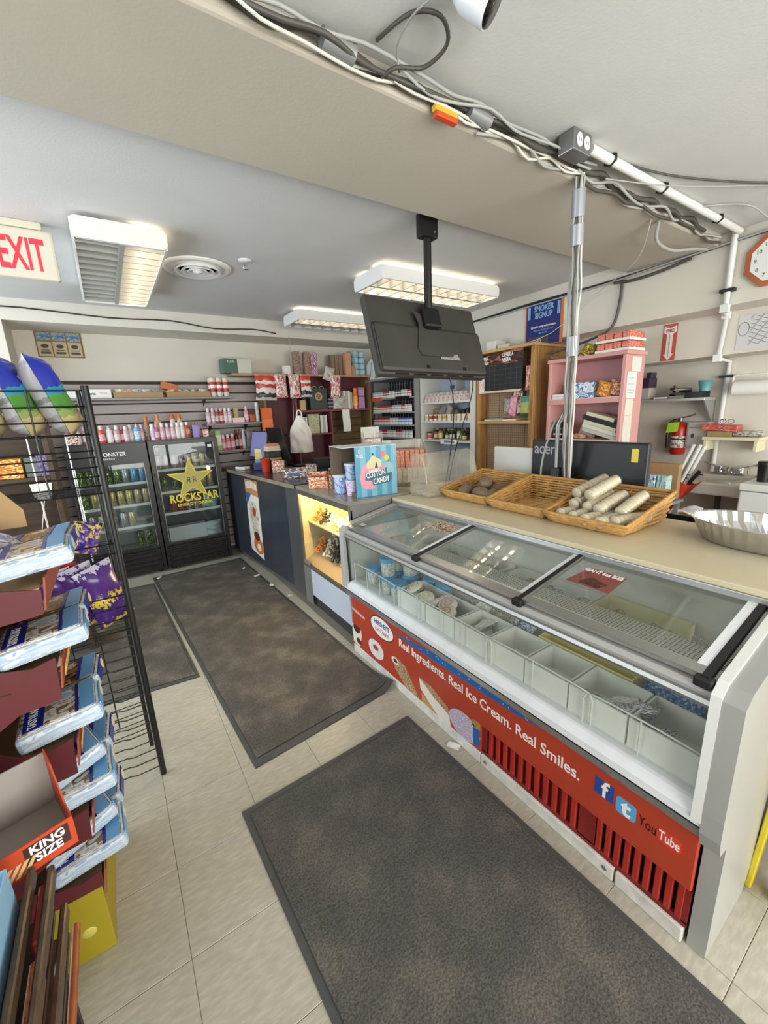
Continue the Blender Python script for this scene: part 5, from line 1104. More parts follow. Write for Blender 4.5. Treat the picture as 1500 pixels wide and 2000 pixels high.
# top shelf goods
t = thing('long_carton', 'long white carton with green lettering on the top slat wall shelf', 'carton', (-.10, 5.0, 1.804))
Bd().bev(-.2, .2, -.06, .06, 0, .082, .002, seg=1).obj('carton', m_paper, t)
text('cana', (.0, -.0606, .03), UX, UZ, .04, mat('ink_green', '#3c5a48', .5), t, world=False, bold=.02)
Bd().box(.10, .17, -.0612, -.06, .05, .056).box(.11, .17, -.0612, -.06, .038, .044).obj('small_print', mat('ink_rose', '#c9a4a0', .5), t)
pbox(.09, .10, .07, (-.37, 5.0, 1.804), mat('box_amber', '#e0a030', .5), 'amber box left of the long white carton')
def tray(x0, x1, label, cols, seed):
    t = thing('cardboard_tray', label, 'tray', ((x0+x1)/2, 5.0, 1.804)); w = (x1-x0)/2
    Bd().box(-w, w, -.075, -.072, 0, .055).box(-w, w, .072, .075, 0, .055).box(-w, -w+.003, -.072, .072, 0, .055).box(w-.003, w, -.072, .072, 0, .055).box(-w+.003, w-.003, -.072, .072, 0, .003).obj('tray', m_card, t)
    rr = random.Random(seed); n = len(cols)
    for k, c in enumerate(cols):
        x = (x0+x1)/2-w+.03+(2*w-.06)*(k+.5)/n
        solo(Bd().pillow(2*w/n*1.05, .085, .05, wr=.3, seed=k+seed), 'snack_packet', printed('pkt'+c, [c, '#e9e6e0', c, '#8f8f8f'], 5), '%s packet from the left in the %s' % (ORD[k], label.split(' standing')[0]), 'packet', (x, 4.99+rr.uniform(-.02, .02), 1.808), (rr.uniform(-.5, .2), rr.uniform(-.4, .4), 0), 'packets in the cardboard trays')
tray(.115, .55, 'left cardboard tray standing on the top slat wall shelf', ['#d8c8a0', '#d88a5c', '#b9bcc2', '#a8b4c4', '#8090ac'], 3)
tray(.585, 1.015, 'right cardboard tray standing on the top slat wall shelf', ['#d8b46a', '#c9b080', '#8fa4b8', '#3a3a36', '#c9c4b8'], 9)
solo(Bd().bev(-.07, .07, -.05, .05, 0, .07, .002, seg=1), 'tilted_box', mat('box_orange', '#d07a48', .5), 'orange box tilted on the packets of the right tray', 'box', (.62, 5.03, 1.88), (0, .25, .2))
m_drc = bands('can_wrap', [(0, '#d8d4cc'), (.25, '#b83a30'), (.45, '#efeae4'), (.62, '#b83a30'), (.78, '#e8dcc0')], 2, jitter=.1)
for k in range(6): can((1.055+(k % 3)*.068, 4.96+(k//3)*.075, 1.804), m_drc, 'red and white can, %s of the %s row on the slat shelf' % (ORD[k % 3], ['front', 'rear'][k//3]), 'red and white cans on the slat shelf', .032, .2)
G = 'bottles on the short slat shelf'
for k, (x, c, cap) in enumerate(((.965, '#d2b4bc', '#e9dce0'), (1.015, '#cfa8b4', '#e4d0d8'), (1.06, '#8f5a44', '#d8a8a4'), (1.105, '#a83038', '#d8a4a8'), (1.15, '#d8b4be', '#ead8de'), (1.195, '#d0b6be', '#ecdfe4'))):
    bottle((x, 4.96, 1.513), mist(.17, .024, c, cap), '%s body mist bottle from the left on the upper short slat shelf' % ORD[k], G)
pbox(.13, .06, .055, (1.285, 4.955, 1.513), mat('box_blush', '#e2c4c0', .4), 'flat blush pink box on the upper short slat shelf'); pbox(.05, .05, .17, (1.29, 5.06, 1.513), mat('box_gold', '#c0a468', .35), 'tall gold box behind the flat blush box')
bottle((1.385, 4.96, 1.513), mist(.18, .026, '#d89aa8', '#e8b4c0'), 'pink bottle right of the flat blush box', G)
pbox(.06, .05, .14, (1.45, 4.97, 1.513), bands('box_amber_dark', [(0, '#c0602c'), (.6, '#4a2a20')], 2), 'amber and dark brown box on the upper short slat shelf')
bottle((1.515, 4.97, 1.513), mist(.22, .024, '#c9cdd2', '#e0e2e4', '#dfe2e6', 'spray'), 'silver-white spray can at the right end of the short slat shelf', G)
pbox(.06, .04, .22, (1.035, 4.95, 1.214), bands('aloe_box', [(0, '#8fb06a'), (.25, '#e6dfc8'), (.78, '#8fc06a')], 2), 'cream and green tall box on the lower short slat shelf')
for k, (x, c, cap, h) in enumerate(((1.09, '#d87a88', '#f0dfe2', .17), (1.14, '#d06a7a', '#eed8dc', .175), (1.192, '#c85a68', '#ecd0d6', .18))):
    bottle((x, 4.95, 1.214), mist(h, .026, c, cap), '%s of three pink bottles on the lower short slat shelf' % ORD[k], G)
for k, (x, c, cap) in enumerate(((1.245, '#2c1a1a', '#3a2a2a'), (1.285, '#a82c2c', '#6a2020'), (1.325, '#c9d4e2', '#e6ebf2'))):
    bottle((x, 4.98, 1.214), mist(.22, .02, c, cap), ['black', 'red', 'pale blue'][k]+' slim bottle on the lower short slat shelf', G)
for k, x in enumerate((1.375, 1.43)): solo(Bd().pillow(.06, .2, .03, wr=.3, seed=k), 'clear_pouch', mat('pouch_mauve', '#8d8388', .25, var=.2, vs=15), ['left', 'right'][k]+' clear mauve pouch on the lower short slat shelf', 'pouch', (x, 4.97, 1.214), (0, .1, 0))

# ================================================================== BURGUNDY SHELVES
m_bur = mat('burgundy_paint', '#5a1c26', .5, var=.1, vs=3); m_burl = mat('burgundy_edge', '#7a3a44', .45)
t = thing('burgundy_shelving', 'burgundy painted wall shelving behind the sales counter', 'shelving', (2.3, 5.19, 0)); yb0, yb1 = 4.93, 5.19
Bd().box(1.625, 3.065, yb1-.012, yb1, .9, 2.03).obj('back_panel', m_bur, t, True)
Bd().bev(1.27, 3.085, yb0, yb1, 2.03, 2.055, .003).obj('top_board', mat('top_board_oak', '#b08a68', .5, var=.1, vs=6), t, True)
for x in (1.605, 3.065): Bd().box(x, x+.02, yb0, yb1, .0, 2.03).obj('side_panel', mat('side_oak', '#7d6440', .5, var=.1, vs=6), t, True)
Bd().box(1.99, 2.01, yb0, yb1-.012, .9, 2.03).box(2.46, 2.48, yb0, yb1-.012, .9, 1.60).obj('divider', m_burl, t, True)
Bd().box(2.01, 3.065, yb0, yb1-.012, 1.60, 1.622).obj('shelf', m_burl, t, True); Bd().box(1.86, 2.46, yb0, yb1-.012, 1.312, 1.332).obj('shelf', m_burl, t, True)
m_wsl = wood('dark_slat_wood', '#4a3a1c', '#6e5830', (2, 1, 16), 5)
for k in range(7): Bd().bev(2.482, 3.06, yb1-.03, yb1-.012, .93+k*.095, 1.02+k*.095, .004, seg=1).obj('wood_slat', m_wsl, t, True)
Bd().box(1.625, 1.99, yb0+.1, yb1-.012, .9, .92).obj('low_shelf', m_burl, t, True)
zt = 2.056
t = thing('appliance_box', 'green and white box overhanging the left end of the top board', 'box', (1.345, 5.03, zt), (0, 0, .06))
Bd().bev(-.155, .0, -.08, .08, 0, .155, .003).obj('green_half', mat('box_green', '#4d6b5e', .5), t); Bd().bev(0, .16, -.08, .08, 0, .155, .003).obj('white_half', mat('box_offwhite', '#d3d1c4', .5), t)
Bd().box(-.115, -.10, -.0812, -.08, .11, .135).box(-.092, -.085, -.0812, -.08, .105, .135).box(-.077, -.062, -.0812, -.08, .108, .135).box(-.054, -.04, -.0812, -.08, .112, .14).obj('faded_print', mat('print_palegreen', '#a8bcb0', .5), t)
pbox(.085, .06, .10, (1.94, 5.0, zt), m_paper, 'small white box on the burgundy top board')
m_perf1 = printed('perfume_brown', ['#8a6a5c', '#a88a78', '#6a4a40', '#c9b0a0'], 5); m_perf2 = printed('perfume_plum', ['#7a3a58', '#d8b4c4', '#8a4668', '#e8d0da'], 4)
for k, (x, m, l) in enumerate(((2.075, m_perf1, 'left'), (2.215, m_perf1, 'middle'), (2.30, m_perf2, 'plum floral right'))): pbox(.082, .07, .265, (x, 5.0, zt), m, l+' tall perfume box of the three on the burgundy top board')
solo(Bd().pillow(.14, .17, .04, wr=.4, seed=8), 'clear_bag', mat('bag_sheer', '#b9b6ac', .25, var=.25, vs=18), 'crumpled clear bag hanging over the burgundy top board edge', 'bag', (2.44, 4.915, 1.98), (0, .3, 0))
for k in range(3): pbox(.05, .08, .25, (2.585+k*.055, 5.05, zt), mat('box_taupe', '#8a6f5c', .6), ORD[k]+' taupe box in the row beside the peach box')
pbox(.085, .09, .275, (2.775, 4.99, zt), mat('box_peach', '#c99474', .6, var=.05), 'tall peach box on the burgundy top board'); pbox(.06, .06, .12, (2.855, 4.98, zt), m_card, 'small brown box right of the peach box')
m_rollb = printed('blue_wrap', ['#a4cbdc', '#bcdcea', '#8ab8cc', '#d4e8f0'], 5, .3, bmp=.4)
for k in range(8):
    solo(Bd().lathe([(.02, 0), (.045, .004), (.05, .02), (.05, .06), (.045, .074), (.02, .078)], n=14), 'paper_roll', m_rollb, 'blue wrapped paper roll, %s from bottom, %s stack, behind television' % (ORD[k//2], ['left', 'right'][k % 2]), 'paper roll', (2.94+(k % 2)*.1, 5.06, zt+(k//2)*.079), (0, 0, k), 'blue wrapped paper rolls')
# jerky bags hanging along the front edge
m_jr = bands('jerky_front', [(0, '#c9c4c0'), (.12, '#2c2a30'), (.28, '#d8cfc8'), (.45, '#b83a30'), (.62, '#e6ded6'), (.72, '#c2402e'), (.93, '#d88a7a')], 2, jitter=.25, jscale=4, rough=.3)
m_jb = printed('jerky_back', ['#d8d2cc', '#b9504a', '#e8e4e0', '#c8a090'], 4, .3)
for k, (x, w, h) in enumerate(((1.62, .25, .30), (1.815, .15, .27), (1.985, .145, .28), (2.13, .145, .27), (2.53, .15, .29))):
    o = solo(Bd().pillow(w, h, .05, (0, 1), wr=.2, seed=k+3), 'jerky_bag', [m_jr if k in (0, 3) else m_jb, m_jb], '%s red foil jerky bag from the left, hanging below the top board' % ORD[k], 'snack bag', (x, 4.885, 2.05-h), (0, random.uniform(-.05, .05), 0), 'red foil jerky bags')
# goods on the burgundy shelves
zm = 1.623
pbox(.075, .06, .125, (2.10, 4.99, zm), mat('box_tan', '#c0a070', .45), 'tan perfume box left of the dark gift bag'); pbox(.08, .05, .16, (2.175, 5.08, zm), m_black, 'black perfume box behind the tan one')
t = thing('gift_bag', 'dark green gift bag with a gold round emblem', 'gift bag', (2.325, 5.0, zm))
Bd().prism([(-.12, 0), (.12, 0), (.115, .265), (-.125, .265)], (0, -.035, 0), UX, UZ, -.07).obj('bag', mat('gift_green', '#343b37', .5), t)
Bd().prism(ell(.05, .05, 20), (0.0, -.0352, .165), UX, UZ, .001).obj('emblem', mat('gift_gold', '#c0a070', .4), t); Bd().prism(ell(.032, .032, 16), (0, -.0362, .165), UX, UZ, .001).obj('emblem_ring', mat('gift_green', '#343b37', .5), t)
Bd().tube([Vector((.02*math.sin(2*PI*k/20), -.0368, .165+.02*math.sin(4*PI*k/20+.6))) for k in range(20)], .003, 5, closed=True).obj('emblem_knot', mat('gift_gold', '#c0a070', .4), t)
for s in (-.05, .05): Bd().tube(smooth([(s-.03, -.03, .262), (s-.02, -.03, .285), (s, -.03, .292), (s+.02, -.03, .285), (s+.03, -.03, .262)]), .002, 5).obj('handle', m_paper, t)
pbox(.09, .05, .15, (2.505, 5.0, zm), bands('box_stripes', [(0, '#2c2630'), (.2, '#8f84a0'), (.3, '#2c2630'), (.5, '#8f84a0'), (.6, '#2c2630'), (.8, '#8f84a0'), (.9, '#2c2630')], 2), 'dark box with lilac stripes right of the gift bag')
solo(Bd().pillow(.2, .17, .05, wr=.45, seed=21), 'clear_bag', mat('bag_sheer', '#b9b6ac', .25, var=.25, vs=18), 'crumpled clear bag below the rightmost jerky bag', 'bag', (2.62, 4.965, zm), (0, 0, 0))
m_wbx = bands('white_grey_box', [(0, '#dedbd2'), (.3, '#a8aaa8'), (.7, '#dedbd2')], 0)
pbox(.10, .06, .235, (2.735, 5.0, zm), m_wbx, 'white box with grey panel on the middle burgundy shelf'); pbox(.05, .05, .22, (2.81, 5.02, zm), mat('box_sage', '#a8b09a', .5), 'slim sage box beside the white and grey one')
bottle((2.87, 4.98, zm), mist(.27, .034, '#d8762c', '#e8823a', '#e8a83c', 'spray'), 'orange spray bottle on the middle burgundy shelf', None)
pbox(.095, .06, .275, (2.965, 5.0, zm), bands('box_mauve', [(0, '#b98ab0'), (.55, '#6a4a8a'), (.62, '#c08fae'), (.9, '#a87aa0')], 2), 'mauve box at the right end of the middle burgundy shelf')
zl = 1.333
pbox(.06, .06, .21, (2.115, 5.0, zl), m_wbx, 'white and grey box at the left of the lower burgundy shelf'); pbox(.145, .07, .24, (2.235, 5.0, zl), printed('floral_box', ['#a8a67c', '#c9c8a4', '#8a8860', '#dcdcc0'], 9), 'sage floral gift box on the lower burgundy shelf'); pbox(.095, .06, .225, (2.375, 5.0, zl), m_wbx, 'white and grey box at the right of the lower burgundy shelf')
wsolo(Bd().grid(lambda u, v: Vector((2.63+.11*u, 4.922-.006*math.sin(6*v), 1.33+.285*v)), 2, 8).grid(lambda u, v: Vector((2.63+.11*u, 4.924-.006*math.sin(6*v), 1.33+.285*v)), 2, 8, 0, True, True), 'receipt', m_paper, 'white receipt strip taped to the middle burgundy shelf', 'paper', (2.68, 4.922, 1.33))
# gold-bordered poster on the back wall
t = thing('wall_poster', 'gold-bordered poster of six panels on the back wall', 'poster', (-.235, 5.199, 2.2))
Bd().box(-.18, .18, -.004, 0, 0, .235).obj('sheet', mat('poster_gold', '#7d6430', .5), t)
for k in range(3):
    Bd().box(-.17+k*.115, -.065+k*.115, -.0055, -.004, .15, .225).obj('picture', printed('poster_sky%d' % k, ['#3a6aa0', '#5a8ab8', '#b9a870', '#4a7aa8'], 3), t)
    f = Bd().box(-.17+k*.115, -.065+k*.115, -.0055, -.004, .01, .14).obj('text_panel', mat('poster_parch', '#c2b190', .6), t)
    Bd().box(-.155+k*.115, -.08+k*.115, -.0062, -.0055, .03, .05).box(-.15+k*.115, -.085+k*.115, -.0062, -.0055, .06, .068).prism(ell(.03, .02, 9), (-.117+k*.115, -.0055, .10), UX, UZ, .0007).obj('script', mat('poster_ink', '#4a443c', .6), f)
# ================================================================== RACKS ALONG THE RIGHT WALL
FX = Vector((-1, 0, 0))
m_rw = mat('rack_white', '#d6d4ce', .5, var=.03, vs=4); m_rb = mat('rack_back_blue', '#a9b2c4', .6); m_rg = mat('rack_grey', '#8c8c8c', .5)
# cigarette rack in the far corner
t = thing('cigarette_rack', 'cigarette rack with a white header sign in the far corner', 'rack', (3.28, 4.53, 0))
cx0, cx1, cy0, cy1 = 3.12, 3.45, 4.07, 5.0
Bd().box(cx1-.01, cx1, cy0, cy1, .2, 2.2).obj('back_panel', mat('rack_dark', '#2c2a2a', .6), t, True)
for y in (cy0, cy1-.015): Bd().box(cx0+.06, cx1-.01, y, y+.015, .2, 1.98).obj('side_panel', m_rg, t, True)
Bd().prism([(0, 0), (.9, 0), (.9, .24), (.12, .26), (.02, .2)], (cx0-.03, cy1+.02, 1.99), UXm, UZ, -.03).obj('header_sign', mat('sign_white', '#e2e2de', .4), t, True)
Bd().box(cx0-.06, cx1, cy0, cy1+.02, 1.96, 1.985).obj('header_base', m_rg, t, True)
for k, (a, w) in enumerate(((.1, .012), (.14, .012), (.22, .03), (.28, .03))): Bd().prism([(a, .04+.02*(k > 1)), (a+w, .04+.02*(k > 1)), (a+w, .22-.05*(k > 1)), (a, .22-.05*(k > 1))], (cx0-.0305, cy1+.02, 1.99), UXm, UZ, .001).obj('script_stroke', mat('sign_ink', '#5a544e', .5), t, True)
Bd().prism([(.2, .01), (.55, .01), (.55, .08), (.4, .1), (.25, .08)], (cx0-.0305, cy1+.02, 1.99), UXm, UZ, .001).obj('sign_picture', printed('sign_art', ['#8a7a5c', '#c9c4b0', '#6a7a54', '#9a5a44'], 6), t, True)
b = Bd()
for k in range(15): y = cy0+.02+k*.062; b.tube([(cx1-.03, y, 1.3), (cx1-.03, y, 1.95)], .003, 5)
for k in range(9): b.tube([(cx1-.03, cy0+.02, 1.32+k*.075), (cx1-.03, cy1-.02, 1.32+k*.075)], .003, 5)
b.obj('wire_grid', mat('grid_wire', '#9a9a98', .4, .6), t, True)
czs = (1.735, 1.555, 1.395, 1.235)
for z in czs: Bd().box(cx0, cx1-.04, cy0+.016, cy1-.016, z-.018, z).obj('shelf', m_rg, t, True)
Bd().box(cx0-.012, cx0, 4.70, 4.985, czs[0]-.03, czs[0]+.015).obj('price_strip', mat('strip_red', '#d0503a', .5), t, True)
Bd().box(cx0-.012, cx0, 4.10, 4.38, czs[0]-.022, czs[0]+.008).obj('price_strip', m_black, t, True)
Bd().box(cx0-.012, cx0, 4.52, 4.70, czs[1]-.05, czs[1]-.005).obj('price_strip', m_black, t, True)
def pack_mesh(nm, top, low, tag_): return Bd().bev(-.012, .012, -.0275, .0275, 0, .088, .002, seg=1).mesh('cigarette_pack', bands(nm, [(0, low), (.42, top), (.55, low), (.72, top)], 2, rough=.35))
pk = {'w': pack_mesh('pack_white', '#b9b9b6', '#eceae6', 0), 'r': pack_mesh('pack_red', '#b8302c', '#e0d8d4', 0), 'b': pack_mesh('pack_blue', '#3a66b0', '#dfe4ec', 0), 'k': pack_mesh('pack_grey', '#5c5a5c', '#e2e0dc', 0), 'g': pack_mesh('pack_gold', '#b08a4a', '#e8e2d4', 0)}
for r_, (z, kinds) in enumerate(zip(czs, ('wwwwrkwwkkwwrr'[:13], 'ggrrrrrwwwrww', 'rrrrrrwwwbbbb', 'wwwrrwwwrrwww'))):
    for k, c in enumerate(kinds):
        o = bpy.data.objects.new('cigarette_pack', pk[c]); C.objects.link(o)
        o.location = (cx0+.03, cy1-.055-k*.0675, z+.0005)
        tag(o, '%s cigarette pack from the left on the %s shelf of the corner rack' % (ORD[k], ['top', 'second', 'third', 'bottom'][r_]), 'cigarette pack', 'cigarette packs in the corner rack')
# white shelving with tobacco goods
t = thing('tobacco_shelving', 'white shelving of tobacco goods between corner rack and oak cabinet', 'shelving', (3.45, 3.6, 0))
wx0, wx1, wy0, wy1 = 3.25, 3.58, 3.185, 4.055
for y in (wy0, wy1-.03): Bd().box(wx0, wx1, y, y+.03, 0, 1.93).obj('side_panel', m_rw, t, True)
Bd().box(wx1-.012, wx1, wy0+.03, wy1-.03, .4, 1.93).obj('back_panel', m_rb, t, True)
Bd().prism([(3.42, 1.62), (3.42, 1.93), (3.57, 1.93), (3.57, 1.62)], (0, 3.62, 0), (1, 0, 0), (0, 0, 1), -.01).obj('inner_partition', m_rw, t, True)
Bd().box(wx0-.02, wx1, wy0, wy1, 1.93, 1.96).obj('top_board', m_rw, t, True)
Bd().box(wx0-.022, wx0-.02, wy0+.25, wy1-.02, 1.935, 2.02).obj('header_card', mat('card_yellow', '#d8c24a', .5), t, True)
wz = (1.648, 1.43, 1.215)
for z in wz: Bd().box(wx0-.005, wx1-.012, wy0+.03, wy1-.03, z-.022, z).obj('shelf', m_rw, t, True)
Bd().box(wx0-.009, wx0-.005, 3.42, 3.68, wz[2]-.045, wz[2]+.012).obj('shelf_sign', m_paper, t, True)
Bd().box(wx0-.0096, wx0-.009, 3.45, 3.62, wz[2]-.028, wz[2]-.004).obj('sign_print', mat('ink_violet', '#8a82a0', .5), t, True)
Bd().box(3.56, 3.566, 3.72, 3.86, 1.80, 1.84).obj('label_plate', mat('plate_teal', '#2c6a7a', .5), t, True)
m_disp = mat('dispenser_white', '#e8e8e6', .3); m_dp = printed('tin_art', ['#d8d4ce', '#c0504a', '#e9e6e0', '#8aa08a'], 4)
proto = None
for k in range(11):
    y = wy1-.10-k*.0735; lab = '%s white curved dispenser from the left on the upper tobacco shelf' % ORD[k]
    if proto is None:
        proto = thing('dispenser_tray', lab, 'dispenser', (wx0+.07, y, wz[0]), group='white curved dispensers')
        for s in (-.03, .026): Bd().prism([(-.06, 0), (.06, 0), (.06, .11), (.02, .11), (-.02, .095), (-.05, .05)], (0, s+.004, 0), (1, 0, 0), (0, 0, 1), .004).obj('side_wall', m_disp, proto)
        Bd().box(-.06, .06, -.026, .026, 0, .004).box(.055, .06, -.026, .026, .004, .11).obj('floor_plate', m_disp, proto)
        Bd().bev(-.045, .05, -.022, .022, .005, .07, .003, seg=1).obj('pack', m_dp, proto)
    else: dup(proto, (wx0+.07, y, wz[0]), None, lab)
m_jar = mat('jar_glass_brown', '#4a3428', .2); m_jl = mat('jar_lid', '#2a2624', .4); m_jlab = mat('jar_label', '#d8cbb0', .5)
def jar(loc, label, c='#4a3428', lab='#d8cbb0', r=.03, h=.08):
    o = thing('jar', label, 'jar', loc, group='jars and tins on the tobacco shelves')
    Bd().lathe([(r*.92, 0), (r, .006), (r, h*.75), (r*.85, h*.8)], n=16).obj('body', mat('jar'+c, c, .25), o); Bd().lathe([(r*1.01, h*.15), (r*1.01, h*.6)], n=16).obj('label', mat('jl'+lab, lab, .5), o)
    Bd().lathe([(r*.95, h*.8), (r*.95, h), (r*.8, h+.002), (0, h+.002)], n=16).obj('lid', m_jl, o)
for k in range(10):
    y = wy1-.08-k*.08; c = ['#d9c9a0', '#b8504a', '#b8504a', '#d8cfa0', '#c9a860', '#e2d6b4', '#e2d6b4', '#e2d6b4', '#e8dfc8', '#e8dfc8'][k]
    pbox(.05, .05, .075, (wx0+.05, y, wz[1]), bands('smallbox'+c, [(0, '#e4dccb'), (.35, c), (.8, '#e9e2d0')], 2), '%s small cream box from the left on the middle tobacco shelf' % ORD[k], 0, 'small boxes on the middle tobacco shelf')
for k, (y, h) in enumerate(((3.45, .08), (3.38, .10), (3.28, .09))): jar((wx0+.14, y, wz[1]), '%s dark-lidded jar from the left behind the small cream boxes' % ORD[k], h=h+.04)
for k, (y, c) in enumerate(((3.88, '#8f8a86'), (3.80, '#b0aaa0'))): solo(Bd().bev(-.004, .004, -.05, .05, 0, .19, .001, seg=1), 'leaning_card', mat('card'+c, c, .4), ['left', 'right'][k]+' grey card leaning behind the small cream boxes', 'card', (wx0+.16, y, wz[1]+.002), (.5, .1, 0))
pbox(.06, .16, .14, (wx0+.2, 3.93, wz[1]), printed('cigar_art', ['#3a2c24', '#8a8a34', '#c0a870', '#2a201c', '#b04a3c'], 5), 'dark green and brown cigar carton at the left of the middle tobacco shelf'); pbox(.05, .14, .12, (wx0+.2, 3.66, wz[1]), printed('cigar_art2', ['#4a3a2a', '#a8905a', '#2a2420', '#d0b880'], 5), 'brown cigar carton in the middle of the middle tobacco shelf')
for k in range(8):
    y = wy1-.10-k*.10; c, l = [('#d9cfc0', '#c05a40'), ('#c0502c', '#e0c8a8'), ('#8a7a3a', '#c9c08a'), ('#6a7a3a', '#d8d4a4'), ('#2a2a28', '#d8d8d4'), ('#a8b06a', '#ece8cc'), ('#4a4a2a', '#c0b87a'), ('#6a5a3a', '#d8c890')][k]
    jar((wx0+.06+.02*(k % 2), y, wz[2]), '%s tin from the left on the lower tobacco shelf' % ORD[k], c, l, .03, .085+.02*(k % 3))
for k, (y, c) in enumerate(((3.90, '#b08a6a'), (3.70, '#3a3a2c'), (3.50, '#5a5a30'), (3.30, '#7a6a3c'))): pbox(.07, .13, .13, (wx0+.19, y, wz[2]), printed('cig'+c, [c, '#c9bc8a', '#2a2620', c], 5), '%s cigar carton from the left at the back of the lower tobacco shelf' % ORD[k], 0, 'cigar cartons on the lower tobacco shelf')

# oak cabinet with pegboard
m_oak = wood('oak', '#8a6232', '#b88a50', (14, 14, 1.2), 3); m_oakl = wood('oak_light', '#b48a56', '#cfa873', (14, 1.2, 14), 3)
def pegmat():
    m, nt, p = newmat('pegboard'); v = nt.nodes.new('ShaderNodeTexVoronoi'); v.inputs['Scale'].default_value = 40; v.inputs['Randomness'].default_value = 0
    nt.links.new(coords(nt), v.inputs['Vector'])
    nt.links.new(ramp(nt, v.outputs['Distance'], [(0, '#4a3826'), (.27, '#a5886a')], True), p.inputs['Base Color']); p.inputs['Roughness'].default_value = .7; return m
t = thing('oak_cabinet', 'oak cabinet with pegboard back carrying a black calendar', 'cabinet', (3.55, 2.82, 0))
oy0, oy1 = 2.465, 3.165
for y in (oy0, oy1-.02): Bd().bev(3.32, 3.86, y, y+.02, 0, 2.08, .003, seg=1).obj('side_panel', m_oak, t, True)
for y in (oy0, oy1-.045): Bd().bev(3.295, 3.32, y, y+.045, 0, 2.08, .003, seg=1).obj('stile', m_oak, t, True)
Bd().bev(3.27, 3.86, oy0-.01, oy1+.01, 2.08, 2.105, .004).obj('top_board', m_oakl, t, True)
Bd().bev(3.285, 3.44, oy0+.02, oy1-.02, 1.395, 1.425, .006).obj('shelf', m_oakl, t, True)
m_peg = pegmat()
for k in range(4): Bd().box(3.43, 3.438, oy0+.022+k*.164, oy0+.182+k*.164, .6, 2.07).obj('pegboard_panel', m_peg, t, True)
ox = 3.294
t = thing('wall_calendar', 'black calendar with a red-brown header on the oak cabinet', 'calendar', (ox, 2.80, 1.73))
Bd().prism([(-.25, -.01), (.21, -.015), (.215, .245), (-.255, .225)], (-.004, 0, 0), UXm, UZ, .002).obj('grid_sheet', mat('cal_black', '#26282c', .3), t)
Bd().prism([(-.30, .225), (.215, .235), (.215, .355), (-.30, .325)], (-.007, 0, 0), UXm, UZ, .002).obj('header', printed('cal_head', ['#4a2c28', '#2a1a1a', '#a86a50', '#3a2626'], 4), t)
text('LA PERLA\nNEGRA', (-.0105, .03, .295), UXm, UZ, .052, m_ltxt, t, world=False, sx=.62, bold=.02); text('PERLA\nNEGRA', (-.0105, .27, .285), UXm, UZ, .045, m_ltxt, t, world=False, sx=.5, bold=.02)
m_grid = mat('cal_lines', '#565a60', .4)
for k in range(1, 7): Bd().box(-.0068, -.006, .25-k*.066, .25-k*.066+.002, 0, .22).obj('grid_line', m_grid, t)
for k in range(1, 5): Bd().box(-.0068, -.006, -.2, .24, k*.045, k*.045+.002).obj('grid_line', m_grid, t)
Bd().prism([(-.25, -.03), (.19, -.035), (.21, -.012), (-.25, -.012)], (-.004, 0, 0), UXm, UZ, .003).obj('curled_edge', mat('cal_curl', '#d8c8a4', .5), t)
def sheet(loc, w, h, m, label, cat='paper', rx=0, name='paper_sheet', th=.002): return solo(Bd().box(-th, 0, -w/2, w/2, 0, h), name, m, label, cat, loc, (rx, 0, 0))
sheet((ox-.001, 3.075, 1.70), .11, .23, printed('sheet_pink', ['#ece6e0', '#e4dcd4', '#d8a898', '#efeae4'], 5), 'pale printed sheet left of the black calendar')
def hang(y, z, w, h, m, label, th=.03, x=3.40, rx=0): return solo(Bd().pillow(w, h, th, wr=.25, seed=int(y*100)).xf(Matrix.Rotation(-PI/2, 4, 'Z')), 'hanging_packet', m, label, 'packet', (x, y, z), (rx, 0, 0), 'packets hanging on the pegboard')
hang(2.535, 1.70, .10, .22, printed('pk_red', ['#c85a48', '#e8c8bc', '#b04438', '#e0a090'], 5), 'red packet hanging right of the calendar', x=3.33)
hang(2.83, 1.50, .12, .14, printed('pk_teal', ['#6aa8a4', '#c8d8c0', '#d890a4', '#e0b0b8'], 4), 'teal and pink packet hanging under the calendar'); hang(2.755, 1.47, .09, .19, mat('pk_pink', '#dc9cb0', .35, var=.12, vs=14), 'pink sheer pouch hanging under the calendar', .05, 3.36, .12)
sheet((3.38, 2.70, 1.49), .11, .21, printed('pk_card', ['#ece6e2', '#b8504a', '#e9e2de', '#d8c8c4'], 3), 'white and red blister card hanging on the pegboard', 'card'); hang(2.585, 1.45, .12, .20, bands('pk_green', [(0, '#4a5a44'), (.2, '#b8c46a'), (.7, '#5a9a88')], 2), 'green packet hanging near the right stile', .03, 3.345)
for k, (y, z, c, l) in enumerate(((2.98, 0, '#e2dfd6', 'white magazine at the left of the oak shelf'), (2.86, 0, '#c9c9c8', 'grey magazine in the middle of the oak shelf'), (2.75, 0, '#ece9e2', 'white folded paper at the right of the oak shelf'), (2.92, .012, '#8d9298', 'dark magazine on top of the others on the oak shelf'))):
    solo(Bd().bev(-.055, .055, -.075, .075, 0, .011, .002, seg=1), 'magazine', mat('mag'+c, c, .5), l, 'magazine', (3.35, y, 1.4255+z), (0, 0, .1*k))
for k, (y, w, h, c, l) in enumerate(((3.05, .12, .10, '#e2e0d6', 'white box on top of the oak cabinet, far end'), (2.9, .14, .05, '#d9d2c4', 'flat cream box on top of the oak cabinet'))):
    pbox(.15, w, h, (3.45, y, 2.106), mat('oaktop'+c, c, .6), l)

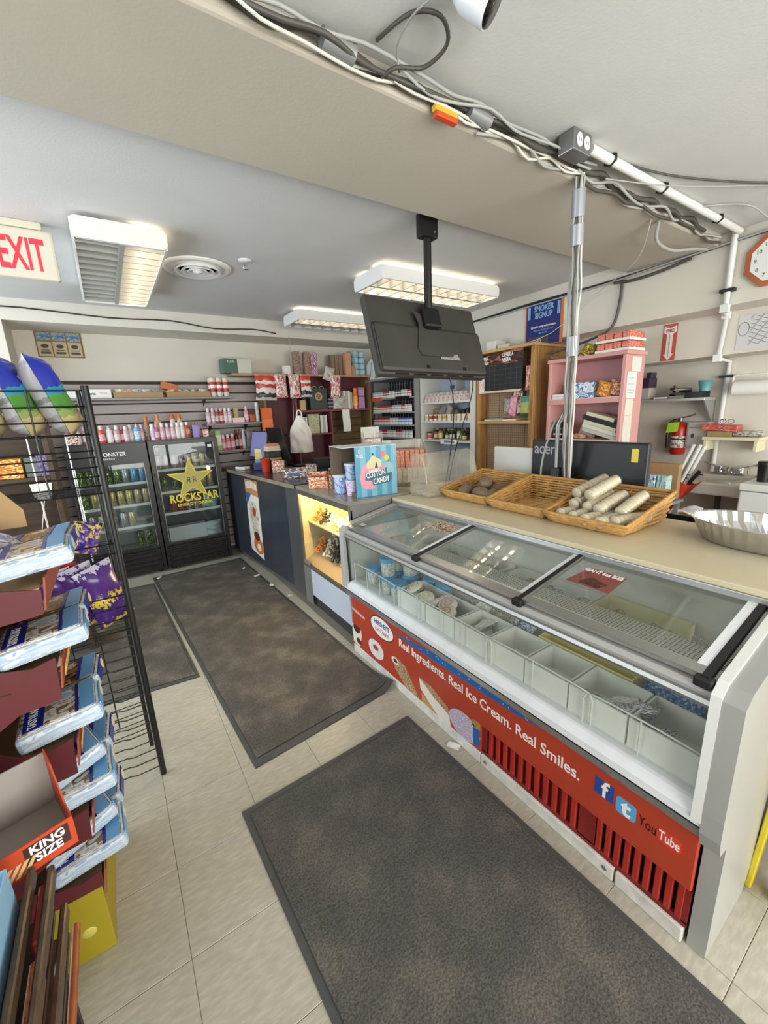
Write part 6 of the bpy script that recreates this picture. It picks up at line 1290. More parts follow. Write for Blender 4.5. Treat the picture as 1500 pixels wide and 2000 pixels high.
# blue sign on the right wall
t = thing('smoker_sign', 'blue smoker signup sign with an orange border on the right wall', 'sign', (3.589, 2.60, 2.11))
m_navy = mat('sign_navy', '#1c2a72', .35); m_sky = mat('sign_sky', '#8ab8e0', .4)
Bd().box(-.01, 0, -.20, .20, 0, .40).obj('border', mat('sign_orange', '#c8743c', .4), t); Bd().box(-.013, -.01, -.175, .185, .008, .392).obj('panel', m_navy, t)
text('SMOKER\nSIGNUP', (-.0135, 0, .31), UXm, UZ, .068, m_sky, t, world=False, align='CENTER', sx=.80, bold=.03)
for y in (-.165, -.15, .15, .165): Bd().box(-.0142, -.013, y-.006, y+.006, .25, .36).obj('bar', m_sky, t)
text('Sign up for savings and promotions', (-.0135, 0, .165), UXm, UZ, .028, m_ltxt, t, world=False, align='CENTER', sx=.68, bold=.01)
text('Text or scan using this code or call', (-.0135, 0, .135), UXm, UZ, .022, m_sky, t, world=False, align='CENTER', sx=.68); text('using this code', (-.0135, 0, .11), UXm, UZ, .022, m_sky, t, world=False, align='CENTER', sx=.68)
Bd().box(-.0142, -.013, -.06, .16, .02, .085).obj('number_board', mat('board_grey', '#4a4848', .5), t); text('2563', (-.015, .10, .03), UXm, UZ, .05, m_ltxt, t, world=False, sx=.9)

# pink shelves
m_pink = mat('pink_paint', '#c58d8e', .55, var=.06, vs=4); m_pinke = mat('pink_edge', '#d59c98', .5); m_wsh = mat('pink_unit_shelf', '#dcd3cb', .5)
t = thing('pink_shelving', 'pink painted open shelving with papers taped to its side', 'shelving', (3.45, 1.99, 0)); py0, py1 = 1.665, 2.32
for y in (py0, py1-.03): Bd().bev(3.3, 3.58, y, y+.03, 0, 1.90, .003, seg=1).obj('side_panel', m_pinke, t, True)
Bd().box(3.565, 3.58, py0+.03, py1-.03, .3, 1.9).obj('back_panel', m_pink, t, True); Bd().bev(3.29, 3.59, py0-.01, py1+.01, 1.90, 1.93, .003, seg=1).obj('top_board', m_pinke, t, True)
for z in (1.60, 1.265): Bd().box(3.305, 3.565, py0+.03, py1-.03, z-.025, z).obj('shelf', m_wsh, t, True); Bd().box(3.298, 3.305, py0+.03, py1-.03, z-.045, z-.005).obj('shelf_edge', m_pinke, t, True)
def taped(x0, x1, z0, z1, m, label, ink=True):
    t = thing('taped_paper', label, 'paper', ((x0+x1)/2, py0-.001, z0)); w = (x1-x0)/2
    Bd().box(-w, w, -.002, 0, 0, z1-z0).obj('sheet', m, t)
    if ink:
        b = Bd()
        for k in range(int((z1-z0)/.022)-1): b.box(-w*.8, w*(.3+.5*((k*7) % 5)/5), -.0026, -.002, .015+k*.022, .019+k*.022)
        b.obj('print', mat('paper_ink', '#9a9a9a', .6), t)
taped(3.33, 3.47, 1.58, 1.775, m_paper, "tall printed sheet on the side of the pink shelves"); taped(3.38, 3.52, 1.778, 1.885, mat("paper_pad", "#dedcd2", .8), "blank square sheet near the top of the pink shelves", False)
taped(3.335, 3.45, 1.455, 1.575, mat('paper_yellowed', '#dcd8ca', .8), 'yellowed square note on the side of the pink shelves', False); taped(3.33, 3.45, 1.22, 1.45, mat('paper_old', '#d8d4ca', .8, var=.08, vs=9), 'long torn paper low on the side of the pink shelves', False)
# on top of the pink shelves
for k in range(2):
    t = thing('noodle_tray', ['lower', 'upper'][k]+' film-wrapped tray of red noodle packs on the pink shelves', 'tray', (3.42, 1.785, 1.931+k*.071)); 
    Bd().box(-.12, .12, -.13, .13, 0, .018).obj('tray', m_paper, t)
    for j in range(4): Bd().bev(-.11, .11, -.125+j*.0635, -.125+j*.0635+.059, .019, .066, .008).obj('noodle_pack', printed('noodle_red', ['#d8543c', '#e89a84', '#c83c2c', '#f0d0c0'], 5), t)
m_gold = printed('gold_foil', ['#c0a83a', '#8a7a24', '#e8d878', '#a8922c'], 4, .25, metal=.5, bmp=.5)
for k, (y, z, h, rx, l) in enumerate(((2.05, 0, .10, .5, 'gold foil bag at the left on the pink shelves'), (2.00, .0, .08, -.4, 'gold foil bag in the middle on the pink shelves'), (1.945, .0, .12, .2, 'gold foil bag beside the noodle trays'))):
    solo(Bd().pillow(.12, h, .08, wr=.4, seed=k).xf(Matrix.Rotation(-PI/2, 4, 'Z')), 'foil_bag', m_gold, l, 'bag', (3.40+.02*k, y, 1.932), (rx, 0, .2), 'gold foil bags')
solo(Bd().grid(lambda u, v: Vector(((u-.5)*.12, (v-.5)*.2, .002+.03*(2*v-1)**4)), 3, 10).grid(lambda u, v: Vector(((u-.5)*.12, (v-.5)*.2, .0005+.03*(2*v-1)**4)), 3, 10, 0, True, True), 'curled_magazine', printed('mag_curl', ['#8a4a44', '#c9a090', '#5a3a38'], 5), 'curled magazine at the left end of the pink shelves', 'magazine', (3.37, 2.22, 1.931), (0, 0, 0))
# on the pink shelf boards
t = thing('stack_of_pads', 'white pads stacked at the left of the upper pink shelf', 'pads', (3.37, 2.235, 1.601))
for k in range(2): Bd().bev(-.06, .06, -.05, .05, k*.021, k*.021+.02, .003, seg=1).obj('pad', m_white, t)
solo(Bd().bev(-.05, .05, -.03, .03, 0, .06, .003, seg=1), 'dark_box', m_black, 'small dark box behind the white pads', 'box', (3.48, 2.22, 1.601)); pbox(.08, .04, .055, (3.37, 2.155, 1.601), mat('greybox', '#a8a8aa', .5), 'small grey box behind the cable drop on the pink shelf')
pbox(.10, .19, .125, (3.38, 2.02, 1.601), printed('tissue_box', ['#c8d4e2', '#e8eef4', '#4a78b0', '#dfe6ee', '#9ab0c8'], 3), 'blue and white tissue carton on the upper pink shelf'); pbox(.05, .09, .125, (3.46, 1.87, 1.601), mat('box_brown2', '#8a7468', .6), 'brown carton end behind the orange snack bag')
for k, (y, c, l) in enumerate(((1.86, ['#d8783c', '#e0b040', '#c85a3c', '#f0d8b0'], 'orange snack bag lying on the upper pink shelf'), (1.76, ['#b8604a', '#d8a88a', '#8a4a3c', '#c8b0a0'], 'reddish snack bag at the right of the upper pink shelf'))):
    solo(Bd().pillow(.13, .12, .06, wr=.35, seed=k+31).xf(Matrix.Rotation(-PI/2, 4, 'Z')), 'snack_bag', printed('snk'+l[:3], c, 4, .3), l, 'snack bag', (3.37, y, 1.602), (.3, -.2, 0))
z2 = 1.266
pbox(.07, .07, .14, (3.36, 2.225, z2), bands('box_blackprint', [(0, '#1c1a1a'), (.2, '#d8d4cc'), (.3, '#1c1a1a'), (.55, '#6a6660'), (.62, '#1c1a1a')], 2), 'black printed box at the left of the lower pink shelf'); pbox(.05, .04, .13, (3.36, 2.155, z2), mat('box_ltgrey', '#b9b6b0', .5), 'slim grey box beside the black printed box')
solo(Bd().pillow(.16, .2, .06, wr=.5, seed=41).xf(Matrix.Rotation(-PI/2, 4, 'Z')), 'plastic_wrap', mat('wrap_sheer', '#c9a8a4', .2, var=.2, vs=20), 'crumpled clear wrap on the lower pink shelf', 'wrap', (3.45, 2.03, z2), (.3, 0, 0))
for k, (c, l, dz, L) in enumerate((('#c8c4ba', 'lowest pale book of the leaning pile on the lower pink shelf', .0, .30), ('#e0ddd2', 'white book second from the bottom of the leaning pile', .032, .30), ('#d9d2c0', 'cream book in the middle of the leaning pile', .064, .28), ('#242420', 'black binder near the top of the leaning pile', .096, .30), ('#ddd2bc', 'cream book on top of the leaning pile', .135, .24))):
    solo(Bd().bev(-.07, .07, -L/2, L/2, 0, .03 if k != 3 else .038, .003, seg=1), 'book', mat('book'+c, c, .6), l, 'book', (3.40, 1.855, z2+.03+dz), (.27, 0, 0), 'books leaning on the lower pink shelf')
solo(Bd().pillow(.06, .16, .035, wr=.3, seed=51).xf(Matrix.Rotation(PI/2, 4, 'X')), 'wrapper', printed('wrap_or', ['#d88a5a', '#ecd8c4', '#c0603c'], 5), 'orange wrapper lying at the front of the lower pink shelf', 'wrapper', (3.335, 1.97, z2+.02), (0, 0, 2.9))
# things fixed to the right wall
t = thing('fire_sign', 'red fire extinguisher sign with white arrow on the right wall', 'sign', (3.879, 1.635, 1.865))
m_fr_ = mat('sign_red', '#c4574a', .5)
Bd().box(-.003, 0, -.05, .05, 0, .275).obj('panel', m_fr_, t)
Bd().prism([(-.044, .26), (0, .245), (.044, .26), (.044, .215), (.022, .20), (.022, .05), (.038, .05), (0, .003), (-.038, .05), (-.022, .05), (-.022, .20), (-.044, .215)], (-.003, 0, 0), UXm, UZ, .001).obj('arrow', m_paper, t)
text('FIRE', (-.0045, 0, .215), UXm, UZ, .034, mat('fire_ink', '#9a3436', .5), t, world=False, align='CENTER', sx=.95, bold=.03)
for k, ch in enumerate('EXTINGUISHER'): text(ch, (-.0045, 0, .188-k*.0142), UXm, UZ, .016, mat('fire_ink2', '#8a5a58', .5), t, world=False, align='CENTER')
t = thing('drawn_sheet', 'clear sheet with a dark line drawing on the right wall', 'poster', (3.879, 1.09, 1.88)); Bd().box(-.002, 0, -.16, .11, 0, .235).obj('sheet', mat('sheet_grey', '#cfcfd0', .5), t)
m_ink = mat('drawing_ink', '#6a6c72', .5)
Bd().tube([(-.003, .075+.03*math.cos(2*PI*k/20), .14+.045*math.sin(2*PI*k/20)) for k in range(20)], .0015, 4, closed=True).obj('circle', m_ink, t)
for k in range(9): Bd().tube([(-.003, .04-j*.014, .03+k*.022+.006*((j*3+k) % 4)) for j in range(13)], .0014, 4).obj('line', m_ink, t)
t = thing('wall_clock', 'octagonal wooden wall clock with white face at the right edge', 'clock', (3.589, .965, 2.375))
oc = [(.165*math.cos(PI/8+k*PI/4), .165*math.sin(PI/8+k*PI/4)) for k in range(8)]
Bd().prism(oc, (0, 0, 0), UXm, UZ, .025).obj('case', mat('clock_wood', '#a85a30', .4, var=.1, vs=8), t); Bd().prism([(x*.80, y*.80) for x, y in oc], (-.025, 0, 0), UXm, UZ, .002).obj('face', m_white, t)
for h in range(1, 13): a = PI/2-h*PI/6; text(str(h), (-.0275, -.10*math.cos(a), .10*math.sin(a)-.011), UXm, UZ, .03, m_darkg, t, 'numeral', world=False, align='CENTER')
Bd().box(-.029, -.028, -.004, .004, -.01, .065).obj('hour_hand', m_black, t); Bd().prism([(-.003, -.01), (.003, -.01), (.003, .09), (-.003, .09)], (-.0292, 0, 0), (0, -.8, -.6), (0, -.6, .8), .001).obj('minute_hand', m_black, t)
# deep wall: shelf, extinguisher, soap dispenser, towel roll, small shelf, sink
t = thing('metal_shelf', 'grey metal wall shelf above the fire extinguisher', 'shelf', (4.13, 1.70, 1.56)); Bd().bev(4.0, 4.249, 1.385, 2.05, 1.54, 1.565, .003, seg=1).obj('board', mat('shelf_metal', '#b5b3ae', .4, .3), t, True); Bd().prism([(4.249, 1.54), (4.02, 1.54), (4.249, 1.33)], (0, 1.40, 0), (1, 0, 0), (0, 0, 1), .01).obj('bracket', m_rg, t, True)
t = thing('purple_machine', 'purple and silver appliance box on the metal shelf', 'appliance', (4.10, 1.87, 1.566)); Bd().bev(-.07, .07, -.055, .055, 0, .10, .004).obj('base', mat('appl_silver', '#b4b0ae', .35), t); Bd().bev(-.07, .07, -.05, .06, .10, .185, .004).obj('body', mat('appl_purple', '#3c2a40', .4), t); Bd().bev(-.05, .05, -.05, -.01, .185, .23, .004).obj('tower', mat('appl_purple', '#3c2a40', .4), t)
pbox(.08, .05, .13, (4.1, 1.96, 1.566), printed('spice', ['#3a3430', '#b0704a', '#6a5a4c'], 5), 'dark spice box left of the purple appliance')
t = thing('tool_tray', 'jumble of dark tools in a tray on the metal shelf', 'tray', (4.10, 1.58, 1.566)); Bd().bev(-.08, .08, -.07, .07, 0, .02, .003).obj('tray', m_rg, t)
rr = random.Random(8)
for k in range(9): Bd().tube([(rr.uniform(-.07, .07), rr.uniform(-.09, .09), .03+.012*k*.5), (rr.uniform(-.07, .07), rr.uniform(-.09, .09), .03+.012*k*.5+rr.uniform(-.01, .03))], rr.uniform(.006, .012), 6).obj('tool', [m_black, m_steel, mat('tool_olive', '#6a6450', .5)][k % 3], t)
solo(Bd().bev(-.08, .08, -.06, .06, 0, .045, .004), 'black_tray', m_black, 'black tray beside the teal bowl on the metal shelf', 'tray', (4.09, 1.47, 1.566)); pbox(.12, .10, .015, (4.08, 1.72, 1.566), m_paper, 'flat white packet on the metal shelf')
solo(Bd().lathe([(.035, 0), (.05, .085), (.047, .085), (.032, .005), (0, .005)], n=18), 'bowl', mat('teal_bowl', '#5f9aa0', .4), 'teal bowl standing on the black tray of the metal shelf', 'bowl', (4.09, 1.425, 1.6115))
t = thing('fire_extinguisher', 'red fire extinguisher with a green tag on the right wall', 'fire extinguisher', (4.18, 1.60, 1.085))
Bd().lathe([(.05, 0), (.058, .012), (.058, .22), (.05, .25), (.025, .275), (.018, .285)], n=22).obj('cylinder', mat('ext_red', '#b8281e', .3), t); Bd().lathe([(.0585, .06), (.0585, .16)], n=22).obj('label', printed('ext_label', ['#dcd8d0', '#efece6', '#8a8a86', '#c8402c'], 5), t)
Bd().lathe([(.059, .13), (.059, .14)], n=22).obj('strap', m_black, t); Bd().lathe([(.016, .285), (.016, .315)], n=12).obj('valve', m_steel, t)
Bd().tube([(0, 0, .315), (-.02, -.06, .325), (-.02, -.11, .345)], .006, 6).obj('lever', m_steel, t); Bd().tube(smooth([(0, .015, .30), (-.03, .06, .28), (-.05, .072, .18), (-.05, .066, .06)]), .011, 8).obj('hose', m_black, t)
Bd().prism([(-.05, -.045), (.04, -.035), (.05, .045), (-.035, .04)], (-.07, .03, .235), UXm, UZ, .002).obj('inspection_tag', mat('tag_lime', '#a8d63a', .5), t)
t = thing('soap_dispenser', 'pale grey soap dispenser beside the extinguisher', 'dispenser', (4.249, 1.455, 1.15)); Bd().bev(-.11, 0, -.085, .085, 0, .215, .02).obj('case', mat('disp_grey', '#c4bfb6', .4), t); Bd().prism(ell(.012, .022, 14), (-.11, .03, .10), UXm, UZ, .002).obj('lens', m_darkg, t); Bd().box(-.112, -.11, -.03, .06, .165, .172).obj('maker_plate', m_steel, t)
t = thing('towel_holder', 'white paper towel roll on a wall holder', 'paper towel', (4.249, 1.12, 1.56)); Bd().tube([(-.10, -.14, .06), (-.10, .13, .06)], .055, 20).obj('roll', m_paper, t)
Bd().tube(smooth([(0, .145, .16), (-.08, .145, .155), (-.10, .145, .13), (-.10, .142, .06)]), .007, 6).tube([(-.0, .145, .16), (0, -.14, .165)], .007, 6).obj('arm', m_white, t)
t = thing('small_shelf', 'small cream wall shelf above the sink', 'shelf', (4.15, 1.2, 1.25)); m_crm = mat('cream_paint', '#dcd3b0', .5)
Bd().bev(4.05, 4.249, 1.02, 1.385, 1.225, 1.25, .003, seg=1).obj('board', m_crm, t, True)
for y in (1.03, 1.35): Bd().bev(4.06, 4.249, y, y+.025, 1.14, 1.225, .003, seg=1).obj('bracket', m_crm, t, True)
pbox(.11, .16, .045, (4.14, 1.285, 1.2505), mat('box_olive', '#9a8a5a', .6), 'olive carton lying on the small cream shelf'); solo(Bd().bev(-.06, .06, -.12, .12, 0, .05, .003, seg=1), 'red_carton', printed('red_print', ['#b83a2c', '#d8604a', '#8a2a20', '#e8c0b0'], 4), 'red printed carton on the olive carton', 'carton', (4.13, 1.29, 1.297), (.06, 0, 0)); solo(Bd().lathe([(.02, -.09), (.024, -.085), (.024, .085), (.02, .09)], n=12, axis='y'), 'foil_roll', printed('foil_roll', ['#8a8680', '#c9c6c0', '#4a4642'], 6, .3), 'grey roll of film on the small cream shelf', 'roll', (4.12, 1.11, 1.2755))
t = thing('glasses', 'pair of dark glasses lying on the red carton', 'glasses', (4.12, 1.26, 1.352)); Bd().tube([(.0, .02+.02*math.cos(2*PI*k/12), .018+.016*math.sin(2*PI*k/12)) for k in range(12)], .002, 5, closed=True).tube([(.0, -.03+.02*math.cos(2*PI*k/12), .018+.016*math.sin(2*PI*k/12)) for k in range(12)], .002, 5, closed=True).obj('frame', m_black, t); Bd().tube([(0, .04, .03), (.06, .045, .035), (.08, .045, .015)], .002, 5).obj('temple', m_black, t)
t = thing('wall_sink', 'white wall-hung hand sink with chrome faucet', 'sink', (4.07, 1.22, .80)); m_porc = mat('porcelain', '#d9d6cc', .25)
Bd().bev(3.92, 4.249, 1.02, 1.42, .80, .90, .015).obj('basin', m_porc, t, True); Bd().bev(4.19, 4.249, 1.02, 1.42, .89, .93, .008).obj('ledge', m_porc, t, True); Bd().lathe([(.11, .901), (.10, .9005), (.0, .9002)], (4.04, 1.2, 0), 24).obj('bowl', mat('porcelain_shadow', '#c4c0b4', .3), t, True)
Bd().tube([(4.06, 1.22, .80), (4.06, 1.22, .62), (4.12, 1.22, .58), (4.249, 1.22, .6)], .02, 10).obj('trap', m_darkg, t, True)
Bd().bev(4.195, 4.235, 1.12, 1.30, .93, .955, .006).obj('faucet_base', m_chrome, t, True); Bd().tube(smooth([(4.21, 1.21, .95), (4.20, 1.21, .99), (4.15, 1.21, 1.0), (4.11, 1.21, .975)]), [.018]*10, 10).obj('spout', m_chrome, t, True)
for y, s in ((1.14, -1), (1.28, 1)):
    Bd().lathe([(.02, .955), (.015, .99), (.012, 1.0)], (4.215, y, 0), 12).tube([(4.215, y, 1.0), (4.20, y+s*.05, 1.012), (4.195, y+s*.10, 1.035)], .006, 6).obj('handle', m_chrome, t, True)
t = thing('white_chest', 'white lidded chest at the right edge beside the sink', 'chest', (3.95, .65, 0)); Bd().bev(3.70, 4.2, .25, .995, 0, .90, .01).obj('body', m_white, t, True); Bd().bev(3.69, 4.21, .24, 1.0, .905, .955, .008).obj('lid', m_white, t, True)
t = thing('thermos', 'black travel mug on the white chest', 'mug', (3.86, .915, .956)); Bd().lathe([(.035, 0), (.042, .12), (.044, .14), (.04, .145), (0, .145)], n=18).obj('body', m_black, t); Bd().tube(smooth([(0, .04, .11), (0, .085, .10), (0, .085, .04), (0, .038, .03)]), .006, 6).obj('handle', mat('mug_handle', '#b8ad90', .4), t)
# spare fluorescent tubes in a red bag leaning by the sink
a0, a1 = Vector((3.88, 1.325, 1.195)), Vector((3.80, 1.70, .012))
for k in range(4):
    off = Vector((-.025*(k % 2), -.03+.022*k, .01*(k % 2)))
    wsolo(Bd().tube([a0+off, a1+off], .0135, 10), 'spare_tube', m_tubeoff, '%s spare fluorescent tube from the left, leaning in the red bag' % ORD[k], 'fluorescent tube', a1+off, 'spare fluorescent tubes')
t = thing('red_bag', 'red plastic bag gathered around the leaning tubes', 'bag', (3.90, 1.45, .55)); m_rbag = mat('red_bag', '#b0361f', .4, var=.2, vs=12, bmp=.7, bs=18)
def rb(u, v):
    c = Vector((3.845, 1.385, .905)).lerp(Vector((3.82, 1.54, .60)), v); w = .085*(1-.55*v)*(1+.12*math.sin(9*u*2*PI/3+8*v)); w = w if v > .08 else w*1.1
    return c+Vector((-math.cos(2*PI*u)*w*.7, math.sin(2*PI*u)*w*1.1, .02*math.sin(6*PI*u)*(1-v)))
Bd().grid(rb, 24, 14).obj('bag', m_rbag, t, True)
solo(Bd().tube([(0, 0, 0), (.0, -.03, .05), (0, -.06, .10)], .014, 8).tube([(0, -.045, .075), (0, -.085, .07)], .006, 6).tube([(0, .02, .03), (0, .035, .045), (0, .03, .065), (0, .005, .06)], .005, 6), 'umbrella_handle', m_black, 'black folded tool handle sticking out of the red bag', 'tool', (3.84, 1.355, .90))
t = thing('side_table', 'grey low table behind the black monitor', 'table', (3.66, 1.5, 0)); Bd().bev(3.48, 3.79, 1.36, 1.655, .75, .775, .004).obj('top', mat('table_grey', '#8d8d8a', .5), t, True)
for x, y in ((3.5, 1.38), (3.5, 1.61), (3.75, 1.38), (3.75, 1.61)): Bd().box(x, x+.03, y, y+.03, 0, .75).obj('leg', m_rg, t, True)
m_crt = printed('carton_blue', ['#5a8ab4', '#a8d0dc', '#dfe9ee', '#3a6a9c', '#78b4c0'], 4); m_crt2 = printed('carton_teal', ['#6ab0b8', '#a8d4d4', '#dfeeee', '#4a98a8'], 4)
pbox(.09, .07, .20, (3.60, 1.525, .776), m_crt, 'blue drink carton on the grey low table'); pbox(.09, .07, .20, (3.61, 1.445, .776), m_crt2, 'teal drink carton on the grey low table'); pbox(.06, .26, .28, (3.74, 1.52, .776), m_card, 'brown cardboard box behind the drink cartons')
# desk with the monitors behind the worktop
t = thing('office_desk', 'desk behind the cream worktop carrying the monitors', 'desk', (2.5, 1.4, 0)); Bd().bev(2.2, 2.75, .6, 2.15, .735, .76, .004).obj('top', mat('desk_brown', '#7a6a54', .5), t, True)
for x, y in ((2.22, .63), (2.22, 2.08), (2.7, .63), (2.7, 2.08)): Bd().box(x, x+.04, y, y+.04, 0, .735).obj('leg', m_rg, t, True)
t = thing('computer_monitor', 'wide black computer monitor seen from behind the worktop', 'monitor', (2.27, 1.335, .76))
Bd().bev(-.015, .03, -.345, .345, .09, .585, .010).obj('panel', mat('monitor_black', '#1a1a1c', .45, var=.1, vs=5), t); Bd().bev(-.03, -.012, -.34, .34, .09, .30, .014).obj('lower_bulge', mat('monitor_gloss', '#1c1c1f', .25), t)
text('acer', (-.0158, .325, .50), UXm, UZ, .10, mat('logo_grey', '#a8a8ac', .4), t, world=False, sx=.85, bold=.01); Bd().prism(rrect(.034, .07, .004), (-.0155, -.285, .52), UXm, UZ, .001).obj('yellow_sticker', mat('sticker_yel', '#d8c84a', .5), t)
Bd().box(-.02, .12, -.1, .1, 0, .012).box(.0, .02, -.03, .03, .012, .2).obj('stand', m_black, t)
t = thing('white_monitor', 'white-backed screen left of the black monitor', 'monitor', (2.30, 1.865, .76)); Bd().bev(-.01, .015, -.165, .165, .20, .525, .012).obj('panel', mat('white_panel', '#dedcd9', .35), t); Bd().box(-.01, .10, -.08, .08, 0, .012).box(.0, .015, -.03, .03, .012, .25).obj('stand', m_silver, t)
t = thing('card_terminal', 'black angled card terminal behind the worktop near the foil pan', 'terminal', (2.40, .80, .76)); Bd().prism([(-.08, 0), (.08, 0), (.08, .16), (-.08, .23)], (0, .10, 0), (1, 0, 0), (0, 0, 1), .2).obj('body', m_black, t); Bd().box(-.082, -.08, -.09, .09, .03, .2).obj('edge', mat('terminal_white', '#c9c9cc', .4), t)
solo(Bd().lathe([(.04, -.07), (.045, -.06), (.045, .06), (.04, .07)], n=18, axis='y'), 'paper_roll', m_paper, 'white paper roll beside the card terminal', 'paper roll', (2.62, .78, .806))
# ================================================================== WIRE SNACK RACK ON THE LEFT
t = thing('wire_rack', 'tall black wire snack rack standing at the left', 'wire rack', (-.4, 1.975, 0))
ry0, ry1, rx0, rx1 = 1.863, 2.086, -.80, -.04
for (x, y, r) in ((rx1, ry0, .0125), (rx1-.029, ry1, .009), (rx0, ry0, .0125), (rx0, ry1, .009)): Bd().tube([(x, y, 0), (x, y, 1.69)], r, 8).obj('post', m_blackm, t, True)
m_wk = mat('black_wire', '#100f0f', .4)
def shelfw(z, lips, name='wire_shelf'):
    b = Bd()
    for k in range(8): y = ry0+(ry1-ry0)*k/7; b.tube([(rx0, y, z), (rx1-.02, y, z)], .0017, 5)
    for x in (rx0+.02, -.6, -.4, -.2, rx1-.02): b.tube([(x, ry0, z-.004), (x, ry1, z-.004)], .003, 5)
    b.obj(name, m_wk, t, True)
    for l in lips:
        Bd().tube([(rx0, ry0-.004, z+l), (rx1, ry0-.004, z+l), (rx1-.015, ry1, z+l)], .003, 5).obj('lip_wire', m_wk, t, True)
shelfw(1.518, (.0, .048, .10, .155)); shelfw(1.30, (.0, .03, .065, .1, .135, .16)); shelfw(1.06, (.0, .04)); shelfw(.735, (.0, .05, .10, .15))
for x in (-.205, -.42): Bd().tube([(x, ry0-.006, 1.30), (x, ry0-.006, 1.675)], .0032, 5).obj('upright_wire', m_wk, t, True)
for x in (-.14, -.26): Bd().tube([(x, ry1, .98), (x, ry1, 1.52)], .003, 5).obj('upright_wire', m_silver, t, True)
for k in range(15):   # lower panel: kinked wires
    z = .045+k*.047
    Bd().tube([(rx0, ry0, z), (-.30, ry0, z), (-.275, ry0-.004, z+.012), (-.16, ry0-.004, z+.012), (-.135, ry0, z), (rx1, ry0, z+.002)], .0026, 5).obj('panel_wire', m_wk, t, True)
for k in range(12):
    z = .10+k*.05; Bd().tube([(rx0, ry1, z), (rx1-.03, ry1, z)], .0022, 5).obj('panel_wire', m_wk, t, True)
for x, z0 in ((-.16, .30), (-.25, .36), (-.36, .30)): Bd().tube([(x, ry0+.004, z0), (x, ry0+.004, .73)], .0026, 5).obj('upright_wire', m_wk, t, True)
# crisps bags leaning on the top shelf
m_cf = bands('crisp_front', [(0, '#b8a878'), (.22, '#8a9a5a'), (.30, '#4f8a3a'), (.48, '#2a8ab0'), (.58, '#2432a0'), (.95, '#3a46b0')], 2, jitter=.12, jscale=4, rough=.22); m_cb = bands('crisp_back', [(0, '#8f8d90'), (.12, '#a2a0a4'), (.2, '#838186'), (.26, '#a2a0a4'), (.42, '#78767a'), (.48, '#a6a4a8'), (.86, '#b8b6bc')], 2, jitter=.06, jscale=14, rough=.25)
for k, (x, z, l) in enumerate(((-.105, 1.522, 'right one of the three leaning on the wire rack'), (-.215, 1.522, 'middle one of the three leaning on the wire rack'), (-.325, 1.522, 'left one of the three leaning on the wire rack'))):
    solo(Bd().pillow(.17, .29, .10, (0, 1), 9, .10, k+2).xf(Matrix.Rotation(PI/2, 4, 'Z')), 'crisps_bag', [m_cf, m_cb], 'blue and green crisps bag, '+l, 'crisps bag', (x, 1.975, z), (0, -.30, -.06), 'crisps bags on the wire rack')
m_pu = bands('purple_bag', [(0, '#c9b438'), (.07, '#4a2a78'), (.4, '#d8c03a'), (.5, '#56327f'), (.85, '#4a2c7a'), (.95, '#c9c4d8')], 2, jitter=.5, jscale=9, rough=.22)
for k in range(5):
    solo(Bd().pillow(.15, .27, .06, (0, 0), 8, .3, k+11).xf(Matrix.Rotation(.5, 4, 'Z')), 'purple_snack_bag', m_pu, '%s purple snack bag from the right on the lower rack shelf' % ORD[k], 'snack bag', (-.09-k*.095, 1.975+.02*(k % 2), .738), (.1, -.2+.1*(k % 3), 0), 'purple snack bags on the rack')
solo(Bd().pillow(.14, .18, .06, (0, 0), 8, .3, 29), 'red_snack_bag', mat('bag_red', '#b0342c', .3), 'red snack bag behind the purple ones', 'snack bag', (-.26, 2.02, .905), (0, 0, .2))
solo(Bd().pillow(.10, .13, .05, (0, 0), 8, .35, 33), 'violet_snack_bag', printed('violet', ['#3a2a86', '#6a4a9a', '#d8c040', '#2a2078'], 4, .25), 'violet and yellow snack bag hanging off the middle rack shelf', 'snack bag', (-.155, 1.92, 1.064), (.1, .3, .3))

# brown shelf unit standing behind the rack
m_brn = wood('dark_brown_shelf', '#3c2c22', '#54402f', (1, 1, 8), 5)
t = thing('brown_shelving', 'dark brown shelf unit seen through the wire rack', 'shelving', (-.75, 3.45, 0))
for x in (-1.2, -.345): Bd().bev(x, x+.03, 3.33, 3.6, 0, 1.62, .003, seg=1).obj('side_panel', m_brn, t, True)
Bd().box(-1.17, -.345, 3.585, 3.6, .1, 1.62).obj('back_panel', m_brn, t, True)
for z in (.35, .75, 1.25, 1.60): Bd().box(-1.17, -.345, 3.33, 3.585, z-.022, z).obj('shelf', m_brn, t, True)
pbox(.26, .12, .12, (-.60, 3.41, 1.251), printed('fruit_box', ['#e0a02c', '#d8642c', '#efd05a', '#c84a24', '#f0e0b0'], 4), 'orange and yellow printed carton on the dark brown shelf'); pbox(.07, .10, .12, (-.425, 3.41, 1.251), mat('grey_carton', '#6a7472', .5), 'grey carton right of the orange and yellow one')
pbox(.05, .08, .14, (-.37, 3.39, 1.251), printed('purple_slim', ['#4a3a6a', '#8a7aa8', '#2a2030'], 4), 'slim purple box at the right end of the dark brown shelf')
t = thing('shelf_tag', 'white paper tag hanging from the dark brown shelf', 'tag', (-.40, 3.322, 1.10)); Bd().prism([(-.055, .11), (.055, .11), (.045, .03), (.02, 0), (-.02, 0), (-.045, .03)], (0, 0, 0), UX, UZ, .002).obj('tag', m_paper, t); Bd().tube([(0, 0, 0), (-.02, 0, -.08), (-.05, 0, -.2)], .0025, 5).obj('string', m_paper, t)
pbox(.09, .08, .10, (-.27, 4.81, 1.381), printed('can_box', ['#d86a3c', '#efe4da', '#2a2a30', '#c8502c'], 4), 'orange and white box at the left end of the left cooler top')

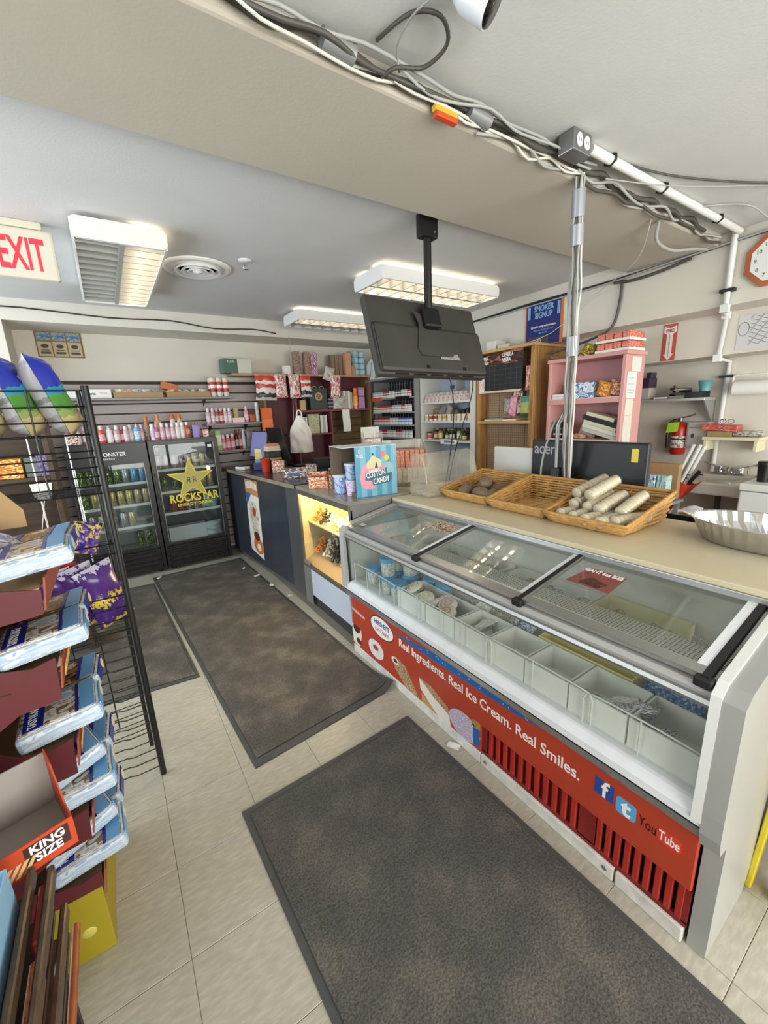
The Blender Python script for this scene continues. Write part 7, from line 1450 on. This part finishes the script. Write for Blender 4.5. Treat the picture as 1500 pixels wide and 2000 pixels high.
# ================================================================== PASTRY DISPLAY TOWER
m_tower = mat('tower_card', '#591b21', .55, var=.05, vs=6); m_towl = mat('tower_lip', '#9a4a36', .55); m_ylw = mat('tower_yellow', '#9c8b18', .55, var=.04, vs=9); m_dot2 = mat('tower_dot', '#b98a8c', .6)
t = thing('pastry_display', 'dark red cardboard pastry display tower on a yellow base', 'display stand', (-.42, 1.43, 0))
ty0, ty1 = 1.245, 1.66; tiers = (.255, .475, .705, .945, 1.165)
Bd().bev(-.66, -.232, ty0, ty1, 0, .235, .003, seg=1).obj('base', m_ylw, t, True); Bd().lathe([(.018, 0), (.016, -.002), (0, -.002)], (-.285, ty0, .10), 14, axis='y').obj('base_emblem', mat('tower_emblem', '#c9bc5c', .5), t, True)
def edge(z): return -.232+.03*z
out = [(-.66, .236), (edge(.236), .236)]
for z in tiers:
    out += [(edge(z), z+.035), (edge(z)-.05, z+.022), (edge(z)-.11, z+.035), (edge(z)-.152, z+.07), (edge(z)-.142, z+.115), (edge(z)-.085, z+.15), (edge(z)-.02, z+.155), (edge(z), z+.158)] if z < 1.1 else [(edge(z), z+.0), (edge(z)-.1, z+.02), (edge(z)-.2, z+.0), (-.66, z)]
for y in (ty0, ty1-.004): Bd().prism(out, (0, y+.004, 0), (1, 0, 0), (0, 0, 1), .004).obj('side_card', m_tower, t, True)
for k in range(14):
    rr = random.Random(k); Bd().prism(ell(.009, .008, 12), (rr.uniform(-.5, -.3), ty0, rr.uniform(.3, 1.15)), UX, UZ, .0006).obj('dot_print', m_dot2, t, True)
for z in (.45, .68, .92): Bd().box(-.60, -.30, ty0-.0006, ty0, z-.003, z+.001).obj('fold_line', mat('tower_fold', '#3a1216', .6), t, True)
Bd().box(-.66, -.655, ty0+.005, ty1-.005, .236, 1.3).obj('back_card', m_card, t, True)
for i, z in enumerate(tiers):
    e = edge(z)
    Bd().prism([(-.65, z-.03), (e-.004, z+.0), (e-.004, z+.004), (-.65, z-.026)], (0, ty1-.005, 0), (1, 0, 0), (0, 0, 1), ty1-ty0-.01).obj('tier_floor', m_card, t, True)
    lip = Bd().prism([(e-.004, z-.055), (e+.0, z-.055), (e+.012, z+.028), (e+.008, z+.028)], (0, ty1-.005, 0), (1, 0, 0), (0, 0, 1), ty1-ty0-.01).obj('tier_lip', m_towl, t, True)
    if i in (2, 3): text('OFFICIAL US' if i == 3 else 'TUNA OR', (e+.0075, ty0+.02, z-.035), (0, 1, 0), (.15, 0, 1), .05, mat('tower_gold', '#e0b060', .5), t, sx=.7, bold=.02)
Bd().prism([(-.16, 0), (.16, 0), (.16, .05), (.12, .11), (.05, .15), (-.05, .15), (-.12, .11), (-.16, .05)], (-.40, 1.56, 1.27), UX, UZ, .004).obj('header_card', m_card, t, True)
Bd().box(-.345, -.305, ty0-.0012, ty0, 1.05, 1.15).obj('price_label', bands('price_lab', [(0, '#d8b832'), (.35, '#ecebe6')], 2), t, True)
# pastry packs: white and blue trays with a clear printed lid
m_pt = printed('pastry_tray', ['#bcc8d6', '#a9bccf', '#cdd4dc', '#8fa9c6'], 3, .3); m_pl = printed('pastry_lid', ['#b8b0a8', '#e4e0dc', '#8a7058', '#d4d0cc', '#a8c0dc'], 3.5, .12, bmp=.3); m_pn = mat('pastry_navy', '#1c2f8c', .25); m_ps = mat('pastry_sky', '#6aa8dc', .3)
m_pl2 = printed('pastry_lid_brown', ['#6a4a24', '#b88a2c', '#3a2a22', '#8a5a2c', '#d8c8b0'], 3.5, .12, bmp=.3)
def pack(loc, rot, label, kind=0):
    o = thing('pastry_pack', label, 'pastry pack', loc, rot, 'boxed pastries on the display tower')
    w, d, h = .19, .16, .055
    Bd().bev(-w/2, w/2, -d/2, d/2, 0, h*.86, .012, seg=2).obj('tray', m_pt, o)
    Bd().bev(-w/2+.008, w/2-.008, -d/2+.008, d/2-.008, h*.78, h, .008).obj('lid', m_pl if kind == 0 else m_pl2, o)
    l = Bd().box(-w/2+.02, -w/2+.065, -d/2+.012, d/2-.012, h-.001, h+.001).obj('brand_band', m_pn, o)
    x0 = -w/2+.05
    tx = text('TASTYKAKE', (x0, -d/2+.018, h+.0012), (0, 1, 0), (-1, 0, 0), .028, m_ltxt, l, world=False, sx=.72, bold=.01, depth=.0004)
    Bd().box(w/2-.045, w/2-.01, -d/2+.006, d/2-.006, h-.001, h+.001).obj('sky_band', m_ps, o); Bd().box(w/2-.055, w/2-.047, -d/2+.006, d/2-.006, h-.001, h+.0012).obj('navy_line', m_pn, o)
    Bd().box(w/2-.0015, w/2+.0012, -d/2+.02, d/2-.02, .012, h*.8).obj('end_label', m_pn if kind else m_ps, o)
    s = Bd().prism(ell(.02, .016, 14), (w/2+.0012, d/2-.04, h*.42), (0, 1, 0), UZ, .0006).obj('end_oval', mat('pastry_oval', '#e8d8b8', .4), o)
    return o
tl = ['bottom', 'second', 'middle', 'fourth', 'top']
for i, z in enumerate(tiers):
    e = edge(z); lift = .035
    pack((e-.022, ty0+.098, z+lift), (.0, -.12, .05), 'near white and blue pastry pack on the %s tier of the display' % tl[i])
    pack((e-.025, ty0+.29, z+lift-.01), (.0, -.14, -.03), 'far brown-topped pastry pack on the %s tier of the display' % tl[i], 1)
    if i in (0, 1): pack((e-.05, ty0+.13, z+lift+.066), (.06, -.2, .35), 'tilted pastry pack lying on top in the %s tier of the display' % tl[i])
solo(Bd().pillow(.16, .2, .06, (0, 0), 8, .3, 61), 'pastry_bag', printed('pastry_bag', ['#3a48a8', '#b8b4b8', '#d8cfc8', '#8a90b8', '#c8a888'], 4, .2, bmp=.3), 'clear and blue pastry bag lying on the top tier behind the pack', 'pastry bag', (-.30, 1.50, 1.24), (1.2, 0, -.6))
solo(Bd().pillow(.16, .2, .06, (0, 0), 8, .3, 67), 'pastry_bag', printed('pastry_bag2', ['#a8c4dc', '#d8dce2', '#6a8ab8', '#e8e4e0'], 4, .2, bmp=.3), 'pale blue pastry bag lying on the top tier at the left', 'pastry bag', (-.36, 1.36, 1.25), (1.3, 0, -.2))

# ================================================================== CANDY RACK IN THE LEFT FOREGROUND
m_rail = mat('rail_brown', '#5a4a3c', .4, .5, var=.25, vs=30); m_rod = mat('rod_copper', '#a8603c', .4, .3, var=.2, vs=20)
t = thing('candy_rack', 'brown metal candy rack with long rails in the left foreground', 'candy rack', (-.45, .62, 0))
for (x, z, ya, w, h) in ((-.276, .68, .955, .012, .03), (-.247, .662, .955, .012, .03), (-.236, .59, .92, .012, .03)): Bd().bev(x-w/2, x+w/2, .05, ya, z-h, z, .003, seg=1).obj('rail', m_rail, t, True)
Bd().tube([(-.229, .05, .485), (-.231, .935, .50)], .008, 8).obj('rod', m_rod, t, True)
for (z, x1) in ((.64, -.284), (.57, -.255), (.50, -.243)): Bd().box(-.75, x1, .05, .93, z-.012, z).obj('shelf', m_rail, t, True)
for y in (.06, .90): Bd().bev(-.75, -.26, y, y+.02, 0, .488, .003, seg=1).obj('end_panel', m_blackm, t, True)
Bd().box(-.77, -.75, .05, .93, 0, 1.1).obj('back_panel', m_blackm, t, True)
t = thing('king_size_box', 'open orange king size candy box on the candy rack', 'candy box', (-.335, 1.03, .66), (0, 0, .30)); m_ko = mat('king_orange', '#b8421f', .45); m_kg = mat('king_inner', '#8d8680', .8)
Bd().box(-.13, .115, -.085, -.082, 0, .07).obj('front_wall', m_ko, t); Bd().box(-.13, .115, .082, .085, 0, .14).obj('back_wall', m_kg, t)
Bd().prism([(-.082, 0), (.082, 0), (.082, .15), (.03, .14), (-.04, .075), (-.082, .07)], (.112, 0, 0), (0, 1, 0), (0, 0, 1), .003).obj('side_wall', m_ko, t); Bd().prism([(-.082, 0), (.082, 0), (.082, .14), (-.082, .07)], (-.13, 0, 0), (0, 1, 0), (0, 0, 1), .003).obj('side_wall', m_kg, t)
Bd().box(-.13, .115, -.082, .082, 0, .003).obj('floor_card', m_kg, t)
Bd().box(.03, .105, -.0862, -.085, .018, .062).obj('patch', mat('king_brown', '#3a1c12', .5), t); text('KING\nSIZE', (.068, -.0866, .042), UX, UZ, .026, m_ltxt, t, world=False, align='CENTER', sx=.95, bold=.03)
for k in range(5): Bd().prism([(0, 0), (.008, 0), (.028, .03), (.02, .03)], (-.03+k*.013, -.0855, -.012+.02), UX, UZ, .0015).obj('stripe', mat('king_stripe', '#c8a878', .5), t)
openbox(.15, .22, .10, .10, (-.37, .80, .642), 0, mat('candy_blue', '#8fbcdc', .5), 'open pale blue candy box at the near left of the candy rack', 'candy box', m_kg)
G = 'candy on the lower rack shelves'
def candy(loc, w, d, h, m, label, rz=0): return solo(Bd().bev(-w/2, w/2, -d/2, d/2, 0, h, .004, seg=1), 'candy_packet', m, label, 'candy', loc, (0, 0, rz), G)
candy((-.262, .88, .571), .014, .12, .07, mat('cndy_red', '#8a2a20', .4), 'dark red candy packet between the two upper rails')
candy((-.262, .73, .571), .014, .14, .06, printed('cndy_or', ['#b8502c', '#d8804a', '#7a2c1c'], 5), 'orange candy packet between the two upper rails')
candy((-.262, .56, .571), .014, .14, .06, printed('cndy_br', ['#5a2c24', '#8a8aa0', '#3a1c18'], 5), 'brown and lilac candy packet between the two upper rails')
candy((-.30, .60, .641), .03, .16, .05, printed('cndy_y', ['#c8c03a', '#2a2a2a', '#e8e4d8'], 4), 'yellow and black candy packet beside the topmost rail')
